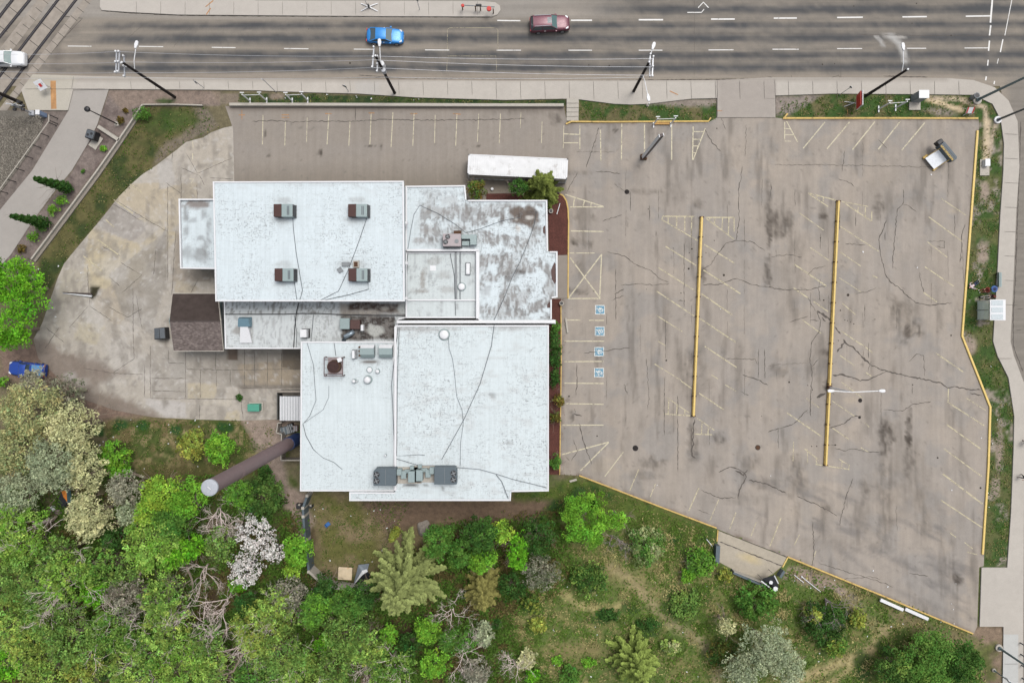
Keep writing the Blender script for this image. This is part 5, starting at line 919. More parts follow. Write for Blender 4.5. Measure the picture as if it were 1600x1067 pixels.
# ============================================================ POLES, LAMPS, WIRES
def at(px, py, z, o):  # point seen at px,py at height z, relative to thing o
    p = W(px, py, z); return Vector((p.x - o.location.x, p.y - o.location.y, z - o.location.z))
def lamp_head(t, p, d, name='lamp_head', L=.9, m='white'):
    d = Vector((d[0], d[1], 0)).normalized(); a = math.atan2(d.y, d.x); n = Vector((-d.y, d.x, 0))
    pts = [p - d * L * .5 + n * .09, p + n * .20, p + d * L * .4 + n * .16, p + d * L * .5, p + d * L * .4 - n * .16, p - n * .20, p - d * L * .5 - n * .09]
    MB().prism([(q.x, q.y) for q in pts], p.z - .08, p.z + .10).build(name, M[m], t, bevel=.04)
def utility_pole(base, zt, label, arms=(), lamps=(), extra=None, r=.17, m='wood'):
    b = W(*base); t = thing('utility_pole', label, 'utility pole', (b.x, b.y, .0), 0, 'dark wooden utility poles along the road')
    MB().tube([(0, 0, -.3), (0, 0, zt * .5), (0, 0, zt)], [r * 1.1, r * .95, r * .75], 12).build('pole', M[m], t)
    MB().cyl((0, 0, zt), r * .6, .16, 8).build('pole_cap', M['white'], t)
    for (a, c, z) in arms:
        p, q = at(*a, z, t), at(*c, z, t); MB().beam(p, q, .13, .13).build('crossarm', M['steel'], t)
        for f in (.04, .5, .96):
            k = p.lerp(q, f); MB().cyl((k.x, k.y, k.z + .06), .10, .22, 8).build('insulator', M['white'], t)
        mid = p.lerp(q, .5); MB().beam((0, 0, z - .3), mid, .06, .06).build('arm_brace', M['steel'], t)
    for (a, z) in lamps:
        p = at(*a, z + .5, t); MB().tube([(0, 0, z - .4), p * .35 + Vector((0, 0, (z) * .65)), p], .05, 6).build('lamp_arm', M['white'], t); lamp_head(t, p, p)
    if extra: extra(t)
    return t
def trafo(t):
    p = at(597, 101, 8.6, t); MB().cyl((p.x, p.y, 8.0), .30, .95, 14).build('transformer', M['white'], t, bevel=.04); MB().cyl((p.x + .1, p.y - .55, 7.7), .26, .8, 14).build('transformer', M['steel'], t, bevel=.04); MB().beam((0, 0, 8.4), (p.x, p.y, 8.4), .1, .1).build('bracket', M['steel'], t)
utility_pole((273, 152), 11.4, 'dark utility pole at the top left with three pale crossarms', [((182.5, 80), (181.5, 115), 11.2), ((187, 80), (185.5, 114), 11.1), ((194, 87), (195, 121), 10.2)], [((213, 70), 9.4)])
utility_pole((617, 146), 12.0, 'dark utility pole below the blue car, with white transformers', [((584.5, 73), (582, 107), 11.8), ((590, 88), (589.5, 113), 10.6)], [((593, 67), 9.2)], trafo)
utility_pole((990, 143), 9.6, 'dark utility pole with two lamp arms, left of the driveway', [((1020.5, 88), (1019, 121), 9.4), ((1016, 84), (1015, 121), 8.8)], [((1021, 72), 8.6), ((1013, 153), 6.2)])
utility_pole((1353, 150), 8.9, 'dark utility pole below the white spilt paint on the road', [], [((1411, 73), 8.2)])
utility_pole((33, 161), 11.5, 'dark leaning-out mast by the railway crossing at the left edge', [], [], r=.2)
mbp = thing('steel_post', 'white base of a slim post on the pavement edge under the second lamp', 'post', W(1012, 165)); MB().tube([(0, 0, 0), (0, 0, .9)], .07, 8).build('post', M['white'], mbp); MB().cyl((0, 0, 0), .16, .1, 12).build('base', M['conc'], mbp)
def wire(a, za, b, zb, label, sag=.5, r=.016):
    p, q = W(*a, za), W(*b, zb); pts = []
    for i in range(13): f = i / 12; v = p.lerp(q, f); v.z -= sag * 4 * f * (1 - f); pts.append(v)
    tag(MB().tube(pts, r, 4, False).build('overhead_wire', M['steel']), label, 'wire', 'overhead wires along the road')
for s_, a, za, b, zb in [('northernmost wire left of the first pole', (-60, 84), 11.3, (182.5, 81), 11.3), ('middle wire left of the first pole', (-60, 97), 11.3, (182, 98), 11.3), ('southern wire left of the first pole', (-60, 109), 11.3, (181.5, 114), 11.3), ('low cable over the crossing left of the first pole', (-60, 121), 8, (205, 120), 8),
                         ('northernmost wire between the first and second poles', (182.5, 81), 11.3, (584.5, 88), 11.9), ('middle wire between the first and second poles', (182, 97), 11.3, (583, 94), 11.9), ('southern wire between the first and second poles', (181.5, 114), 11.3, (582, 106), 11.9), ('low cable between the first and second poles', (200, 121), 8, (600, 121), 8),
                         ('northernmost wire between the second and third poles', (586, 88), 11.9, (1020, 92), 9.5), ('middle wire between the second and third poles', (583, 94), 11.9, (1019, 105), 9.5), ('southern wire between the second and third poles', (582, 106), 11.9, (1019, 118), 9.5), ('low cable between the second and third poles', (600, 121), 8, (1006, 121), 7)]: wire(a, za, b, zb, s_)
def mast(base, top, zt, label, m='teal', r=.14, plate='conc', cap=False, name='street_light', cat='lamp post', armto=None, lean=None):
    b = W(*base); t = thing(name, label, cat, (b.x, b.y, 0)); MB().tube([(0, 0, 0), (0, 0, zt)], [r, r * .7], 12).build('pole', M[m], t); MB().cyl((0, 0, 0), r * 3.2, .18, 18).build('base_plate', M[plate], t); MB().cyl((0, 0, .18), r * 1.5, .25, 12).build('pole_foot', M[m], t)
    if armto: p = at(*armto, zt + .3, t); MB().tube([(0, 0, zt - .1), (p.x * .5, p.y * .5, zt + .3), p], .06, 8).build('lamp_arm', M[m], t); lamp_head(t, p, p)
    return t
mast((1526, 157), None, 9.5, 'grey-green signal mast at the street corner, top leaving the frame', armto=(1660, 80), cat='signal mast', name='signal_mast', r=.17)
mast((1558, 188), None, 7.5, 'grey mast with a round white foot beside the east pavement', m='darksteel', plate='white', armto=(1660, 150))
mast((1560, 1011), None, 8.0, 'grey-green lamp post at the bottom right corner by the white walkway', armto=(1680, 1080))
t = mast((1552, 1046), None, 3.0, 'short grey post below the corner lamp post at the bottom right', name='sign_post', cat='sign post', r=.07); MB().box((0, 0, 2.6), (.08, .8, .6), rz=.6).build('sign_plate', M['white'], t, bevel=.01)
b = W(183, 194); t = thing('path_lamp', 'slim black path lamp beside the white bench wall', 'lamp post', (b.x, b.y, 0)); MB().tube([(0, 0, 0), (0, 0, 6.0)], [.09, .06], 8).build('pole', M['black'], t); MB().dome((0, 0, 6.0), .34, .22, 16).cyl((0, 0, 5.85), .3, .16, 16, .34).build('lamp_head', M['black'], t, smooth=True); MB().box((0, 0, .05), (.5, .5, .1)).build('base_plate', M['conc'], t)
b = W(1294, 604.5); t = thing('lot_lamp', 'white twin-arm lamp post standing by the longer yellow rail', 'lamp post', (b.x, b.y, 0)); MB().tube([(0, 0, 0), (0, 0, 6.2)], [.10, .06], 10).build('pole', M['white'], t); MB().box((0, 0, .3), (.45, .45, .6)).build('base_plate', M['rust'], t, bevel=.04)
for px in (1298, 1378): p = at(px, 610.5, 6.3, t); p.y = .0 + p.y; MB().tube([(0, 0, 6.1), p], .055, 6).build('lamp_arm', M['white'], t); lamp_head(t, p, (1 if px > 1330 else -1, 0), L=.8)
# small sign posts
def signpost(base, zt, label, w=.6, h=.75, rz=0, m='white', pm='steel', r=.04):
    b = W(*base); t = thing('sign_post', label, 'sign post', (b.x, b.y, 0), rz); MB().tube([(0, 0, 0), (0, 0, zt)], r, 8).build('post', M[pm], t); MB().box((0, r + .02, zt - h / 2), (w, .03, h)).build('sign_plate', M[m], t, bevel=.01); return t
signpost((432, 145), 4.9, 'tall thin sign post with a round white foot on the north verge', .25, .4, 2.4); MB
signpost((319, 138), 2.6, 'small sign post on the pavement left of the white wall', .5, .6, 2.2, 'darksteel'); signpost((545, 143.5), 2.4, 'small sign post on the pavement below the blue car', .5, .6, 2.8, 'darksteel')
signpost((1311, 149), 3.2, 'thin sign post leaning over the pavement left of the red board', .3, .3, 2.4, 'darksteel')
signpost((656, 16), 3.2, 'sign post on the traffic island above the two cars', .5, .6, 2.6, 'darksteel'); signpost((573, 7), 3.0, 'sign post beside the white cross on the traffic island', .4, .5, 2.6, 'darksteel')
b = W(77, 140); t = thing('notice_board', 'white notice board with a red mark on the crossing pavement', 'sign', (b.x, b.y, .11), rad(25)); MB().tube([(-.35, 0, 0), (-.35, 0, 1.9)], .03, 6).build('post', M['steel'], t); MB().tube([(.35, 0, 0), (.35, 0, 1.9)], .03, 6).build('post', M['steel'], t)
MB().box((0, .0, 1.5), (1.0, .04, 1.2), rot=Matrix.Rotation(rad(-50), 3, 'X')).build('board', M['white'], t); MB().box((0, -.04, 1.54), (.3, .04, .4), rot=Matrix.Rotation(rad(-50), 3, 'X')).build('red_mark', M['red'], t)
# flat white cross on the island
b = W(577.5, 13); t = thing('cross_stand', 'white four-armed stand lying on the traffic island', 'stand', (b.x, b.y, .13)); 
for a in (25, 155, 205, 335): MB().beam((0, 0, .3), (math.cos(rad(a)) * 1.15, math.sin(rad(a)) * 1.15, .06), .1, .05).build('arm', M['white'], t)
MB().cyl((0, 0, .0), .12, .8, 10).build('hub', M['black'], t)
# red gate on the island
b = W(752, 16); t = thing('signal_barrier', 'dark rail on red-brown posts at the rounded end of the traffic island', 'barrier', (b.x, b.y, .13))
p, q = at(720, 8.5, 1.1, t), at(773, 11.5, 1.1, t); MB().beam(p, q, .08, .08).build('rail', M['darksteel'], t)
for x, y in [(723, 15.5), (743.5, 17.5), (751, 17), (771, 21.5)]: c = at(x, y, .13, t); MB().tube([(c.x, c.y, 0), (c.x, c.y, 1.25)], .07, 8).build('post', M['rust'], t)
for x, y in [(723, 9.0), (764, 14)]: c = at(x, y, 1.5, t); MB().cyl((c.x, c.y, 1.2), .30 if x > 750 else .2, .25, 16).build('red_disc', M['red'], t, bevel=.04)
c = at(748, 9.5, 1.2, t); MB().box((c.x, c.y, 1.2), (.7, .22, .3)).build('control_box', M['black'], t, bevel=.03)
# railway crossing signal with cross
b = W(52, 178); t = thing('crossing_signal', 'railway crossing signal with white cross and black lamps', 'crossing signal', (b.x, b.y, 0)); MB().tube([(0, 0, 0), (0, 0, 3.6)], .08, 10).build('post', M['steel'], t); MB().box((0, 0, .2), (.6, .6, .4)).build('base', M['steel'], t, bevel=.03)
for a in (40, 140): MB().beam((-.75 * math.cos(rad(a)), .1, 3.3 - .75 * math.sin(rad(a))), (.75 * math.cos(rad(a)), .1, 3.3 + .75 * math.sin(rad(a))), .05, .2).build('cross_board', M['white'], t)
for a in (-1, 1):
    for k in (-1, 1): MB().tube([(a * .5, k * .1, 2.5), (a * .5, k * .38, 2.5)], [.24, .2], 16).build('lamp_hood', M['black'], t)
    MB().beam((0, 0, 2.5), (a * .5, 0, 2.5), .06, .06).build('lamp_arm', M['darksteel'], t)
MB().beam((-1.3, .3, 2.9), (.3, .1, 3.4), .06, .06).build('bell_arm', M['white'], t); MB().cyl((-.3, .8, 2.0), .2, .25, 12).build('bell', M['black'], t)
b = W(71, 181); t = thing('relay_box', 'small blue and white box at the end of the path fence', 'box', (b.x, b.y, 0)); MB().box((0, 0, .7), (.45, .5, 1.4)).build('cabinet', mat('light_blue_box', ph(150, 172, 205), .6), t, bevel=.03); MB().box((0, 0, 1.43), (.52, .56, .05)).build('lid', M['white'], t)
# path fence
b = W(60, 200); t = thing('path_fence', 'low fence of black posts with one pale rail between path and gravel', 'fence', (b.x, b.y, 0))
for x, y in [(90, 185.5), (90, 194), (88.5, 197), (76, 213.5), (64, 231.5), (51.5, 248), (38, 267.5), (25, 284.5), (12, 302), (-2, 322), (-16, 342)]: c = at(x, y, 0, t); MB().tube([(c.x, c.y, 0), (c.x, c.y, 1.55)], .05, 6).build('post', M['black'], t)
P = [at(x, y, 0, t) for x, y in [(90, 185.5), (90, 195.5), (-16, 342)]]; r_ = MB()
for a, c in zip(P[:-1], P[1:]): r_.beam((a.x, a.y, 1.6), (c.x, c.y, 1.6), .10, .06)
r_.build('top_rail', M['conc'], t)
# white bench wall and bin
kerb('bench_wall', [(152.5, 197.5), (186, 219.5)], .42, .55, M['conc'], 'short slanted white bench wall next to the black bin', 'bench wall')
b = W(150, 222); MBp = MB().box((b.x, b.y, .03), (1.1, 1.7, .06), rz=-.6); tag(MBp.build('concrete_pad', M['conc']), None, None, None, 'structure')
b = W(149.5, 214); t = thing('litter_bin', 'square black litter bin on a concrete pad by the path', 'bin', (b.x, b.y, .06), -.3); MB().box((0, 0, .55), (1.15, 1.15, 1.1)).build('bin_body', M['black'], t, bevel=.12); MB().box((0, 0, 1.12), (.95, .95, .1)).build('lid', M['darksteel'], t, bevel=.04)
for a in (-1, 1): MB().cyl((a * .2, a * .12, 1.15), .16, .03, 12).build('opening', M['black'], t)
# empty white sign frames
def frame(p1, p2, label, g=None, mid=None):
    b = W(*p1); t = thing('empty_frame', label, 'sign frame', (b.x, b.y, 0), 0, 'empty white sign frames on the grass')
    q = at(*p2, 0, t)
    for k, c in enumerate((Vector((0, 0, 0)), q)): MB().box((c.x, c.y, 1.3), (.12, .12, 2.6)).build('post', M['white'], t); MB().box((c.x, c.y + .2, 2.62), (.5, .10, .10)).build('post_arm', M['white'], t); MB().box((c.x, c.y, .05), (.14, .8, .1)).build('foot', M['white'], t)
    MB().beam((0, 0, 2.3), (q.x, q.y, 2.3), .05, .05).build('rail', M['white'], t)
frame((457, 158.5), (481, 157.5), 'empty white sign frame standing behind the white wall, right one'); frame((391, 158.5), (417, 158), 'empty white sign frame behind the left end of the white wall')
frame((1021, 195), (1048, 194), 'empty white sign frame straddling the yellow kerb'); frame((1372.5, 171), (1399, 169), 'empty white sign frame right of the red board on crossed legs')
MB2 = MB(); a, c = W(1022, 193.5, .2), W(1046, 193.5, .2); MB2.beam(a, c, .22, .16); tag(MB2.build('timber_sleeper', mat('orange_timber', ph(214, 166, 96), .8)), 'orange timber beam at the feet of the white frame on the yellow kerb', 'timber')
# red board on crossed white legs
b = W(1332, 163); t = thing('board_sign', 'bright red sign board on crossed white legs in the grass', 'sign', (b.x, b.y, 0)); MB().box((0, 0, 1.5), (.06, 1.7, 2.2), rot=Matrix.Rotation(rad(-14), 3, 'Y')).build('red_board', M['red'], t); MB().box((.12, 0, 1.5), (.08, 1.8, 2.2), rot=Matrix.Rotation(rad(-8), 3, 'Y')).build('back_board', M['white'], t)
for a in (20, 160, 200, 340): MB().beam((0, 0, .5), (math.cos(rad(a)) * 1.1, math.sin(rad(a)) * .9, .03), .06, .05).build('leg', M['white'], t)
# electric cabinet
b = W(1430, 155); t = thing('electrical_cabinet', 'grey electrical cabinet with a white top on the north verge', 'cabinet', (b.x, b.y, 0)); MB().box((0, 0, .9), (1.15, .9, 1.8)).build('cabinet', M['grey'], t, bevel=.03); MB().box((0, 0, 1.83), (1.25, 1.0, .07)).build('lid', M['white'], t, bevel=.02); MB().box((-.1, -.9, .06), (1.4, 1.0, .12)).build('concrete_pad', M['conc'], t); MB().box((-.6, 0, .9), (.04, .6, 1.3)).build('door', M['grey'], t)
b = W(1518, 153.5); t = thing('round_bin', 'round open-topped dark bin at the corner by the signal mast', 'bin', (b.x, b.y, .0)); MB().tube([(0, 0, 0), (0, 0, 1.0)], [.27, .34], 18, False).build('bin_body', M['grey'], t); MB().tube([(0, 0, .93), (0, 0, 1.03)], .35, 18).build('rim', M['darksteel'], t); MB().disc((0, 0, 1.035), .27, 16).build('opening', M['black'], t)
b = W(1509, 176); t = thing('striped_barrier', 'small red and white barricade on the grass corner', 'barrier', (b.x, b.y, 0)); MB().box((0, 0, .85), (.9, .75, .05), rot=Matrix.Rotation(rad(35), 3, 'X')).build('panel', M['white'], t)
for k in (-.36, .36): MB().box((k, 0, .88), (.14, .78, .05), rot=Matrix.Rotation(rad(35), 3, 'X')).build('red_band', M['red'], t); MB().beam((k, .3, .6), (k, .5, 0), .05, .05).build('leg', M['white'], t); MB().beam((k, -.3, 1.0), (k, -.4, 0), .05, .05).build('leg', M['white'], t)
b = W(1538, 257); t = thing('utility_box', 'small white utility box on a concrete pad in the east verge', 'box', (b.x, b.y, 0)); MB().box((.0, .1, .3), (.55, .85, .6)).build('box_body', M['white'], t, bevel=.03); MB().box((0, -.4, .04), (1.15, 2.0, .08)).build('concrete_pad', M['conc'], t); MB().box((0, .1, .62), (.6, .9, .04)).build('lid', M['white'], t)
# tall narrow sign pylon in the lot
b = W(1005.5, 246); a = W(1033.5, 210, 10); t = thing('sign_pylon', 'tall narrow dark sign pylon with white edges in the lot', 'sign', (b.x, b.y, 0), 0)
MB().box((0, 0, 5.1), (.42, .30, 10.2), rz=.3).build('column', mat('dark_brown_metal', ph(92, 80, 78), .6), t, bevel=.02)
for s_ in (-1, 1): MB().box((s_ * .24 * math.cos(.3), s_ * .24 * math.sin(.3), 5.1), (.07, .34, 10.22), rz=.3).build('edge_trim', M['white'], t)
MB().box((0, 0, .15), (.8, .7, .3)).build('base_plate', M['rust'], t, bevel=.03)
# free standing header sign (yellow feet, white panel, slate header with yellow lettering)
fx, fy = W(1452, 255).xy; ang = math.atan2(-27, 22); t = thing('header_sign', 'white panel sign on yellow feet with a slate header and yellow lettering', 'sign', (fx, fy, 0), ang); t.scale = (.88, .88, .88)
# local x along the panel, local y to the far side
MB().tube([(-1.1, 0, .2), (1.1, 0, .2)], .14, 10).tube([(-1.1, -.35, .16), (-1.1, .35, .16)], .16, 10).tube([(1.1, -.35, .16), (1.1, .35, .16)], .16, 10).build('foot_frame', M['yellow'], t, smooth=False)
MB().box((0, .5, .95), (1.95, .06, 1.9), rot=Matrix.Rotation(rad(-62), 3, 'X')).build('white_panel', mat('bright_panel', (.62, .64, .66), .5), t)
for s_ in (-1.02, 1.02): MB().beam((s_, 0, .2), (s_, 1.3, 1.9), .08, .08).build('side_rail', M['yellow'], t)
hd = MB().prism([(-1.45, 1.30), (1.35, 1.30), (1.5, 1.45), (1.5, 2.0), (1.3, 2.2), (-1.45, 2.2)], 1.1, 2.2).build('header', mat('slate_header', ph(84, 98, 108), .5), t, bevel=.06); MB().box((-1.75, 1.75, 1.7), (.55, .85, .9)).build('end_cap', M['black'], t, bevel=.08)
lt = MB(); rr_ = random.Random(4)
for i in range(11):
    x = -1.25 + i * .235; lt.box((x, 1.44, 2.215), (.05, .26, .03)); lt.box((x + .07, 1.36 + rr_.choice((0, .1, .2)), 2.215), (.12, .05, .03)); lt.box((x + .05, 1.55, 2.215), (.10, .05, .03)) if i % 2 else lt.box((x + .13, 1.42, 2.215), (.04, .2, .03))
lt.build('lettering', M['yellow2'], t); MB().box((0, 1.44, 2.208), (2.75, .36, .01)).build('lettering_band', mat('brown_band', ph(120, 104, 70), .7), t); MB().box((0, 1.85, 2.21), (2.6, .03, .02)).build('top_rib', M['black'], t)
for s_ in (-1.0, 1.0): MB().tube([(s_, 1.7, 0), (s_, 1.7, 1.15)], .06, 8).build('back_leg', M['darksteel'], t)
# bus shelter and bench
zt = 2.5; a, c = W(1547, 468, zt), W(1571.5, 500.5, zt); b = ((a.x + c.x) / 2, (a.y + c.y) / 2, 0); t = thing('bus_shelter', 'white-roofed glass bus shelter at the edge of the east pavement', 'bus shelter', b)
w_, d_ = abs(c.x - a.x), abs(c.y - a.y); MB().box((0, 0, zt - .06), (w_, d_, .12)).build('roof', M['white'], t, bevel=.03)
for k in (-.33, 0, .33): MB().box((-.1, d_ * k, zt + .012), (w_ * .74, d_ * .26, .03)).build('roof_panel', mat('pale_blue_roof', ph(218, 228, 232), .4) if k == -.33 else bpy.data.materials['pale_blue_roof'], t)
for x in (-1, 1):
    for y in (-1, 0, 1): MB().box((x * (w_ / 2 - .08), y * (d_ / 2 - .08), zt / 2 - .05), (.07, .07, zt - .1)).build('post', M['steel'], t)
gm, gn, gl, gb = newmat('clear_glass'); gb.inputs['Base Color'].default_value = (.55, .62, .58, 1); gb.inputs['Alpha'].default_value = .55; gb.inputs['Roughness'].default_value = .1; M['clear'] = gm
MB().box((-w_ / 2 + .06, 0, 1.2), (.03, d_ - .25, 2.0)).build('glass_wall', M['clear'], t)
for y in (-1, 1): MB().box((-.2, y * (d_ / 2 - .06), 1.2), (w_ - .6, .03, 2.0)).build('glass_wall', M['clear'], t)
MB().box((-.5, 0, .45), (.45, 1.8, .06)).build('seat', M['grey'], t)
for y in (-.7, .7): MB().box((-.5, y, .22), (.3, .06, .44)).build('seat_leg', M['darksteel'], t)
b = W(1558, 437.5); t = thing('park_bench', 'pale grey bench at the pavement edge above the bus shelter', 'bench', (b.x, b.y, .0))
for k in range(3): MB().box((-.16 + k * .16, 0, .47), (.13, 1.8, .05)).build('seat_slat', M['aqua'], t)
MB().box((-.36, 0, .75), (.05, 1.8, .35)).build('backrest', M['aqua'], t)
for y in (-.75, .75): MB().box((0, y, .23), (.5, .07, .46)).build('leg', M['black'], t); MB().box((-.34, y, .5), (.06, .07, .8)).build('back_post', M['black'], t)
# shipping container
a, bq, c2, d2 = W(734, 242, 2.6), W(885, 249, 2.6), W(884, 278.5, 2.6), W(733, 272, 2.6); ctr = (a + bq + c2 + d2) / 4; ax = (bq - a); rz = math.atan2(ax.y, ax.x); L_, Wd = 12.1, 2.44
t = thing('shipping_container', 'long white shipping container parked north of the small trees', 'container', (ctr.x, ctr.y, 0), rz)
n_ = 60
for s_ in (-1, 1):
    pts = []; side = MB()
    for i in range(n_ + 1): x = -L_ / 2 + .1 + (L_ - .2) * i / n_; o_ = .0 if (i // 2) % 2 else .05; pts.append((x, s_ * (Wd / 2 - o_)))
    for (x0, y0), (x1, y1) in zip(pts[:-1], pts[1:]): side.add([(x0, y0, .15), (x1, y1, .15), (x1, y1, 2.5), (x0, y0, 2.5)], [(0, 1, 2, 3)])
    side.build('corrugated_side', M['conc'], t)
rfm = MB()
for i in range(44): x = -L_ / 2 + .15 + (L_ - .3) * i / 43; rfm.box((x, 0, 2.58), (.11, Wd - .25, .05))
rfm.box((0, 0, 2.54), (L_, Wd, .04)); rfm.build('roof', mat('container_roof', (.48, .485, .49), .6, var=.07, scale=1.2, dirt=ph(205, 200, 195)), t)
fr = MB()
for s_ in (-1, 1):
    fr.box((0, s_ * (Wd / 2 - .04), 2.54), (L_, .10, .12)); fr.box((0, s_ * (Wd / 2 - .04), .14), (L_, .10, .14))
    for e_ in (-1, 1): fr.box((e_ * (L_ / 2 - .07), s_ * (Wd / 2 - .07), 1.3), (.15, .15, 2.6)); 
for e_ in (-1, 1): fr.box((e_ * (L_ / 2 - .05), 0, 2.54), (.10, Wd, .12))
fr.build('frame', M['white'], t)
for s_ in (-1, 1): MB().box((L_ / 2 - .03, s_ * .58, 1.3), (.05, 1.12, 2.25)).build('door', M['white'], t)
MB().box((-L_ / 2 + .03, 0, 1.3), (.05, 2.2, 2.3)).build('end_wall', M['white'], t)
b = W(769, 296); t = thing('paint_bucket', 'small white bucket between the container and the red bed', 'bucket', (b.x, b.y, 0)); MB().cyl((0, 0, 0), .14, .32, 14, .17).build('bucket_body', M['white'], t); MB().cyl((0, 0, .31), .16, .03, 14).build('lid', M['white'], t)
# ---- chimney (leans outwards in the picture because it is 25 m high)
b = W(464, 686); zt = 24.6; t = thing('smokestack', 'very tall mauve steel chimney with a white cap and blue foot', 'chimney', (b.x, b.y, 0)); MB().tube([(0, 0, 2.6), (0, 0, 8), (0, 0, zt - .15)], [.74, .72, .70], 40).build('shaft', M['mauve'], t, smooth=False); MB().cyl((0, 0, 0), .80, 3.4, 40).build('blue_foot', mat('navy_paint', ph(42, 66, 118), .6), t)
cap = MB().cyl((0, 0, zt - .2), .75, .2, 36); cap.dome((0, 0, zt), .74, .10, 36).build('white_cap', mat('white_cap', (.26, .275, .30), .6, var=.1), t); MB().box((.05, 0, zt + .14), (.35, .05, .08), rz=-.7).build('cap_handle', M['white'], t)
for z in (5.5, 12, 18.5): MB().tube([(0, 0, z), (0, 0, z + .06)], .735, 40).build('weld_band', M['mauve'], t)
# lean-to with corrugated roof and fenced pen behind it
b = W(452, 637); t = thing('lean_to_shed', 'small shed with a white ribbed roof in a grey fenced frame', 'shed', (b.x, b.y, 0)); z = 2.3
P = [at(x, y, z, t) for x, y in [(437, 619), (474, 619), (474, 657), (437, 657)]]; x0, x1, y0, y1 = P[0].x, P[1].x, P[2].y, P[0].y
rf_ = MB()
for i in range(15): x = x0 + (x1 - x0) * (i + .5) / 15; rf_.box((x, (y0 + y1) / 2, z + .02), (.135, y1 - y0, .05))
rf_.build('ribbed_roof', M['white'], t); MB().box(((x0 + x1) / 2, (y0 + y1) / 2, z - .02), (x1 - x0, y1 - y0, .04)).build('roof_sheet', M['slate'], t); MB().box(((x0 + x1) / 2, (y0 + y1) / 2, z / 2 - .05), (x1 - x0 - .3, y1 - y0 - .3, z - .1)).build('wall', M['slate'], t)
fr = MB(); X0, Y1_ = x0 - .45, y1 + .55
fr.box((X0, (y0 + Y1_) / 2, .95), (.08, Y1_ - y0, 1.9)); fr.box(((X0 + x1) / 2, Y1_, .95), (x1 - X0, .08, 1.9)); fr.build('fence_panel', mat('weathered_boards', ph(112, 112, 108), .9, var=.2), t); MB().box(((X0 + x1) / 2, Y1_, 1.93), (x1 - X0 + .1, .3, .06)).build('top_board', M['concd'], t)
b = W(452, 690); t = thing('fenced_pen', 'open pen of slatted grey fence around the chimney foot', 'fence', (b.x, b.y, 0)); fr = MB(); P = [at(x, y, 1.7, t) for x, y in [(440, 660), (434, 661), (432, 676), (440, 678), (439, 719), (474, 719)]]
for a, c in zip(P[:-1], P[1:]):
    L = (c - a).length; k = max(2, int(L / .22))
    for i in range(k): q = a.lerp(c, (i + .5) / k); fr.box((q.x, q.y, .85), (.16, .05, 1.7) if abs(c.x - a.x) > abs(c.y - a.y) else (.05, .16, 1.7))
fr.build('slats', M['concd'], t); rl = MB()
for a, c in zip(P[:-1], P[1:]): rl.beam((a.x, a.y, 1.72), (c.x, c.y, 1.72), .1, .06)
rl.build('top_rail', M['conc'], t)
for nm, x, y, d, m, lab, cat, rz in [('pallet', 446, 672, (1.3, 1.0, .5), 'slate', 'dark stacked pallets inside the fenced pen', 'pallet', .2), ('metal_crate', 457, 668, (.7, 1.2, .7), 'black', 'black wire crate inside the fenced pen', 'crate', .3), ('scrap_drum', 463, 668, (.7, .7, .7), 'mauve', 'pinkish drum against the wall inside the pen', 'drum', 0)]:
    p = W(x, y); t = thing(nm, lab, cat, (p.x, p.y, 0), rz); MB().box((0, 0, d[2] / 2), d).build('body', M[m], t, bevel=.05)
    for k in range(3): MB().box((-d[0] / 3 + k * d[0] / 3, 0, d[2] + .015), (d[0] * .18, d[1] * .9, .03)).build('slat', M['grey'], t)
# service yard bits
b = W(400.5, 636); t = thing('green_cabinet', 'teal-green transformer box on a pale pad beside the yard', 'transformer box', (b.x, b.y, 0)); MB().box((0, 0, .06), (1.75, 1.25, .12)).build('concrete_pad', M['conc'], t); g_ = mat('teal_green_paint', ph(86, 176, 150), .5, var=.06); MB().box((0, .05, .5), (1.4, .85, .9)).build('cabinet', g_, t, bevel=.04); MB().box((0, .05, .98), (1.45, .9, .06)).build('lid', g_, t, bevel=.02)
b = W(257, 520.5); t = thing('refuse_skip', 'black slanted refuse bin beside the brown garage', 'bin', (b.x, b.y, 0), .05); MB().prism([(-.72, -.75), (.72, -.7), (.68, .72), (-.66, .66)], .15, 1.15).build('bin_body', mat('charcoal_bin', ph(58, 58, 60), .7), t, bevel=.06)
for k in (-1, 1): MB().box((k * .33, 0, 1.2), (.6, 1.3, .08), rot=Matrix.Rotation(k * .08, 3, 'Y')).build('lid', M['darksteel'], t, bevel=.03)
for x in (-.5, .5): MB().cyl((x, -.6, 0), .1, .15, 8).build('wheel', M['black'], t)
b = W(128, 459.5); t = thing('fallen_pole', 'white and dark pole lying flat on the yard', 'pole', (b.x, b.y, .1)); p, q = at(98, 457, .1, t), at(143, 460, .3, t); MB().tube([p, q], [.05, .16], 8).build('dark_side', M['darkbark'], t); MB().tube([p + Vector((0, -.1, .0)), q + Vector((0, -.22, -.02))], [.03, .14], 8).build('white_side', M['white'], t)
for i, (x, y, lab) in enumerate([(940 - 68, 352, 'white stick lying on the red paving')]):
    p, q = W(870, 335, .15), W(875, 318, .15); tag(MB().tube([p, q], .05, 6).build('white_pipe', M['white']), lab, 'pipe')
p, q = W(884, 497, .15), W(887, 520, .15); tag(MB().beam(p, q, .22, .12).build('parking_block', M['conc'], bevel=.03), 'loose cream parking block across the end of a bay', 'parking block'); p, q = W(890, 752, .12), W(901, 749, .12); tag(MB().beam(p, q, .26, .14).build('parking_block', M['conc'], bevel=.03), 'short cream parking block on the lawn corner', 'parking block')
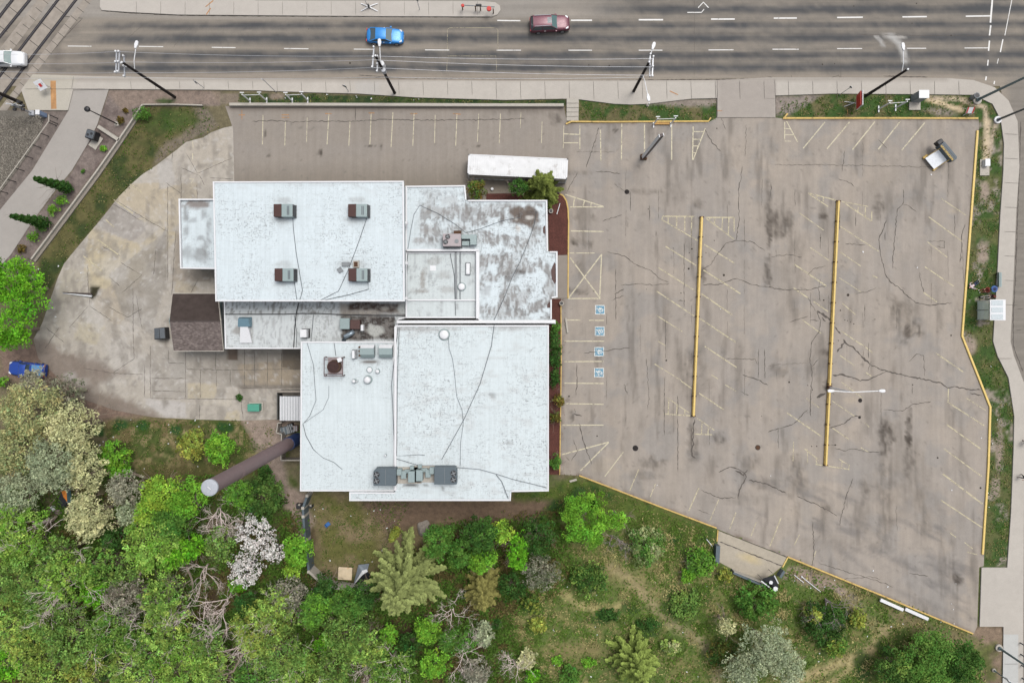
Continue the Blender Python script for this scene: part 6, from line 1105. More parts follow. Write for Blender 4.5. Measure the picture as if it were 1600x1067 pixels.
for x, y, lab in [(860.5, 331, 'white ring-topped planter on the red paving'), (877, 474, 'small dark drum at the top of the planting bed')]:
    b = W(x, y); t = thing('round_planter', lab, 'planter', (b.x, b.y, .1)); MB().cyl((0, 0, 0), .22, .45, 16, .26).build('pot', M['darksteel'], t); MB().tube([(0, 0, .44), (0, 0, .5)], .28, 16).build('rim', M['conc'], t); MB().disc((0, 0, .505), .2, 14).build('soil', M['black'], t)
# white barrier beams at the south-east kerb
for i, (a, c, lab) in enumerate([((1376, 937), (1412, 953), 'white barrier beam behind the slanted kerb, upper left one of the pair'), ((1415, 951.5), (1451, 967.5), 'white barrier beam behind the slanted kerb, lower right one of the pair')]):
    p, q = W(*a, .6), W(*c, .6); t = thing('barrier_beam', lab, 'barrier', ((p.x + q.x) / 2, (p.y + q.y) / 2, 0), math.atan2(q.y - p.y, q.x - p.x)); L = (q - p).length; MB().box((0, 0, .5), (L, .40, .2)).build('beam', M['white'], t, bevel=.04)
    for s_ in (-1, 1): MB().box((s_ * L * .38, 0, .2), (.3, .35, .4)).build('foot', M['concd'], t)
for i, (a, c, lab) in enumerate([((1241, 898), (1256, 910), 'short white pole lying on bare ground below the ramp'), ((1253, 901), (1282, 924), 'long thin pole with a white ball end, lying below the ramp'), ((1104, 842), (1113, 853), 'white pole leaning by the bushes left of the ramp'), ((722, 1042), (736, 1042), 'short white plank lying near the bottom bushes')]):
    p, q = W(*a, .25), W(*c, .1); mb_ = MB().tube([p, q], .05, 6); 
    if i == 1: mb_.dome((p.x, p.y, p.z - .05), .13, .16, 10)
    tag(mb_.build('loose_pole', M['white']), lab, 'pole')
# retaining walls of the ramp, black banner
def wallseg(pts, h, w, m, label, cat='wall', name='retaining_wall'):
    mb = MB()
    for a, c in zip(pts[:-1], pts[1:]): p, q = W(*a, 0), W(*c, 0); mb.beam((p.x, p.y, h / 2), (q.x, q.y, h / 2), w, h)
    return tag(mb.build(name, M[m]), label, cat)
wallseg([(1119, 849), (1117.5, 876)], .9, .5, 'slate', 'grey retaining wall at the left side of the loading ramp'); wallseg([(1142, 890), (1188, 910)], 1.0, .25, 'slate', 'slate-blue panel wall along the lower edge of the ramp'); wallseg([(1143, 888), (1190, 907)], 1.08, .06, 'conc', 'pale top rail along the lower edge of the ramp', 'rail', 'guard_rail'); wallseg([(1221, 888), (1215, 898)], .9, .3, 'slate', 'short dark wall at the right foot of the ramp')
b = W(1204, 905); t = thing('black_canopy', 'black tent canopy with white marks at the foot of the ramp', 'tent', (b.x, b.y, 0)); bk_ = mat('black_fabric', (.012, .013, .016), .8)
P = [at(x, y, zz, t) for x, y, zz in [(1191, 904, 1.5), (1210, 898, 1.9), (1217, 917, .9), (1206, 922, .8), (1200, 917, .5)]]; n = len(P); ctr = sum(P, Vector()) / n + Vector((0, 0, .35))
MB().add(P + [ctr] + [p + Vector((0, 0, -.06)) for p in P], [(i, (i + 1) % n, n) for i in range(n)][::1] + [tuple(range(n + 1, 2 * n + 1))[::-1]]).build('fabric', bk_, t)
for a, c in (((1189.5, 907), (1202, 917)), ((1210, 899), (1216, 911))): MB().beam(at(*a, 1.9, t), at(*c, 1.3, t), .12, .06).build('white_rail', M['white'], t)
for x, y, r_ in ((1206, 911, .22), (1213, 921, .28)): c = at(x, y, 1.9, t); MB().box((c.x, c.y, 1.62), (r_ * 2, r_ * 1.1, .05), rz=.5).box((c.x, c.y, 1.63), (r_ * 1.1, r_ * 2, .05), rz=.5).build('white_mark', M['white'], t)
for p in P[:4]: MB().tube([(p.x, p.y, 0), (p.x, p.y, p.z - .04)], .03, 6).build('pole', M['darksteel'], t)
# south garden fence
FP = [(487, 768), (480.5, 787), (481, 800), (484, 838), (489.5, 884), (508, 901), (517, 907), (556, 913), (582, 910)]; b = W(*FP[3]); t = thing('board_fence', 'grey solid board fence bending around the garden south of the building', 'fence', (b.x, b.y, 0))
for i, (a, c) in enumerate(zip(FP[:-1], FP[1:])): p, q = at(*a, 0, t), at(*c, 0, t); MB().beam((p.x, p.y, .95), (q.x, q.y, .95), .28, 1.9).build('fence_panel', M['slate'] if i < 4 else M['conc'], t)
for a in FP: p = at(*a, 0, t); MB().box((p.x, p.y, 1.0), (.33, .33, 2.0)).build('post', M['conc'], t)
b = W(541, 893); t = thing('mattress', 'cream stained mattress on legs in the garden corner', 'mattress', (b.x, b.y, 0), -.06); MB().box((0, 0, .55), (1.75, 1.55, .25)).build('pad', mat('cream_fabric', ph(244, 224, 190), .9, var=.15, scale=1.5, dirt=ph(226, 176, 110)), t, bevel=.07)
for x in (-.7, .7):
    for y in (-.6, .6): MB().box((x, y, .22), (.07, .07, .44)).build('leg', M['rust'], t)
b = W(566, 896); t = thing('garden_tent', 'grey and white collapsed tent beside the big spruce', 'tent', (b.x, b.y, 0)); gp = [at(x, y, zz, t) for x, y, zz in [(552, 914, .2), (560, 882, .9), (577, 880, .3), (583, 903, .2), (567, 897, 1.3), (574, 892, 1.2)]]
MB().add(gp, [(0, 4, 1), (1, 4, 5), (1, 5, 2)]).build('grey_side', M['tarp'], t); MB().add(gp, [(0, 3, 4), (4, 3, 5)]).build('black_opening', bk_, t); MB().add([gp[0] + Vector((0, 0, .25)), gp[4] + Vector((0, 0, .1)), gp[5] + Vector((.1, 0, .1)), at(573, 889, 1.35, t), at(566, 891, 1.45, t)], [(0, 1, 2, 3, 4)]).build('white_flap', M['white'], t)
b = W(513.5, 817.5); t = thing('blue_toy_seat', 'small blue chair lying on the garden grass', 'chair', (b.x, b.y, 0), .7); MB().box((0, 0, .3), (.5, .45, .05)).build('seat', M['blue'], t, bevel=.02); MB().box((-.27, 0, .5), (.05, .45, .45)).build('backrest', M['blue'], t, bevel=.02)
for x in (-.2, .2):
    for y in (-.18, .18): MB().box((x, y, .14), (.05, .05, .28)).build('leg', M['blue'], t)
for x, y, lab, w in [(470, 788, 'dark barbecue left of the garden fence corner', .7), (488, 789, 'small dark stand with a white ball, right of the garden fence corner', .4)]:
    b = W(x, y); t = thing('garden_stand', lab, 'stand', (b.x, b.y, 0)); MB().box((0, 0, .6), (w, w * .9, .5)).build('body', M['black'], t, bevel=.08)
    for k in (-1, 1): MB().box((k * w * .4, 0, .2), (.06, w * .8, .4)).build('leg', M['darksteel'], t)
    MB().dome((w * .1, .2, .85), .14, .14, 10).build('knob', M['conc'], t)
# rock, woods tent, tarps
def rock(px, py, r, label, m='concd', h=.6):
    b = W(px, py); bm = bmesh.new(); bmesh.ops.create_icosphere(bm, subdivisions=3, radius=1)
    for v in bm.verts:
        k = 1 + .22 * math.sin(v.co.x * 3.1 + px) * math.cos(v.co.y * 2.7 + py) + .10 * math.sin(v.co.z * 7); v.co = Vector((v.co.x * r[0] * k, v.co.y * r[1] * k, max(v.co.z, -.3) * h))
    me = bpy.data.meshes.new('boulder'); bm.to_mesh(me); bm.free(); me.materials.append(M[m]); o = bpy.data.objects.new('boulder', me); C.objects.link(o); o.location = (b.x, b.y, .1); return tag(o, label, 'boulder')
rock(662, 824, (.75, 1.0), 'pale boulder under the dark green tree south of the building', 'concd', .7)
b = W(103, 782); t = thing('camp_tent', 'orange, black and teal tent under the silvery trees', 'tent', (b.x, b.y, 0)); T = [at(x, y, zz, t) for x, y, zz in [(96, 768, 1.1), (104, 764, 1.5), (105, 784, 1.3), (99, 776, 1.4), (110, 764, .9), (113, 786, .6), (109, 790, .3), (88, 792, .3), (92, 778, .8), (96, 797, .2), (108, 792, .2)]]
MB().add(T, [(0, 3, 2, 1)]).build('orange_panel', M['orange'], t); MB().add(T, [(1, 2, 5, 4)]).build('teal_panel', mat('teal_fabric', ph(90, 128, 136), .8), t); MB().add(T, [(0, 8, 7, 9, 10, 2, 3)]).build('black_panel', bk_, t); MB().beam(T[2], T[6], .06, .05).build('white_pole', M['white'], t)
for x, y, s_, m, lab in [(84, 794, .35, 'white', 'white bag left of the woods tent'), (108, 795, .6, 'conc', 'pale sheet right of the woods tent'), (92, 800, .5, 'mauve', 'mauve blanket at the foot of the woods tent')]:
    b = W(x, y); bm = bmesh.new(); bmesh.ops.create_uvsphere(bm, u_segments=12, v_segments=8, radius=s_)
    for v in bm.verts: v.co = Vector((v.co.x * (1 + .3 * math.sin(v.co.y * 9)), v.co.y, max(v.co.z, -.1) * .5))
    me = bpy.data.meshes.new('bag'); bm.to_mesh(me); bm.free(); me.materials.append(M[m]); o = bpy.data.objects.new('cloth_heap' if s_ > .4 else 'rubbish_bag', me); C.objects.link(o); o.location = (b.x, b.y, .1); tag(o, lab, 'cloth' if s_ > .4 else 'bag')
# small bollards on the right edge
b0 = []
for i, (x, y) in enumerate([(1593, 1003), (1594, 1021), (1595, 1038), (1596, 1058)]):
    b = W(x, y); t = thing('bollard', ['topmost', 'second', 'third', 'lowest'][i] + ' short dark post along the kerb of the white walkway', 'bollard', (b.x, b.y, .11), 0, 'short posts by the white walkway'); MB().cyl((0, 0, 0), .08, .8, 10).build('post', M['darksteel'], t); MB().dome((0, 0, .8), .09, .07, 10).build('cap', M['steel'], t)
# litter
lm = MB(); lr = random.Random(9)
for poly, n in [((150, 655, 420, 750), 28), ((490, 790, 640, 880), 14), ((640, 900, 1120, 1060), 34), ((1230, 880, 1500, 1060), 30), ((420, 148, 860, 158), 14), ((60, 410, 130, 500), 6), ((60, 860, 600, 1060), 12), ((1530, 560, 1570, 860), 8), ((1000, 200, 1500, 960), 7)]:
    for _ in range(n): x, y = lr.uniform(poly[0], poly[2]), lr.uniform(poly[1], poly[3]); p = W(x, y); s_ = lr.uniform(.04, .10); lm.box((p.x, p.y, .05), (s_ * 2, s_ * 1.3, .04), rz=lr.uniform(0, 3))
o = lm.build('litter', M['white']); tag(o, 'scattered scraps of pale litter on the grass and lot', 'litter', None, 'stuff')
# ============================================================ VEHICLES
def rimg(r): return r
def car(name, label, cat, px, py, heading, L, Wd, Hh, paint, kind='sedan', roofz=None):
    """heading in degrees, nose along local +x"""
    c = W(px, py, .75); t = thing(name, label, cat, (c.x, c.y, .01), rad(heading)); hw = Wd / 2
    if kind == 'sedan':   # station x (fraction), belt z, half width at belt, at bottom, hood crown
        st = [(-.50, .62, .70), (-.485, .80, .84), (-.43, .93, .95), (-.30, .98, 1.0), (-.05, .96, 1.0), (.18, .94, 1.0), (.34, .84, .98), (.44, .72, .90), (.485, .60, .74), (.50, .48, .60)]
        cab = [(-.40, .97), (-.21, Hh), (.04, Hh + .01), (.20, .95)]; wb = (-.30, .31); wr = .33
    elif kind == 'suv':
        st = [(-.50, .72, .84), (-.49, .98, .94), (-.44, 1.06, 1.0), (-.20, 1.07, 1.0), (.05, 1.06, 1.0), (.22, 1.05, 1.0), (.36, 1.0, .97), (.46, .90, .90), (.49, .74, .82), (.50, .60, .76)]
        cab = [(-.475, 1.05), (-.40, Hh), (.03, Hh), (.19, 1.06)]; wb = (-.29, .31); wr = .36
    else:                 # pickup
        st = [(-.50, .70, .93), (-.495, .98, .97), (-.40, 1.0, 1.0), (-.15, 1.0, 1.0), (-.13, 1.05, 1.0), (.16, 1.04, 1.0), (.30, 1.0, .97), (.44, .93, .93), (.49, .78, .86), (.50, .6, .80)]
        cab = [(-.12, 1.03), (-.06, Hh), (.08, Hh), (.20, 1.03)]; wb = (-.30, .33); wr = .38
    V, F = [], []; prof = [(-.92, .22), (-1.0, .42), (-1.0, .78), (-.93, 1.0), (-.5, 1.035), (0, 1.05), (.5, 1.035), (.93, 1.0), (1.0, .78), (1.0, .42), (.92, .22)]
    for fx_, zt, wf in st:
        for yy, zz in prof: V.append((fx_ * L, yy * hw * wf, .20 + (zt - .20) * max(0, (zz - .22) / .78) if zz > .22 else .20))
    n = len(prof)
    for i in range(len(st) - 1):
        for j in range(n - 1): F.append((i * n + j, i * n + j + 1, (i + 1) * n + j + 1, (i + 1) * n + j))
        F.append((i * n + n - 1, i * n, (i + 1) * n, (i + 1) * n + n - 1))
    F += [tuple(range(n)), tuple(range((len(st) - 1) * n, len(st) * n))[::-1]]
    me = bpy.data.meshes.new('body'); me.from_pydata(V, [], F); bm = bmesh.new(); bm.from_mesh(me); bmesh.ops.recalc_face_normals(bm, faces=bm.faces); bm.to_mesh(me); bm.free(); me.materials.append(paint)
    for p in me.polygons: p.use_smooth = True
    body = bpy.data.objects.new('body', me); C.objects.link(body); body.parent = t; sm = body.modifiers.new('s', 'SUBSURF'); sm.levels = 2; sm.render_levels = 2
    # cabin: glass house with roof panel on top
    wt, wb_ = hw * .74, hw * .90; (x0, z0), (x1, z1), (x2, z2), (x3, z3) = [(a * L, b_) for a, b_ in cab]
    g = [(x0, -wb_, z0 - .03), (x0, wb_, z0 - .03), (x1, -wt, z1 - .05), (x1, wt, z1 - .05), (x2, -wt, z2 - .05), (x2, wt, z2 - .05), (x3, -wb_, z3 - .03), (x3, wb_, z3 - .03)]
    MB().add(g, [(0, 1, 3, 2)]).build('rear_window', M['glass'], t); MB().add(g, [(4, 5, 7, 6)]).build('windscreen', M['tealglass'] if kind == 'suv' else M['screen'], t); MB().add(g, [(0, 2, 4, 6)]).build('side_window', M['glass'], t); MB().add(g, [(1, 7, 5, 3)]).build('side_window', M['glass'], t)
    rv = []; nx2 = 6
    for i in range(nx2 + 1):
        x = x1 - .10 + (x2 - x1 + .14) * i / nx2; e = math.sin(math.pi * i / nx2) * .05
        for yy, zz in [(-1, -.045), (-.86, .0), (-.4, .035), (.4, .035), (.86, 0), (1, -.045)]: rv.append((x, yy * wt * 1.03, z1 + zz + e - .02))
    MB().add(rv, [(i * 6 + j, (i + 1) * 6 + j, (i + 1) * 6 + j + 1, i * 6 + j + 1) for i in range(nx2) for j in range(5)]).build('roof', paint, t, smooth=True)
    xm = (x1 + x2) / 2
    for s_ in (-1, 1):
        for p_, q_, w_ in (((x3, s_ * wb_, z3 - .02), (x2, s_ * wt, z2 - .05), .06), ((x0, s_ * wb_, z0 - .02), (x1, s_ * wt, z1 - .05), .09), ((xm, s_ * (wb_ + .01), .95), (xm - .05, s_ * (wt + .01), z1 - .06), .07)): MB().beam(p_, q_, w_, .05).build('pillar', paint, t)
    for s_ in (-1, 1):
        for k in (-1, 1):
            w_ = MB().tube([(wb[0 if k < 0 else 1] * L, s_ * (hw - .24), wr), (wb[0 if k < 0 else 1] * L, s_ * (hw + .01), wr)], wr, 22).build('wheel', M['rubber'], t); MB().tube([(wb[0 if k < 0 else 1] * L, s_ * (hw - .02), wr), (wb[0 if k < 0 else 1] * L, s_ * (hw + .02), wr)], wr * .64, 16).build('rim', M['chrome'], w_)
        MB().box((x3 - .18 * L / 4.5, s_ * (hw + .07), .98), (.20, .18, .13)).build('mirror', paint, t, bevel=.03)
        MB().prism([(L * .455, s_ * hw * .50), (L * .455, s_ * hw * .78), (L * .395, s_ * hw * .88), (L * .385, s_ * hw * .80)], .60, .80 if kind == 'sedan' else .97).build('headlight', M['lens'], t, bevel=.02)
        MB().box((-L * .49, s_ * hw * .72, .80), (.08, .30, .16)).build('taillight', M['taillens'], t, bevel=.02)
        MB().box((xm + .3, s_ * (hw + .0), .88), (.18, .03, .03)).build('door_handle', M['chrome'], t)
    MB().box((L * .497, 0, .38), (.04, .5, .12)).build('number_plate', M['white'], t)
    return t
def carpaint(name, col):
    m, n, l, b = newmat(name); b.inputs['Base Color'].default_value = (*col, 1); b.inputs['Metallic'].default_value = .25; b.inputs['Roughness'].default_value = .3; b.inputs['Coat Weight'].default_value = .25; b.inputs['Coat Roughness'].default_value = .2
    t_ = _noise(n, l, 6, 2); l.new(_ramp(n, l, t_.outputs[0], .3, .7, .36, .5), b.inputs['Roughness']); return m
M['screen'] = mat_glass('windscreen_glass', ph(110, 128, 130)); M['lens'] = mat('clear_lens', (.5, .52, .54), .15); M['taillens'] = mat('red_lens', (.35, .02, .02), .2)
t = car('blue_car', 'bright blue sedan driving right in the upper lane of the road', 'car', 601.5, 56, -2, 4.6, 1.84, 1.42, carpaint('bright_blue_paint', ph(40, 150, 235, 1.1)), 'sedan')
t = car('maroon_suv', 'maroon estate car with roof rails changing lane at the top', 'car', 859, 37.5, 3, 4.95, 1.9, 1.72, carpaint('maroon_paint', ph(120, 62, 78, 1.1)), 'suv')
for s_ in (-1, 1): MB().tube([(-1.9, s_ * .66, 1.78), (.1, s_ * .66, 1.78)], .03, 6).build('roof_rail', M['chrome'], t)
MB().box((-.35 + .2, 0, 1.757), (.62, .7, .02)).build('sunroof', M['glass'], t)
t = car('white_car', 'white car cut off by the left edge on the rails', 'car', 11, 92, 0, 4.4, 1.88, 1.55, carpaint('white_car_paint', (.5, .51, .52)), 'suv')
t = car('blue_pickup', 'dark blue pickup truck half hidden under the silvery trees', 'pickup truck', 42, 577, 174, 4.5, 1.75, 1.6, carpaint('deep_blue_paint', ph(28, 82, 190)), 'pickup')
MB().box((-1.40, 0, 1.03), (1.3, 1.35, .06)).build('bed_load', mat('light_blue_tarp', ph(110, 180, 240), .6, var=.15), t)

# ============================================================ PEOPLE
skin = mat('skin', (.50, .30, .22), .6, var=.05); M['skin'] = skin
def skinned(name, pts, edges, m, parent=None, lv=1):
    """one continuous body grown round a skeleton: pts = (x,y,z,radius), vertex 0 the pelvis"""
    me = bpy.data.meshes.new(name); me.from_pydata([p[:3] for p in pts], edges, []); o = bpy.data.objects.new(name, me); C.objects.link(o)
    s_ = o.modifiers.new('skin', 'SKIN'); s_.use_smooth_shade = True
    for i, p in enumerate(pts): me.skin_vertices[0].data[i].radius = (p[3], p[3] * (p[4] if len(p) > 4 else 1)); me.skin_vertices[0].data[i].use_root = (i == 0)
    q = o.modifiers.new('sub', 'SUBSURF'); q.levels = lv; q.render_levels = lv; me.materials.append(m)
    if parent is not None: o.parent = parent
    return o
def person(label, px, py, rz, J, top, bottom, hair, z=0.0, hood=False):
    """J: joint positions dict in local metres (x forward); body one mesh, clothes as children"""
    b = W(px, py); g = lambda k: Vector(J[k])
    P = [(*g('pelvis'), .125), (*g('waist'), .115), (*g('chest'), .135), (*g('neck'), .055), (*g('head'), .092), (*g('crown'), .070)]; E = [(0, 1), (1, 2), (2, 3), (3, 4), (4, 5)]
    for s_ in 'lr':
        i = len(P); P += [(*g('shoulder_' + s_), .06), (*g('elbow_' + s_), .042), (*g('wrist_' + s_), .028), (*(g('wrist_' + s_) + (g('wrist_' + s_) - g('elbow_' + s_)).normalized() * .09), .034)]; E += [(2, i), (i, i + 1), (i + 1, i + 2), (i + 2, i + 3)]
        fd = (g('wrist_' + s_) - g('elbow_' + s_)).normalized(); sd_ = fd.orthogonal().normalized(); root = i + 3; h0 = Vector(P[root][:3])
        for k, (o_, ln) in enumerate(((-.03, .06), (-.01, .075), (.01, .07), (.03, .055))): P.append((*(h0 + sd_ * o_ + fd * ln), .009)); E.append((root, len(P) - 1))
        P.append((*(h0 - fd * .03 - sd_ * .06), .011)); E.append((root, len(P) - 1))
        i = len(P); P += [(*g('hip_' + s_), .085), (*g('knee_' + s_), .058), (*g('ankle_' + s_), .040), (*g('toe_' + s_), .038)]; E += [(0, i), (i, i + 1), (i + 1, i + 2), (i + 2, i + 3)]
    t = skinned('person', P, E, M['skin']); t.location = (b.x, b.y, z); t.rotation_euler = (0, 0, rz); tag(t, label, 'person')
    k = 1.22
    P2 = [(*g('pelvis'), .13), (*g('waist'), .14), (*g('chest'), .165), (*(g('neck') * .8 + g('chest') * .2), .075)]; E2 = [(0, 1), (1, 2), (2, 3)]
    for s_ in 'lr': i = len(P2); P2 += [(*g('shoulder_' + s_), .08), (*g('elbow_' + s_), .060), (*(g('wrist_' + s_) * .92 + g('elbow_' + s_) * .08), .045)]; E2 += [(2, i), (i, i + 1), (i + 1, i + 2)]
    skinned('shirt', P2, E2, top, t)
    P3 = [(*g('pelvis'), .15)]; E3 = []
    for s_ in 'lr': i = len(P3); P3 += [(*g('hip_' + s_), .10), (*g('knee_' + s_), .075), (*(g('ankle_' + s_) * .92 + g('knee_' + s_) * .08), .055)]; E3 += [(0, i), (i, i + 1), (i + 1, i + 2)]
    skinned('trousers', P3, E3, bottom, t)
    for s_ in 'lr': a, c = g('ankle_' + s_), g('toe_' + s_); skinned('shoe', [(*a, .05), (*(a.lerp(c, .5)), .05), (*c, .045)], [(0, 1), (1, 2)], M['white'] if not hood else M['black'], t)
    hd, cr = g('head'), g('crown'); up = (cr - hd).normalized(); fw = Vector(J.get('face', (1, 0, 0))).normalized()
    skinned('hair', [(*(hd + up * .05 - fw * .03), .10), (*(cr + up * .01 - fw * .01), .085), (*(hd - fw * .07 - up * .02), .07)], [(0, 1), (0, 2)], hair, t)
    sd_ = up.cross(fw).normalized(); f0 = hd + fw * .088
    e = MB()
    for s_ in (-1, 1): q = f0 + sd_ * .032 * s_ + up * .01; e.cyl((q.x, q.y, q.z), .009, .012, 8)
    e.build('eyes', M['black'], t); q = f0 + fw * .012 - up * .015; MB().box(q, (.03, .022, .035)).build('nose', M['skin'], t, bevel=.006); q = f0 - up * .05 - fw * .008; MB().box(q, (.012, .045, .012)).build('mouth', M['red'], t)
    return t
def stand(step=.0, arms=.18):
    return dict(pelvis=(0, 0, .95), waist=(0, 0, 1.12), chest=(0, 0, 1.36), neck=(.01, 0, 1.52), head=(.03, 0, 1.64), crown=(.03, 0, 1.74), shoulder_l=(0, .19, 1.43), shoulder_r=(0, -.19, 1.43), elbow_l=(arms, .27, 1.16), elbow_r=(-arms, -.27, 1.16), wrist_l=(arms + .14, .25, .94), wrist_r=(-arms + .02, -.27, .90),
                hip_l=(0, .10, .90), hip_r=(0, -.10, .90), knee_l=(step * .7, .10, .50), knee_r=(-step * .2, -.10, .50), ankle_l=(step, .10, .08), ankle_r=(-step, -.10, .10), toe_l=(step + .17, .10, .04), toe_r=(-step + .17, -.10, .05))
dk = mat('dark_clothes', (.015, .016, .022), .85); nv = mat('navy_trousers', ph(52, 64, 96), .85); wh = mat('white_pink_shirt', ph(236, 216, 222), .85, var=.12, scale=9); rd = mat('red_jacket', ph(170, 66, 58), .85); bl = mat('blue_fabric', ph(72, 108, 172), .8); mr = mat('maroon_jacket', ph(92, 36, 44), .85); pk = mat('reddish_hair', ph(170, 96, 84), .9); brh = mat('dark_hair', (.02, .014, .01), .9); lg = mat('light_trousers', ph(170, 168, 165), .85)
lie = dict(pelvis=(0, 0, .14), waist=(-.17, 0, .15), chest=(-.40, 0, .16), neck=(-.58, 0, .15), head=(-.70, .02, .14), crown=(-.80, .03, .14), face=(.0, .2, 1), shoulder_l=(-.48, .19, .14), shoulder_r=(-.48, -.19, .14), elbow_l=(-.30, .42, .10), elbow_r=(-.20, -.42, .10), wrist_l=(-.10, .36, .12), wrist_r=(.0, -.62, .07),
           hip_l=(.05, .10, .13), hip_r=(.05, -.10, .13), knee_l=(.42, .20, .22), knee_r=(.44, -.06, .26), ankle_l=(.82, .22, .08), ankle_r=(.80, -.02, .08), toe_l=(.93, .25, .14), toe_r=(.92, .02, .14))
person('person lying on the grass in a white top and dark trousers', 1521, 445, rad(32), lie, wh, nv, brh)
sit = dict(pelvis=(0, 0, .15), waist=(-.05, 0, .30), chest=(-.10, 0, .50), neck=(-.08, 0, .66), head=(-.03, 0, .77), crown=(-.02, 0, .87), shoulder_l=(-.10, .19, .57), shoulder_r=(-.10, -.19, .57), elbow_l=(.08, .28, .38), elbow_r=(.05, -.28, .36), wrist_l=(.28, .18, .34), wrist_r=(.26, -.16, .32),
           hip_l=(.06, .10, .14), hip_r=(.06, -.10, .14), knee_l=(.45, .16, .34), knee_r=(.48, -.12, .20), ankle_l=(.80, .16, .08), ankle_r=(.88, -.12, .08), toe_l=(.92, .18, .14), toe_r=(1.0, -.14, .14))
person('person in a red jacket sitting on the grass beside the blue umbrella', 1540, 453, rad(190), sit, rd, mat('brown_trousers', ph(120, 60, 50), .85), brh)
person('person in a maroon jacket with reddish hair sitting by the shelter', 1547, 463.5, rad(183), sit, mr, lg, pk)
person('person in black walking on the east pavement at the right edge', 1592, 742.5, rad(200), stand(.25), dk, dk, brh, .11, True)
person('person in dark clothes at the right edge near the round drain', 1598, 690, rad(90), stand(.12), mat('charcoal_coat', ph(70, 66, 68), .85), dk, brh, .11, True)
# round blue folding chair/umbrella between them
b = W(1546.5, 452); t = thing('blue_umbrella', 'small round blue umbrella with rings, held near the bench', 'umbrella', (b.x, b.y, 0)); MB().tube([(0, 0, .82), (0, 0, .86), (0, 0, .90)], [.42, .33, .22], 20, False).build('canopy', bl, t, smooth=True); MB().tube([(0, 0, .90), (0, 0, .97)], [.22, .05], 20).build('canopy_top', mat('navy_fabric', ph(40, 52, 96), .8), t); MB().tube([(0, 0, 0), (0, 0, .92)], .015, 6).build('shaft', M['darksteel'], t)
b = W(1533, 464); t = thing('picnic_bag', 'dark bag with a pale strap left of the shelter', 'bag', (b.x, b.y, 0), .2); MB().box((0, 0, .15), (.55, .3, .3)).build('bag_body', M['black'], t, bevel=.08); MB().tube([(-.3, 0, .3), (0, .05, .42), (.3, 0, .3)], .03, 6).build('strap', M['conc'], t)
# ============================================================ TREES AND SHRUBS
def leaf_quads(P, N, size, rng, asp=1.5):
    """one small bent-free leaf face per point, facing roughly N"""
    n = len(P); N = N + rng.normal(0, .55, (n, 3)); N /= np.linalg.norm(N, axis=1, keepdims=True) + 1e-9
    r = rng.normal(0, 1, (n, 3)); T = np.cross(N, r); T /= np.linalg.norm(T, axis=1, keepdims=True) + 1e-9; B = np.cross(N, T)
    s_ = size * rng.uniform(.6, 1.35, (n, 1)) * .5
    V = np.empty((n, 4, 3)); V[:, 0] = P - T * s_ * asp; V[:, 1] = P - B * s_ * .8 + T * s_ * .1; V[:, 2] = P + T * s_ * asp; V[:, 3] = P + B * s_ * .8 + T * s_ * .1
    return V.reshape(-1, 3), np.arange(4 * n).reshape(n, 4)
def leaf_cols(base, k, rng, var=.18, hue=.12):
    b = np.array(base)[None] * (1 + rng.normal(0, var, (k, 1))); b[:, 0] *= 1 + rng.normal(0, hue, k); b[:, 2] *= 1 + rng.normal(0, hue, k); return np.clip(b, .004, .9)
def cloud(rx, ry, rz, zc, rng, dens, rc, size, base, ang=0.0, var=.16, cvar=.22, gap=.0, tip=None, ncl=None, up=.55):
    """clumps of leaves over an ellipsoidal crown"""
    area = math.pi * rx * ry; rm = math.sqrt(rx * ry); ncl = ncl or max(5, int(area / (rc * rc) * 1.15 * (1 - gap)))
    u = rng.normal(0, 1, (ncl, 3)); u /= np.linalg.norm(u, axis=1, keepdims=True); u[:, 2] = np.abs(u[:, 2]) * 1.1 - .28
    rr = rng.uniform(.25, 1, (ncl, 1)) ** .5 * (1 - rc / rm * .55) * (1 + rng.normal(0, .09, (ncl, 1)))
    cc = u * rr * np.array([[rx, ry, rz]]); ca, sa = math.cos(ang), math.sin(ang)
    cc = np.stack([cc[:, 0] * ca - cc[:, 1] * sa, cc[:, 0] * sa + cc[:, 1] * ca, cc[:, 2] + zc], 1)
    m = max(12, int(dens * area / ncl)); rcs = rc * rng.uniform(.65, 1.3, ncl); tot = ncl * m
    d = rng.normal(0, 1, (ncl, m, 3)); d /= np.linalg.norm(d, axis=2, keepdims=True); d[:, :, 2] = np.where(rng.random((ncl, m)) < up, np.abs(d[:, :, 2]), d[:, :, 2])
    rad_ = rng.uniform(.45, 1.08, (ncl, m, 1)) ** .6
    P = cc[:, None, :] + d * rad_ * rcs[:, None, None] * np.array([1, 1, .75])
    N = d * .7 + np.array([0, 0, .55])
    V, F = leaf_quads(P.reshape(-1, 3), N.reshape(-1, 3), size, rng)
    cl = np.repeat(np.array(base)[None], ncl, 0) * (1 + rng.normal(0, cvar, (ncl, 1))); cl[:, 0] *= 1 + rng.normal(0, .10, ncl)
    if tip is not None: w = rng.random(ncl) ** 2; cl = cl * (1 - w[:, None]) + np.array(tip)[None] * w[:, None]
    col = np.repeat(cl, m, 0) * (1 + rng.normal(0, var, (tot, 1))); col[:, 0] *= 1 + rng.normal(0, .08, tot)
    return V, F, np.clip(col, .004, .9), cc
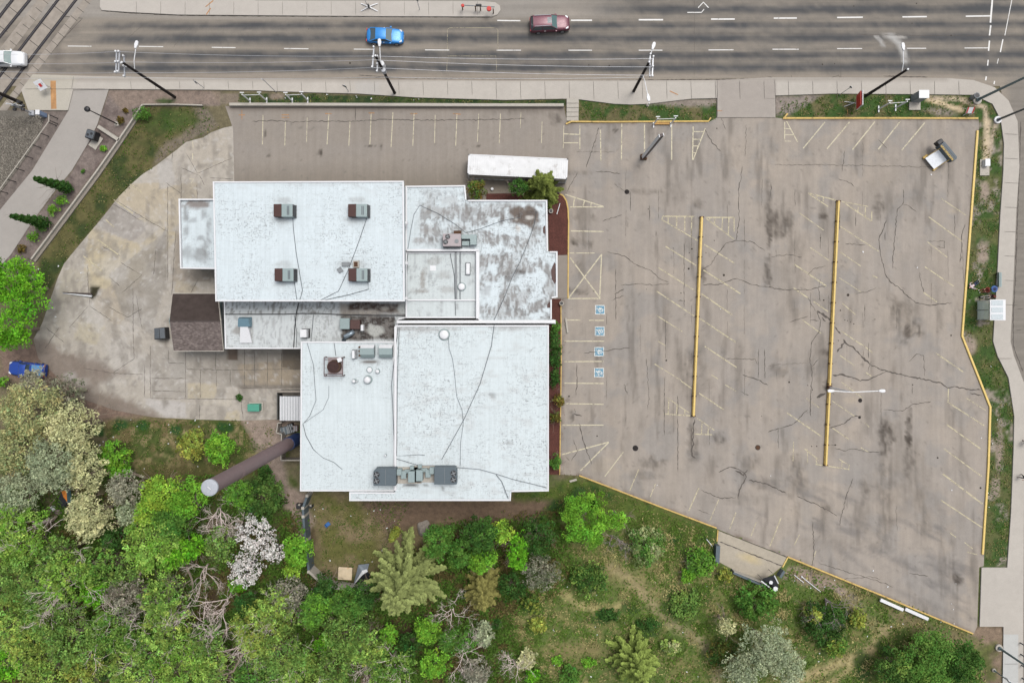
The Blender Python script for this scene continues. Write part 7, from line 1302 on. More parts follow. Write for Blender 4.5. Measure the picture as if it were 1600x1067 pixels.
def branch_tree(mb, p, d, L, r, depth, rnd, spread=.6, sides=5, up=.15, kids=(2, 3), ends=None, wob=.18):
    pts = [p]; rr = [r]; q = p; dd = d.copy(); k = 3 if L > .8 else 2
    for i in range(k): dd = (dd + Vector((rnd.gauss(0, wob), rnd.gauss(0, wob), rnd.gauss(0, wob * .6) + up * .15))).normalized(); q = q + dd * L / k; pts.append(q); rr.append(r * (1 - .42 * (i + 1) / k))
    mb.tube(pts, rr, sides, False)
    if depth <= 0:
        if ends is not None: ends.append(q)
        return
    for _ in range(rnd.randint(*kids)):
        a = dd.orthogonal().normalized(); a.rotate(Matrix.Rotation(rnd.uniform(0, 6.28), 3, dd)); nd = (dd + a * rnd.uniform(spread * .6, spread * 1.4) + Vector((0, 0, up))).normalized()
        s_ = pts[rnd.randint(max(1, len(pts) - 2), len(pts) - 1)]
        branch_tree(mb, s_, nd, L * rnd.uniform(.58, .82), r * .58, depth - 1, rnd, spread, max(3, sides - 1), up, kids, ends, wob)
PCOL = dict(lime=pl(150, 186, 72), bright=pl(122, 174, 62), vivid=pl(112, 174, 50), green=pl(96, 138, 62), dark=pl(68, 102, 50), feather=pl(148, 178, 88), feather2=pl(122, 154, 78), olive=pl(178, 180, 128), silver=pl(170, 180, 146), beige=pl(200, 200, 152), yellow=pl(158, 168, 80), spruce=pl(138, 148, 92, .85), brown=pl(112, 98, 52), white=pl(222, 218, 214, 1.1), grey=pl(150, 148, 130))
PN = 0
def plant(kind, px, py, r, label, cat='tree', col=None, h=None, ry=None, ang=0.0, name=None, tip=None, group=None, dens=1.0):
    """px,py,r: middle and radius of the crown as the photo shows it (pixels)"""
    global PN; PN += 1; rng = np.random.default_rng(1000 + PN); rnd = random.Random(500 + PN)
    h = h or {'leafy': 7, 'feather': 7.5, 'olive': 8, 'spruce': 9, 'bare': 6.5, 'bush': 2.6, 'flower': 5, 'column': 6, 'shrub': 1.2}.get(kind, 6)
    zc = h * (.32 if kind == 'spruce' else .62 if kind not in ('bush', 'shrub') else .5); b = W(px, py, zc); k = S * (H - zc) / H; R_ = r * k; RY = (ry or r) * k
    base = PCOL[col] if isinstance(col, str) else (col or PCOL['green']); tp = PCOL[tip] if tip else None
    t = thing(name or ('shrub' if kind in ('bush', 'shrub') else 'spruce_tree' if kind == 'spruce' else 'bare_tree' if kind == 'bare' else 'tree'), label, cat, (b.x, b.y, 0), 0, group)
    mb = MB(); rm = min(R_, RY); ends = []
    if kind == 'spruce':
        mb.tube([(0, 0, -.2), (0, 0, h * .6), (0, 0, h)], [.05 + h * .022, .03 + h * .012, .02], 8); mb.build('trunk', M['darkbark'], t)
        P, N, Cc = [], [], []; lv = int(6 + h * .75)
        for i in range(lv):
            f = i / (lv - 1); z = h * (.10 + .86 * f); L = R_ * (1.02 - f) ** .85 * 1.12 + .15; nb = int(11.5 - 5.5 * f)
            for j in range(nb):
                a = 2 * math.pi * (j + rnd.uniform(-.42, .42)) / nb + i * .7; Lb = L * rnd.uniform(.6, 1.12); n_ = int(150 * Lb * dens) + 30
                s_ = rng.uniform(.12, 1, n_) ** .8; drp = -.22 * s_ * Lb + .10 * s_ ** 2 * Lb; w = (.12 + .07 * Lb) * np.sin(np.clip(s_ * 1.02, 0, 1) * 2.75) * (.45 + .75 * np.abs(np.sin(s_ * Lb * 5 + j))) + .03
                v = rng.uniform(-1, 1, n_) * w; c, s2 = math.cos(a), math.sin(a); x, y = s_ * Lb, v
                P.append(np.stack([x * c - y * s2, x * s2 + y * c, z + drp - np.abs(v) * .35 + rng.normal(0, .03, n_)], 1))
                sd2 = np.sign(v)[:, None] * np.array([[-s2, c, 0]]); N.append(np.array([[0, 0, 1.0]]) + sd2 * .7)
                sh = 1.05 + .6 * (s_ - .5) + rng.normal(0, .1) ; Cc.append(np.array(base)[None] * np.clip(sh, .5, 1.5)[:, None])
        P, N, Cc = np.concatenate(P), np.concatenate(N), np.concatenate(Cc)
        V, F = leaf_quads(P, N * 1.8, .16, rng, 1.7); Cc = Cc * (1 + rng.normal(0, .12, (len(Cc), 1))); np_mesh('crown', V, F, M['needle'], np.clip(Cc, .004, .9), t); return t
    if kind == 'bare':
        for _ in range(rnd.randint(3, 4)): branch_tree(mb, Vector((0, 0, 0)), Vector((rnd.gauss(0, .25), rnd.gauss(0, .25), 1)).normalized(), h * .34, .026 + .008 * h, 5, rnd, .72 * R_ / (h * .33), 5, .02, (2, 3), ends, .24)
        mb.build('branches', M['palebark'] if col != 'grey' else M['twig'], t); return t
    if kind in ('leafy', 'feather', 'olive', 'flower'):
        bm_ = {'leafy': 'bark', 'feather': 'palebark' if PN % 4 == 0 else 'bark', 'olive': 'bark', 'flower': 'darkbark'}[kind]; fd = {'leafy': 2, 'feather': 4, 'olive': 3, 'flower': 3}[kind]
        mb.tube([(0, 0, -.2), (rnd.gauss(0, .1), rnd.gauss(0, .1), h * .25)], [.06 + .022 * h, .04 + .016 * h], 8)
        for _ in range(4 if kind != 'leafy' else 4): branch_tree(mb, Vector((0, 0, h * .22)), Vector((rnd.gauss(0, .4), rnd.gauss(0, .4), 1)).normalized(), h * (.33 if kind == 'feather' and PN % 4 == 0 else .28), .024 + .009 * h, fd, rnd, .8 * rm / (h * .34), 5, .06, (2, 3), ends)
        mb.build('trunk', M[bm_], t)
    else:
        for _ in range(5): branch_tree(mb, Vector((rnd.gauss(0, .1), rnd.gauss(0, .1), 0)), Vector((rnd.gauss(0, .5), rnd.gauss(0, .5), 1)).normalized(), h * .45, .03, 1 if kind != 'bush' else 2, rnd, .7, 4, .05, (2, 3), ends)
        mb.build('stems', M['bark'], t)
    rz = h - zc
    pale = col in ('white', 'silver', 'beige', 'grey')
    if kind == 'leafy': V, F, c, cc = cloud(R_, RY, rz, zc, rng, 165 * dens, max(.36, rm * .22), .175, base, ang, tip=tp, cvar=.24)
    elif kind == 'feather': V, F, c, cc = cloud(R_ * 1.26, RY * 1.26, rz, zc, rng, 112 * dens, max(.36, rm * .17), .165, base, ang, gap=.10, tip=tp, cvar=.34)
    elif kind == 'olive': V, F, c, cc = cloud(R_, RY, rz, zc, rng, 125 * dens, max(.36, rm * .17), .17, base, ang, tip=tp, cvar=.15, var=.2)
    elif kind == 'flower': V, F, c, cc = cloud(R_, RY, rz, zc, rng, 34 * dens, .28, .14, base, ang, gap=.42, tip=tp, cvar=.14)
    elif kind == 'column':
        n_ = int(900 * h * R_); z = rng.uniform(.04, 1, n_); a = rng.uniform(0, 6.283, n_); q = R_ * np.clip(1.15 - z, .12, 1) ** .6 * rng.uniform(.5, 1.1, n_) * (1 + .25 * np.sin(z * 40 + a * 3))
        Pn = np.stack([q * np.cos(a), q * np.sin(a), z * h], 1); V, F = leaf_quads(Pn, np.stack([np.cos(a), np.sin(a), np.full(n_, .5)], 1), .17, rng); c = leaf_cols(base, n_, rng)
    elif kind == 'bush': V, F, c, cc = cloud(R_, RY, h * .5, h * .42, rng, 120 * dens, max(.32, rm * .22), .20, base, ang, tip=tp)
    else: V, F, c, cc = cloud(R_, RY, h * .5, h * .4, rng, 150 * dens, max(.2, rm * .4), .14, base, ang, tip=tp)
    if pale: lum = c.mean(1, keepdims=True); c = .3 * c + .7 * lum * np.array(base)[None] / np.mean(base)
    np_mesh('crown' if kind not in ('bush', 'shrub') else 'foliage', V, F, M['leaf'], c, t); return t

PL = [
 # kind, x, y, r, colour, label, options
 ('leafy', 22, 448, 54, 'vivid', 'big bright green round tree at the left edge beside the long wall', dict(h=9, ry=50)),
 ('leafy', 14, 515, 42, 'vivid', 'lower half of the bright green trees at the left edge, above the blue pickup', dict(h=8, ry=36)),
 ('bush', 2, 597, 10, 'bright', 'tiny bright shrub at the left edge below the blue pickup', {}),
 ('olive', 50, 640, 52, 'olive', 'silvery-beige tree leaning over the front of the blue pickup', dict(h=9)),
 ('feather', 58, 596, 20, 'grey', 'thin twiggy grey tree hanging over the tail of the blue pickup', dict(h=5, tip='olive')),
 ('olive', 115, 668, 44, 'beige', 'pale beige tree at the corner of the dirt patch below the yard', dict(h=8.5)),
 ('olive', 20, 700, 46, 'olive', 'silvery-olive tree at the left edge, south of the pickup', dict(h=9)),
 ('olive', 88, 722, 46, 'silver', 'large silver-green tree just north of the orange tent', dict(h=9)),
 ('olive', 136, 735, 36, 'beige', 'cream-grey tree left of the dark bright shrub and north of the tent', dict(h=7.5)),
 ('olive', 30, 768, 38, 'silver', 'silver tree at the left edge beside the orange tent', dict(h=8)),
 ('olive', 142, 806, 42, 'beige', 'very pale round tree right below the orange tent', dict(h=8)),
 ('olive', 196, 762, 30, 'grey', 'grey-green tree next to the curved fallen trunk', dict(h=7, tip='silver')),
 ('olive', 205, 800, 24, 'silver', 'small silver tree left of the lime tree group', dict(h=6.5)),
 ('feather', 105, 615, 26, 'grey', 'thin grey half-bare tree between pickup and dirt patch', dict(h=6, tip='green')),
 ('bush', 176, 716, 26, 'bright', 'bright green shrub between the silvery trees and the dry lawn', dict(h=3.5, ry=30)),
 ('bush', 187, 740, 18, 'vivid', 'vivid small shrub under the bright shrub by the dry lawn', dict(h=3)),
 ('leafy', 255, 772, 34, 'lime', 'lime-yellow tree left of the chimney cap', dict(h=7.5)), ('leafy', 292, 778, 34, 'bright', 'bright green tree directly left of the white chimney cap', dict(h=7.5)),
 ('leafy', 232, 800, 26, 'lime', 'small lime tree at the left of the lime group', dict(h=6.5)), ('leafy', 272, 815, 34, 'green', 'mid-green tree below the lime group', dict(h=7)),
 ('feather', 240, 852, 44, 'feather', 'feathery light tree above the forest clearing, left of the vivid slanting one', dict(h=8, tip='bright')),
 ('leafy', 288, 862, 44, 'vivid', 'vivid green slanting crown in the middle of the left woods', dict(h=7, ry=20, ang=rad(32))),
 ('leafy', 300, 695, 24, 'yellow', 'yellow-green round shrub tree on the dry lawn', dict(h=4, ry=28)), ('leafy', 345, 700, 27, 'bright', 'bright round small tree on the dry lawn, nearest the chimney', dict(h=4, ry=30)),
 ('leafy', 372, 772, 24, 'green', 'green tree right beside the chimney cap', dict(h=5, tip='bright')), ('bush', 408, 778, 42, 'dark', 'large round dark shrub between chimney and garden fence', dict(h=4, tip='feather2')),
 ('bare', 318, 808, 24, None, 'bare pinkish tree just below the chimney cap', dict(h=7)), ('bare', 358, 828, 20, None, 'bare pale tree left of the white blossom', dict(h=6.5)), ('feather', 345, 850, 24, 'feather2', 'thin green tree with bare tips beside the vivid slanting crown', dict(h=6, dens=.6)),
 ('flower', 398, 832, 32, 'white', 'tree covered in white blossom, upper one of two', dict(h=6)), ('flower', 385, 888, 31, 'white', 'tree covered in white blossom, lower one of two', dict(h=5.5)), ('flower', 428, 862, 20, 'white', 'small white blossom tree next to the bright shrub at the fence', dict(h=5)),
 ('leafy', 466, 858, 26, 'bright', 'bright tree hanging over the left side of the garden fence', dict(h=5, ry=34)), ('leafy', 456, 893, 15, 'lime', 'small lime tree left of the fence bend', dict(h=4)), ('bush', 370, 915, 15, 'vivid', 'vivid small bush at the foot of the lower white blossom', dict(h=3)),
 ('feather', 28, 832, 44, 'feather', 'light feathery tree at the left edge below the silvery ones', dict(h=9, tip='bright')), ('feather', 98, 862, 26, 'feather2', 'sparse twiggy tree below the orange tent', dict(h=7, dens=.5)), ('leafy', 178, 842, 22, 'dark', 'shaded dark tree under the palest silvery crown', dict(h=5)),
 ('feather', 46, 905, 40, 'feather2', 'twiggy green tree at the left, third down the edge', dict(h=9)), ('feather', 108, 902, 34, 'feather', 'bright feathery tree with pale branches in the left woods', dict(h=9, tip='bright')), ('feather', 150, 880, 28, 'green', 'mid-green tree between clearing and palest silvery crown', dict(h=7, tip='feather')),
 ('leafy', 152, 925, 26, 'vivid', 'round vivid green crown in the left woods', dict(h=6)), ('feather', 20, 965, 38, 'feather', 'light tree at the left edge above the yellow-green one', dict(h=9)), ('feather', 82, 962, 38, 'feather2', 'tree with a straight pale trunk showing, left woods', dict(h=9)),
 ('feather', 50, 1000, 36, 'feather', 'yellow-green feathery tree near the bottom left corner', dict(h=9, tip='yellow')), ('leafy', 6, 1040, 26, 'vivid', 'smooth vivid crown in the bottom left corner', dict(h=6)), ('feather', 120, 1002, 36, 'feather2', 'twiggy tree left of the dark hollow, bottom left', dict(h=9)),
 ('feather', 178, 985, 34, 'green', 'green tree above the dark hollow, bottom left', dict(h=8, tip='feather')), ('feather', 132, 1034, 30, 'yellow', 'yellowish tree above the bare white roots at the bottom', dict(h=7, tip='feather')), ('feather', 70, 1050, 34, 'feather', 'feathery tree at the bottom edge, left of the bare roots', dict(h=8)),
 ('bare', 118, 1052, 22, None, 'bare white branching tree at the bottom edge, left', dict(h=6)), ('leafy', 170, 1040, 24, 'dark', 'dark tree at the bottom edge beside the bare white branches', dict(h=5)), ('feather', 210, 1045, 36, 'feather', 'light tree at the bottom edge, left of centre woods', dict(h=8)),
 ('feather', 200, 935, 30, 'grey', 'grey twiggy tree beside the long leaning trunk', dict(h=7, dens=.45)), ('feather', 255, 932, 32, 'feather', 'green tree left of the bare fork in the clearing', dict(h=8, tip='green')), ('feather', 262, 985, 34, 'feather', 'light green tree below the pale bare fork', dict(h=8)),
 ('bare', 275, 958, 24, None, 'white bare fork lying across the light green tree', dict(h=7)), ('bare', 332, 958, 26, None, 'pinkish bare crown at the edge of the dark clearing', dict(h=7.5)), ('bare', 300, 900, 16, None, 'small bare grey tree in the dark clearing', dict(h=7)), ('feather', 322, 1000, 26, 'feather2', 'green tree right of the long bare trunk', dict(h=7)),
 ('feather', 285, 1035, 40, 'feather', 'broad feathery tree at the bottom edge, centre left', dict(h=8, tip='bright')), ('bare', 372, 1040, 26, None, 'long bare pale limbs near the bottom edge', dict(h=7.5)), ('feather', 350, 1058, 26, 'feather2', 'thin green tree under the long bare limbs', dict(h=7, dens=.6)),
 ('feather', 405, 985, 38, 'feather', 'bright feathery tree right of the dark clearing', dict(h=8, tip='yellow')), ('feather', 440, 1020, 40, 'feather2', 'large grey-green feathery tree near the bottom, left of the vivid bush', dict(h=8)), ('leafy', 385, 940, 24, 'dark', 'dark tree below the lower white blossom', dict(h=5.5)), ('feather', 430, 950, 30, 'feather', 'light tree between blossom and board fence', dict(h=7)),
 ('feather', 455, 930, 26, 'grey', 'grey twiggy tree just below the fence bend', dict(h=6, dens=.6)), ('leafy', 490, 950, 32, 'green', 'green tree below the mattress corner', dict(h=6.5, tip='bright')), ('leafy', 505, 915, 22, 'dark', 'dark shrubby tree touching the south board fence', dict(h=5)), ('leafy', 545, 945, 32, 'green', 'dense green tree under the collapsed tent', dict(h=6)),
 ('leafy', 572, 930, 24, 'dark', 'dark tree at the left foot of the big spruce', dict(h=5.5)), ('leafy', 510, 1008, 24, 'vivid', 'vivid round bush left of bottom centre', dict(h=4, ry=17)), ('leafy', 478, 1028, 16, 'bright', 'little bright bush left of the vivid round bush', dict(h=4)), ('feather', 545, 990, 34, 'feather2', 'dull green tree between the vivid bush and the spruce', dict(h=7)),
 ('feather', 470, 1055, 34, 'feather', 'twiggy light tree at the bottom edge under the vivid bush', dict(h=7)), ('feather', 570, 1012, 26, 'feather', 'pale twiggy tree below the spruce, left one', dict(h=6.5)), ('leafy', 608, 992, 18, 'bright', 'small bright bush hidden below the spruce', dict(h=3.5)), ('bare', 572, 1050, 18, None, 'small bare white tree at the bottom edge, centre', dict(h=5)),
 ('feather', 610, 1042, 32, 'green', 'green tree at the bottom edge below the spruce', dict(h=6, tip='feather')), ('spruce', 632, 908, 62, 'spruce', 'biggest spruce with long radiating branches, right of the collapsed tent', dict(h=13)), ('column', 614, 838, 7, 'yellow', 'slim yellow-green young tree above the biggest spruce', dict(h=4)),
 ('leafy', 668, 983, 24, 'bright', 'bright bush below the right side of the spruce', dict(h=4)), ('leafy', 700, 1000, 20, 'green', 'green bush between bright bush and bare tree', dict(h=3.5)), ('leafy', 678, 1035, 26, 'bright', 'bright bush at the bottom, left of the bare white shrubs', dict(h=4)), ('bare', 704, 962, 16, None, 'small bare tree between the two spruces', dict(h=5)),
 ('bare', 728, 1028, 24, None, 'large bare pale shrub near the bottom centre', dict(h=5.5)), ('bush', 745, 1052, 26, 'grey', 'grey-green bush at the bottom edge by the bare shrubs', dict(h=3)), ('bare', 802, 1048, 20, None, 'bare pale shrub at the bottom edge, right of the grey-green bush', dict(h=4.5)), ('bush', 822, 1030, 18, 'beige', 'straw-coloured twiggy bush near the bottom centre', dict(h=2.4)), ('bush', 832, 1055, 13, 'vivid', 'vivid round bush at the bottom edge, right of centre', dict(h=2)),
 ('spruce', 756, 922, 32, (.16, .15, .05), 'medium olive spruce right of the biggest one', dict(h=8)), ('bush', 755, 993, 17, 'silver', 'silvery shrub below the medium spruce', dict(h=2.6, ry=24)), ('bush', 776, 975, 10, 'dark', 'dark low bush right of the silvery shrub', dict(h=1.5)),
 ('leafy', 688, 845, 32, 'green', 'dark leafy tree over the pale boulder', dict(h=6)), ('leafy', 718, 868, 22, 'green', 'green tree right of the big spruce top', dict(h=5.5)), ('leafy', 752, 838, 34, 'dark', 'large dark leafy tree south of the roof step', dict(h=6.5, tip='green')), ('leafy', 785, 830, 20, 'lime', 'lime patch of tree above the bright column tree', dict(h=6)),
 ('leafy', 748, 878, 20, 'bright', 'bright tree below the large dark leafy tree', dict(h=5.5)), ('leafy', 765, 868, 16, 'bright', 'small bright tree touching the large dark one', dict(h=5.5)), ('leafy', 808, 862, 18, 'vivid', 'tall vivid tree, the brightest south of the building', dict(h=6.5, ry=34)), ('feather', 840, 838, 26, 'dark', 'dark twiggy tree right of the tall vivid tree', dict(h=6, dens=.8)), ('feather', 845, 893, 26, 'grey', 'grey-green thin tree left of the round dark shrub', dict(h=5, dens=.5, tip='green')),
 ('leafy', 916, 813, 41, 'bright', 'large bright tree on the lawn south-east of the building', dict(h=7, ry=50)), ('leafy', 965, 812, 17, 'bright', 'bright side crown right of the large lawn tree', dict(h=6)), ('bare', 962, 850, 22, 'grey', 'grey bare tree between lawn tree and flowering shrub', dict(h=4.5)), ('bush', 1010, 852, 32, 'green', 'round shrub flecked with white flowers below the lawn', dict(h=3.6, tip='beige', ry=35)),
 ('bush', 918, 906, 36, 'dark', 'round dark shrub beside the sandy trail', dict(h=3.4, tip='feather', ry=28)), ('bush', 1095, 878, 26, 'green', 'green shrub with grey twigs left of the loading ramp', dict(h=2.8, tip='bright')), ('bare', 1086, 882, 18, 'grey', 'grey bare bush next to the loading ramp', dict(h=2.6)), ('bush', 1074, 900, 13, 'bright', 'bright low bush below the grey bare bush', dict(h=1.8)), ('bush', 1134, 900, 12, 'yellow', 'yellow-green bush at the lower edge of the ramp', dict(h=2)),
 ('bush', 1184, 940, 36, 'green', 'vigorous green bush directly below the ramp wall', dict(h=3.2, ry=30)), ('bush', 1070, 945, 26, 'feather2', 'low greyish ground bush left of the vigorous green bush', dict(h=1.2, dens=.7)), ('olive', 1198, 1010, 44, 'silver', 'large silver-grey tree at the bottom, left of the dark round thicket', dict(h=7)), ('olive', 1160, 1044, 34, 'silver', 'silver-grey tree at the bottom edge', dict(h=6)), ('olive', 1232, 1042, 30, 'silver', 'lower right silver-grey tree beside the straw track', dict(h=6)),
 ('olive', 1135, 978, 16, 'beige', 'beige dry tree above the silver-grey group', dict(h=5)), ('bush', 1128, 1020, 26, 'dark', 'dark olive bush left of the silver-grey group', dict(h=3, tip='brown')), ('bush', 1290, 975, 40, 'dark', 'round dark thicket with purple-grey twigs below the slanted kerb', dict(h=3.2, dens=.8)), ('bare', 1312, 955, 34, 'grey', 'purple-grey bare twigs on the round thicket', dict(h=6.2)), ('bush', 1272, 960, 14, 'yellow', 'yellow-green bush at the left of the round thicket', dict(h=3.8)), ('bush', 1343, 965, 16, 'yellow', 'yellow-green bush at the right of the round thicket', dict(h=2.2)), ('bush', 1305, 1008, 22, 'green', 'green bush at the foot of the round thicket', dict(h=3, tip='yellow')),
 ('leafy', 1450, 1030, 48, 'green', 'big green thicket in the bottom right corner, middle part', dict(h=5, tip='feather2')), ('leafy', 1500, 1035, 38, 'dark', 'big green thicket at the bottom right, right part', dict(h=5, tip='green')), ('leafy', 1405, 1045, 38, 'dark', 'dark left part of the bottom right thicket', dict(h=4.5, tip='feather')), ('leafy', 1455, 1065, 40, 'green', 'lower part of the bottom right thicket at the photo edge', dict(h=5, tip='feather')),
 ('bush', 1050, 1010, 20, 'feather', 'pale flowering bush beside the pinkish trail', dict(h=1.8, tip='beige', ry=13)), ('spruce', 994, 1035, 36, (.17, .22, .055), 'yellow-green spruce at the bottom, right of centre', dict(h=8)), ('bush', 830, 945, 17, 'dark', 'sparse bush dotted with yellow flowers, upper part', dict(h=2, tip='yellow', dens=.6)), ('bush', 840, 975, 15, 'yellow', 'sparse bush dotted with yellow flowers, lower part', dict(h=1.6, dens=.35)),
 ('bush', 870, 1032, 9, 'bright', 'little bright weed bush near the bottom', dict(h=1)), ('bush', 918, 1035, 15, 'bright', 'low bright weed patch left of the yellow-green spruce', dict(h=.9, ry=8, dens=.6)), ('bush', 890, 1055, 18, 'green', 'green low bush at the bottom edge, left of the yellow-green spruce', dict(h=1.6)), ('bush', 950, 960, 24, 'dark', 'dark creeping plant patch on the sandy crossing', dict(h=.5, ry=10)), ('bush', 1010, 975, 20, 'dark', 'dark creeping plant patch right of the sandy crossing', dict(h=.5, ry=9)),
 ('feather', 60, 940, 30, 'green', 'mid-green tree filling the middle of the left woods', dict(h=7, tip='feather')), ('feather', 195, 895, 24, 'feather2', 'small thin tree at the left rim of the dark clearing', dict(h=6)), ('feather', 235, 1010, 32, 'green', 'dense green tree left of the small pale fork, near the bottom', dict(h=7.5, tip='feather')), ('feather', 330, 1035, 28, 'feather', 'light tree between the long bare limbs and the broad feathery one', dict(h=7)),
 ('feather', 395, 1055, 30, 'green', 'green tree at the bottom edge right of the long bare limbs', dict(h=7)), ('feather', 520, 1040, 28, 'feather2', 'grey-green tree at the bottom edge left of the small bare white tree', dict(h=6.5)), ('leafy', 640, 1005, 22, 'dark', 'dark bush under the tip of the biggest spruce', dict(h=4)), ('feather', 720, 1000, 20, 'green', 'thin green bush between the bare shrubs and the bright bushes', dict(h=3.5)), ('feather', 800, 915, 22, 'dark', 'thin dark bush right of the medium spruce', dict(h=3, dens=.7)),
 # round the building
 ('leafy', 744, 297, 18, 'brown', 'brown-green round tree left of the gap by the container', dict(h=5, tip='green')), ('leafy', 810, 293, 17, 'dark', 'dark green tree right of the red bed gap', dict(h=5, ry=14, tip='green')), ('spruce', 847, 292, 30, (.115, .14, .035), 'olive pine with radiating branches beside the container end', dict(h=7.5)),
 ('bush', 868, 548, 9, 'dark', 'long green hedge shrub against the east wall', dict(h=1.8, ry=42)), ('bush', 868, 512, 8, 'green', 'small green shrub at the north end of the east wall bed', dict(h=1.4, ry=12)), ('bush', 867, 592, 8, 'dark', 'dark low shrub in the east wall bed above the bronze pair', dict(h=1.6, ry=16)),
 ('bush', 874, 625, 11, 'brown', 'bronze-green round shrub against the east wall, upper of two', dict(h=2.6, tip='yellow')), ('bush', 868, 654, 10, 'brown', 'bronze-green round shrub against the east wall, lower of two', dict(h=2.4, tip='green')), ('bush', 867, 722, 10, 'green', 'green shrub at the south-east corner of the building', dict(h=2.4, ry=14)),
 # planting bed by the path
 ('column', 76, 285, 8, 'dark', 'narrow upright evergreen by the path, upper one', dict(h=6.2)), ('column', 40, 342, 8, 'dark', 'narrow upright evergreen by the path, lower one', dict(h=6.2)),
 ('shrub', 96, 312, 10.5, 'bright', 'round green shrub in the bed, first below the upper evergreen', dict(h=1.3)), ('shrub', 82, 328, 10.5, 'bright', 'round green shrub in the bed, second below the upper evergreen', dict(h=1.3)), ('shrub', 62, 354, 10, 'green', 'round shrub at the foot of the lower evergreen', dict(h=1.3)), ('shrub', 50, 370, 10, 'bright', 'round shrub closest to the big bright tree at the left edge', dict(h=1.3)),
 ('shrub', 33, 388, 9, 'brown', 'brownish low shrub at the end of the planting bed', dict(h=.8)), ('shrub', 222, 178, 16, 'green', 'dark spreading shrub at the top corner of the grass slope', dict(h=1.4, ry=13)), ('shrub', 188, 187, 6, 'brown', 'small brown shrub beside the slim path lamp', dict(h=.8)), ('shrub', 196, 173, 4.5, 'brown', 'tiny reddish shrub above the slim path lamp', dict(h=.5)), ('shrub', 160, 231, 6, 'bright', 'small bright shrub beside the black bin', dict(h=.7)), ('shrub', 130, 268, 3.5, 'green', 'tiny shrub alone in the planting bed', dict(h=.5)),
 ('shrub', 374, 621, 6, 'dark', 'small dark weed tuft left of the teal-green box', dict(h=.7)), ('bush', 412, 738, 14, 'dark', 'low weeds at the building corner by the chimney', dict(h=.8, dens=.5)),
]
for kd, x, y, r, c, lab, o_ in PL: plant(kd, x, y, r, lab, 'shrub' if kd in ('bush', 'shrub') else 'bare tree' if kd == 'bare' else 'spruce' if kd == 'spruce' else 'tree', c, **o_)
# fallen and leaning trunks in the woods
for pts, r, lab in [([(206, 738, .6), (222, 745, .4), (238, 748, .3), (262, 758, .2)], .16, 'curved pale fallen trunk below the dry lawn'), ([(222, 890, 4.5), (210, 915, 3), (195, 945, 1)], .14, 'long leaning grey trunk in the left clearing'), ([(186, 852, 3), (160, 880, 1.5), (142, 898, .4)], .13, 'grey leaning trunk under the mid-green tree'),
                    ([(88, 806, .8), (74, 820, .6), (72, 840, .3)], .18, 'thick fallen branch below the orange tent'), ([(112, 752, 1.2), (98, 762, 1), (84, 782, .4)], .12, 'grey branch hanging over the orange tent'), ([(360, 975, .5), (348, 995, 2), (330, 1020, 5)], .17, 'thick grey trunk rising from the dark clearing'), ([(396, 1000, 4), (380, 1020, 4.5), (365, 1048, 5), (330, 1060, 5)], .17, 'long bent pale limb near the bottom edge'),
                    ([(375, 1010, 4), (345, 1020, 4), (322, 1026, 4)], .12, 'straight pale limb left of the long bent one'), ([(290, 868, 1), (292, 885, 3), (300, 905, 5), (302, 925, 6)], .14, 'slim bare trunk in the middle of the clearing'), ([(686, 975, .3), (683, 940, .3), (688, 910, .3)], .05, 'thin pale stick between the spruces')]:
    P = [W(a, b_, z) for a, b_, z in pts]; mb = MB(); mb.tube(P, [r * (1 - .35 * i / (len(P) - 1)) for i in range(len(P))], 7); rn = random.Random(int(r * 900) + len(lab))
    for p in P[1:]: branch_tree(mb, p, Vector((rn.gauss(0, 1), rn.gauss(0, 1), .3)).normalized(), .9, r * .35, 2, rn, .7, 4, 0)
    tag(mb.build('fallen_log', M['bark']), lab, 'trunk')

# ---- grass, weeds and woodland undergrowth: uncountable
def scatter(name, label, n, box, maskf, colf, size, hgt, seed, mtl='leaf', asp=1.6, updir=1.2):
    rng = np.random.default_rng(seed); x = rng.uniform(box[0], box[2], n); y = rng.uniform(box[1], box[3], n); m = rng.random(n) < maskf(x, y); x, y = x[m], y[m]
    P = np.stack([(x - NX) * S, (NY - y) * S, rng.uniform(.02, 1, len(x)) * hgt], 1); N = np.tile(np.array([[0, 0, updir]]), (len(x), 1))
    V, F = leaf_quads(P, N, size, rng, asp); c = colf(x, y, rng) * (1 + rng.normal(0, .2, (len(x), 1))); o = np_mesh(name, V, F, M[mtl], np.clip(c, .004, .8)); return tag(o, label, 'ground cover', None, 'stuff')
def wood_mask(x, y):
    m = pmask(x, y, [(-20, 790), (150, 760), (230, 745), (340, 740), (470, 800), (480, 900), (560, 920), (700, 830), (880, 800), (900, 900), (800, 960), (860, 1090), (-20, 1090)], 30, 14); return m * np.clip((fbm(x, y, 24, 611) - .28) * 5, 0, 1)
scatter('undergrowth', 'mixed green undergrowth and leaf litter on the woodland floor', 190000, (-20, 740, 920, 1075), wood_mask, lambda x, y, r: np.where((fbm(x, y, 16, 621) + r.normal(0, .07, len(x)) > .44)[:, None], np.array(pl(86, 116, 50)), np.array(pl(106, 98, 62))), .19, .8, 1)
def med_mask(x, y):
    tr = np.ones(len(x))
    for pts, w, c_, a in TRAILS: tr = tr * (1 - .55 * np.clip(1.5 - dline(x, y, pts) / w, 0, 1))
    m = pmask(x, y, [(860, 880), (1000, 800), (1100, 830), (1240, 880), (1530, 1000), (1530, 1080), (790, 1080), (790, 960)], 20, 10); m = m * (1 - pmask(x, y, [(1118, 822), (1240, 866), (1525, 985), (1560, 900), (1100, 780)], 4)) * (1 - pmask(x, y, [(1118, 824), (1236, 868), (1220, 905), (1190, 914), (1138, 894), (1116, 870)], 4)); return tr * m * (.25 + .75 * np.clip((fbm(x, y, 20, 631) - .45) * 5, 0, 1))
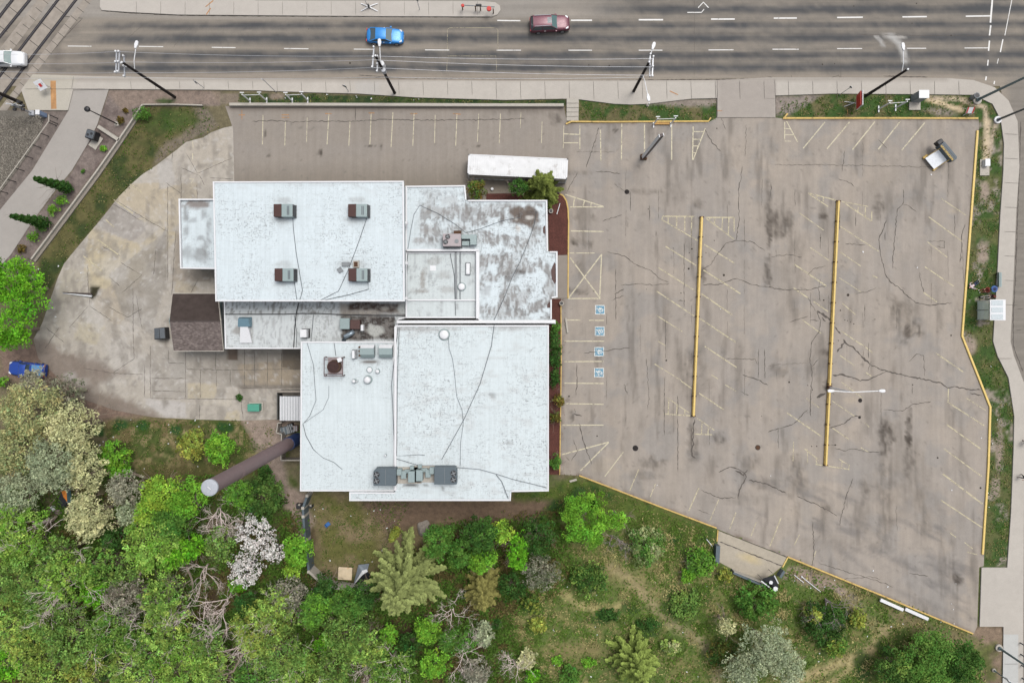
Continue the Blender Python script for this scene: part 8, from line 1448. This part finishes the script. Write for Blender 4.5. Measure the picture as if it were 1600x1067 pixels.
scatter('meadow_grass', 'tufts of green and straw-coloured grass on the meadow', 100000, (790, 790, 1570, 1075), med_mask, lambda x, y, r: np.where((fbm(x, y, 15, 641) + r.normal(0, .08, len(x)) > .45)[:, None], np.array(pl(96, 122, 54)), np.array(pl(160, 152, 104))), .17, .16, 2)
def turf(x, y):
    m = pmask(x, y, GRASS_L, 4, 2) * .6
    for poly in ([(372, 147), (520, 147), (600, 151), (880, 157), (880, 161), (372, 161)], [(905, 158), (1010, 165), (1118, 156), (1118, 187), (905, 187)], [(1215, 158), (1300, 149), (1440, 149), (1540, 152), (1555, 180), (1215, 182)], [(1530, 200), (1564, 200), (1556, 420), (1549, 533), (1573, 590), (1583, 645), (1575, 880), (1540, 880), (1550, 640), (1508, 525)], [(790, 775), (905, 752), (1010, 788), (1112, 830), (1112, 870), (1050, 885), (990, 800), (880, 790)], [(150, 655), (380, 657), (440, 670), (420, 735), (240, 745), (180, 700)], [(495, 785), (640, 785), (600, 880), (505, 895)]): m = np.maximum(m, pmask(x, y, poly, 3, 2))
    return m * np.clip((fbm(x, y, 14, 651) - .36) * 5, .05, 1)
scatter('grass', 'short green grass of the verges and lawns', 240000, (45, 145, 1590, 900), turf, lambda x, y, r: np.where((fbm(x, y, 12, 661) + r.normal(0, .1, len(x)) > .46)[:, None], np.array(pl(74, 104, 40)), np.array(pl(132, 126, 84))), .12, .09, 3)
def leaves_k(x, y): return np.clip(1.3 - dline(x, y, [(876, 738), (905, 745), (1120, 828)]) / 5, 0, 1) * .5 + np.clip(1.2 - dline(x, y, [(880, 472), (878, 740)]) / 4, 0, 1) * .35 + pmask(x, y, [(860, 466), (876, 466), (876, 500), (860, 500)], 2) * .6
scatter('fallen_leaves', 'brown fallen leaves gathered along the kerbs by the building', 16000, (855, 460, 1125, 835), leaves_k, lambda x, y, r: np.tile(np.array(pl(112, 84, 70)), (len(x), 1)), .09, .03, 4)
def grav(x, y): return pmask(x, y, [(0, 185), (68, 182), (60, 215), (0, 300)], 3, 1)
scatter('ballast_stones', 'loose grey stones of the railway ballast', 30000, (0, 170, 90, 320), grav, lambda x, y, r: np.array(pl(150, 144, 134))[None] * r.uniform(.45, 1.35, (len(x), 1)), .13, .05, 5, asp=1.0)
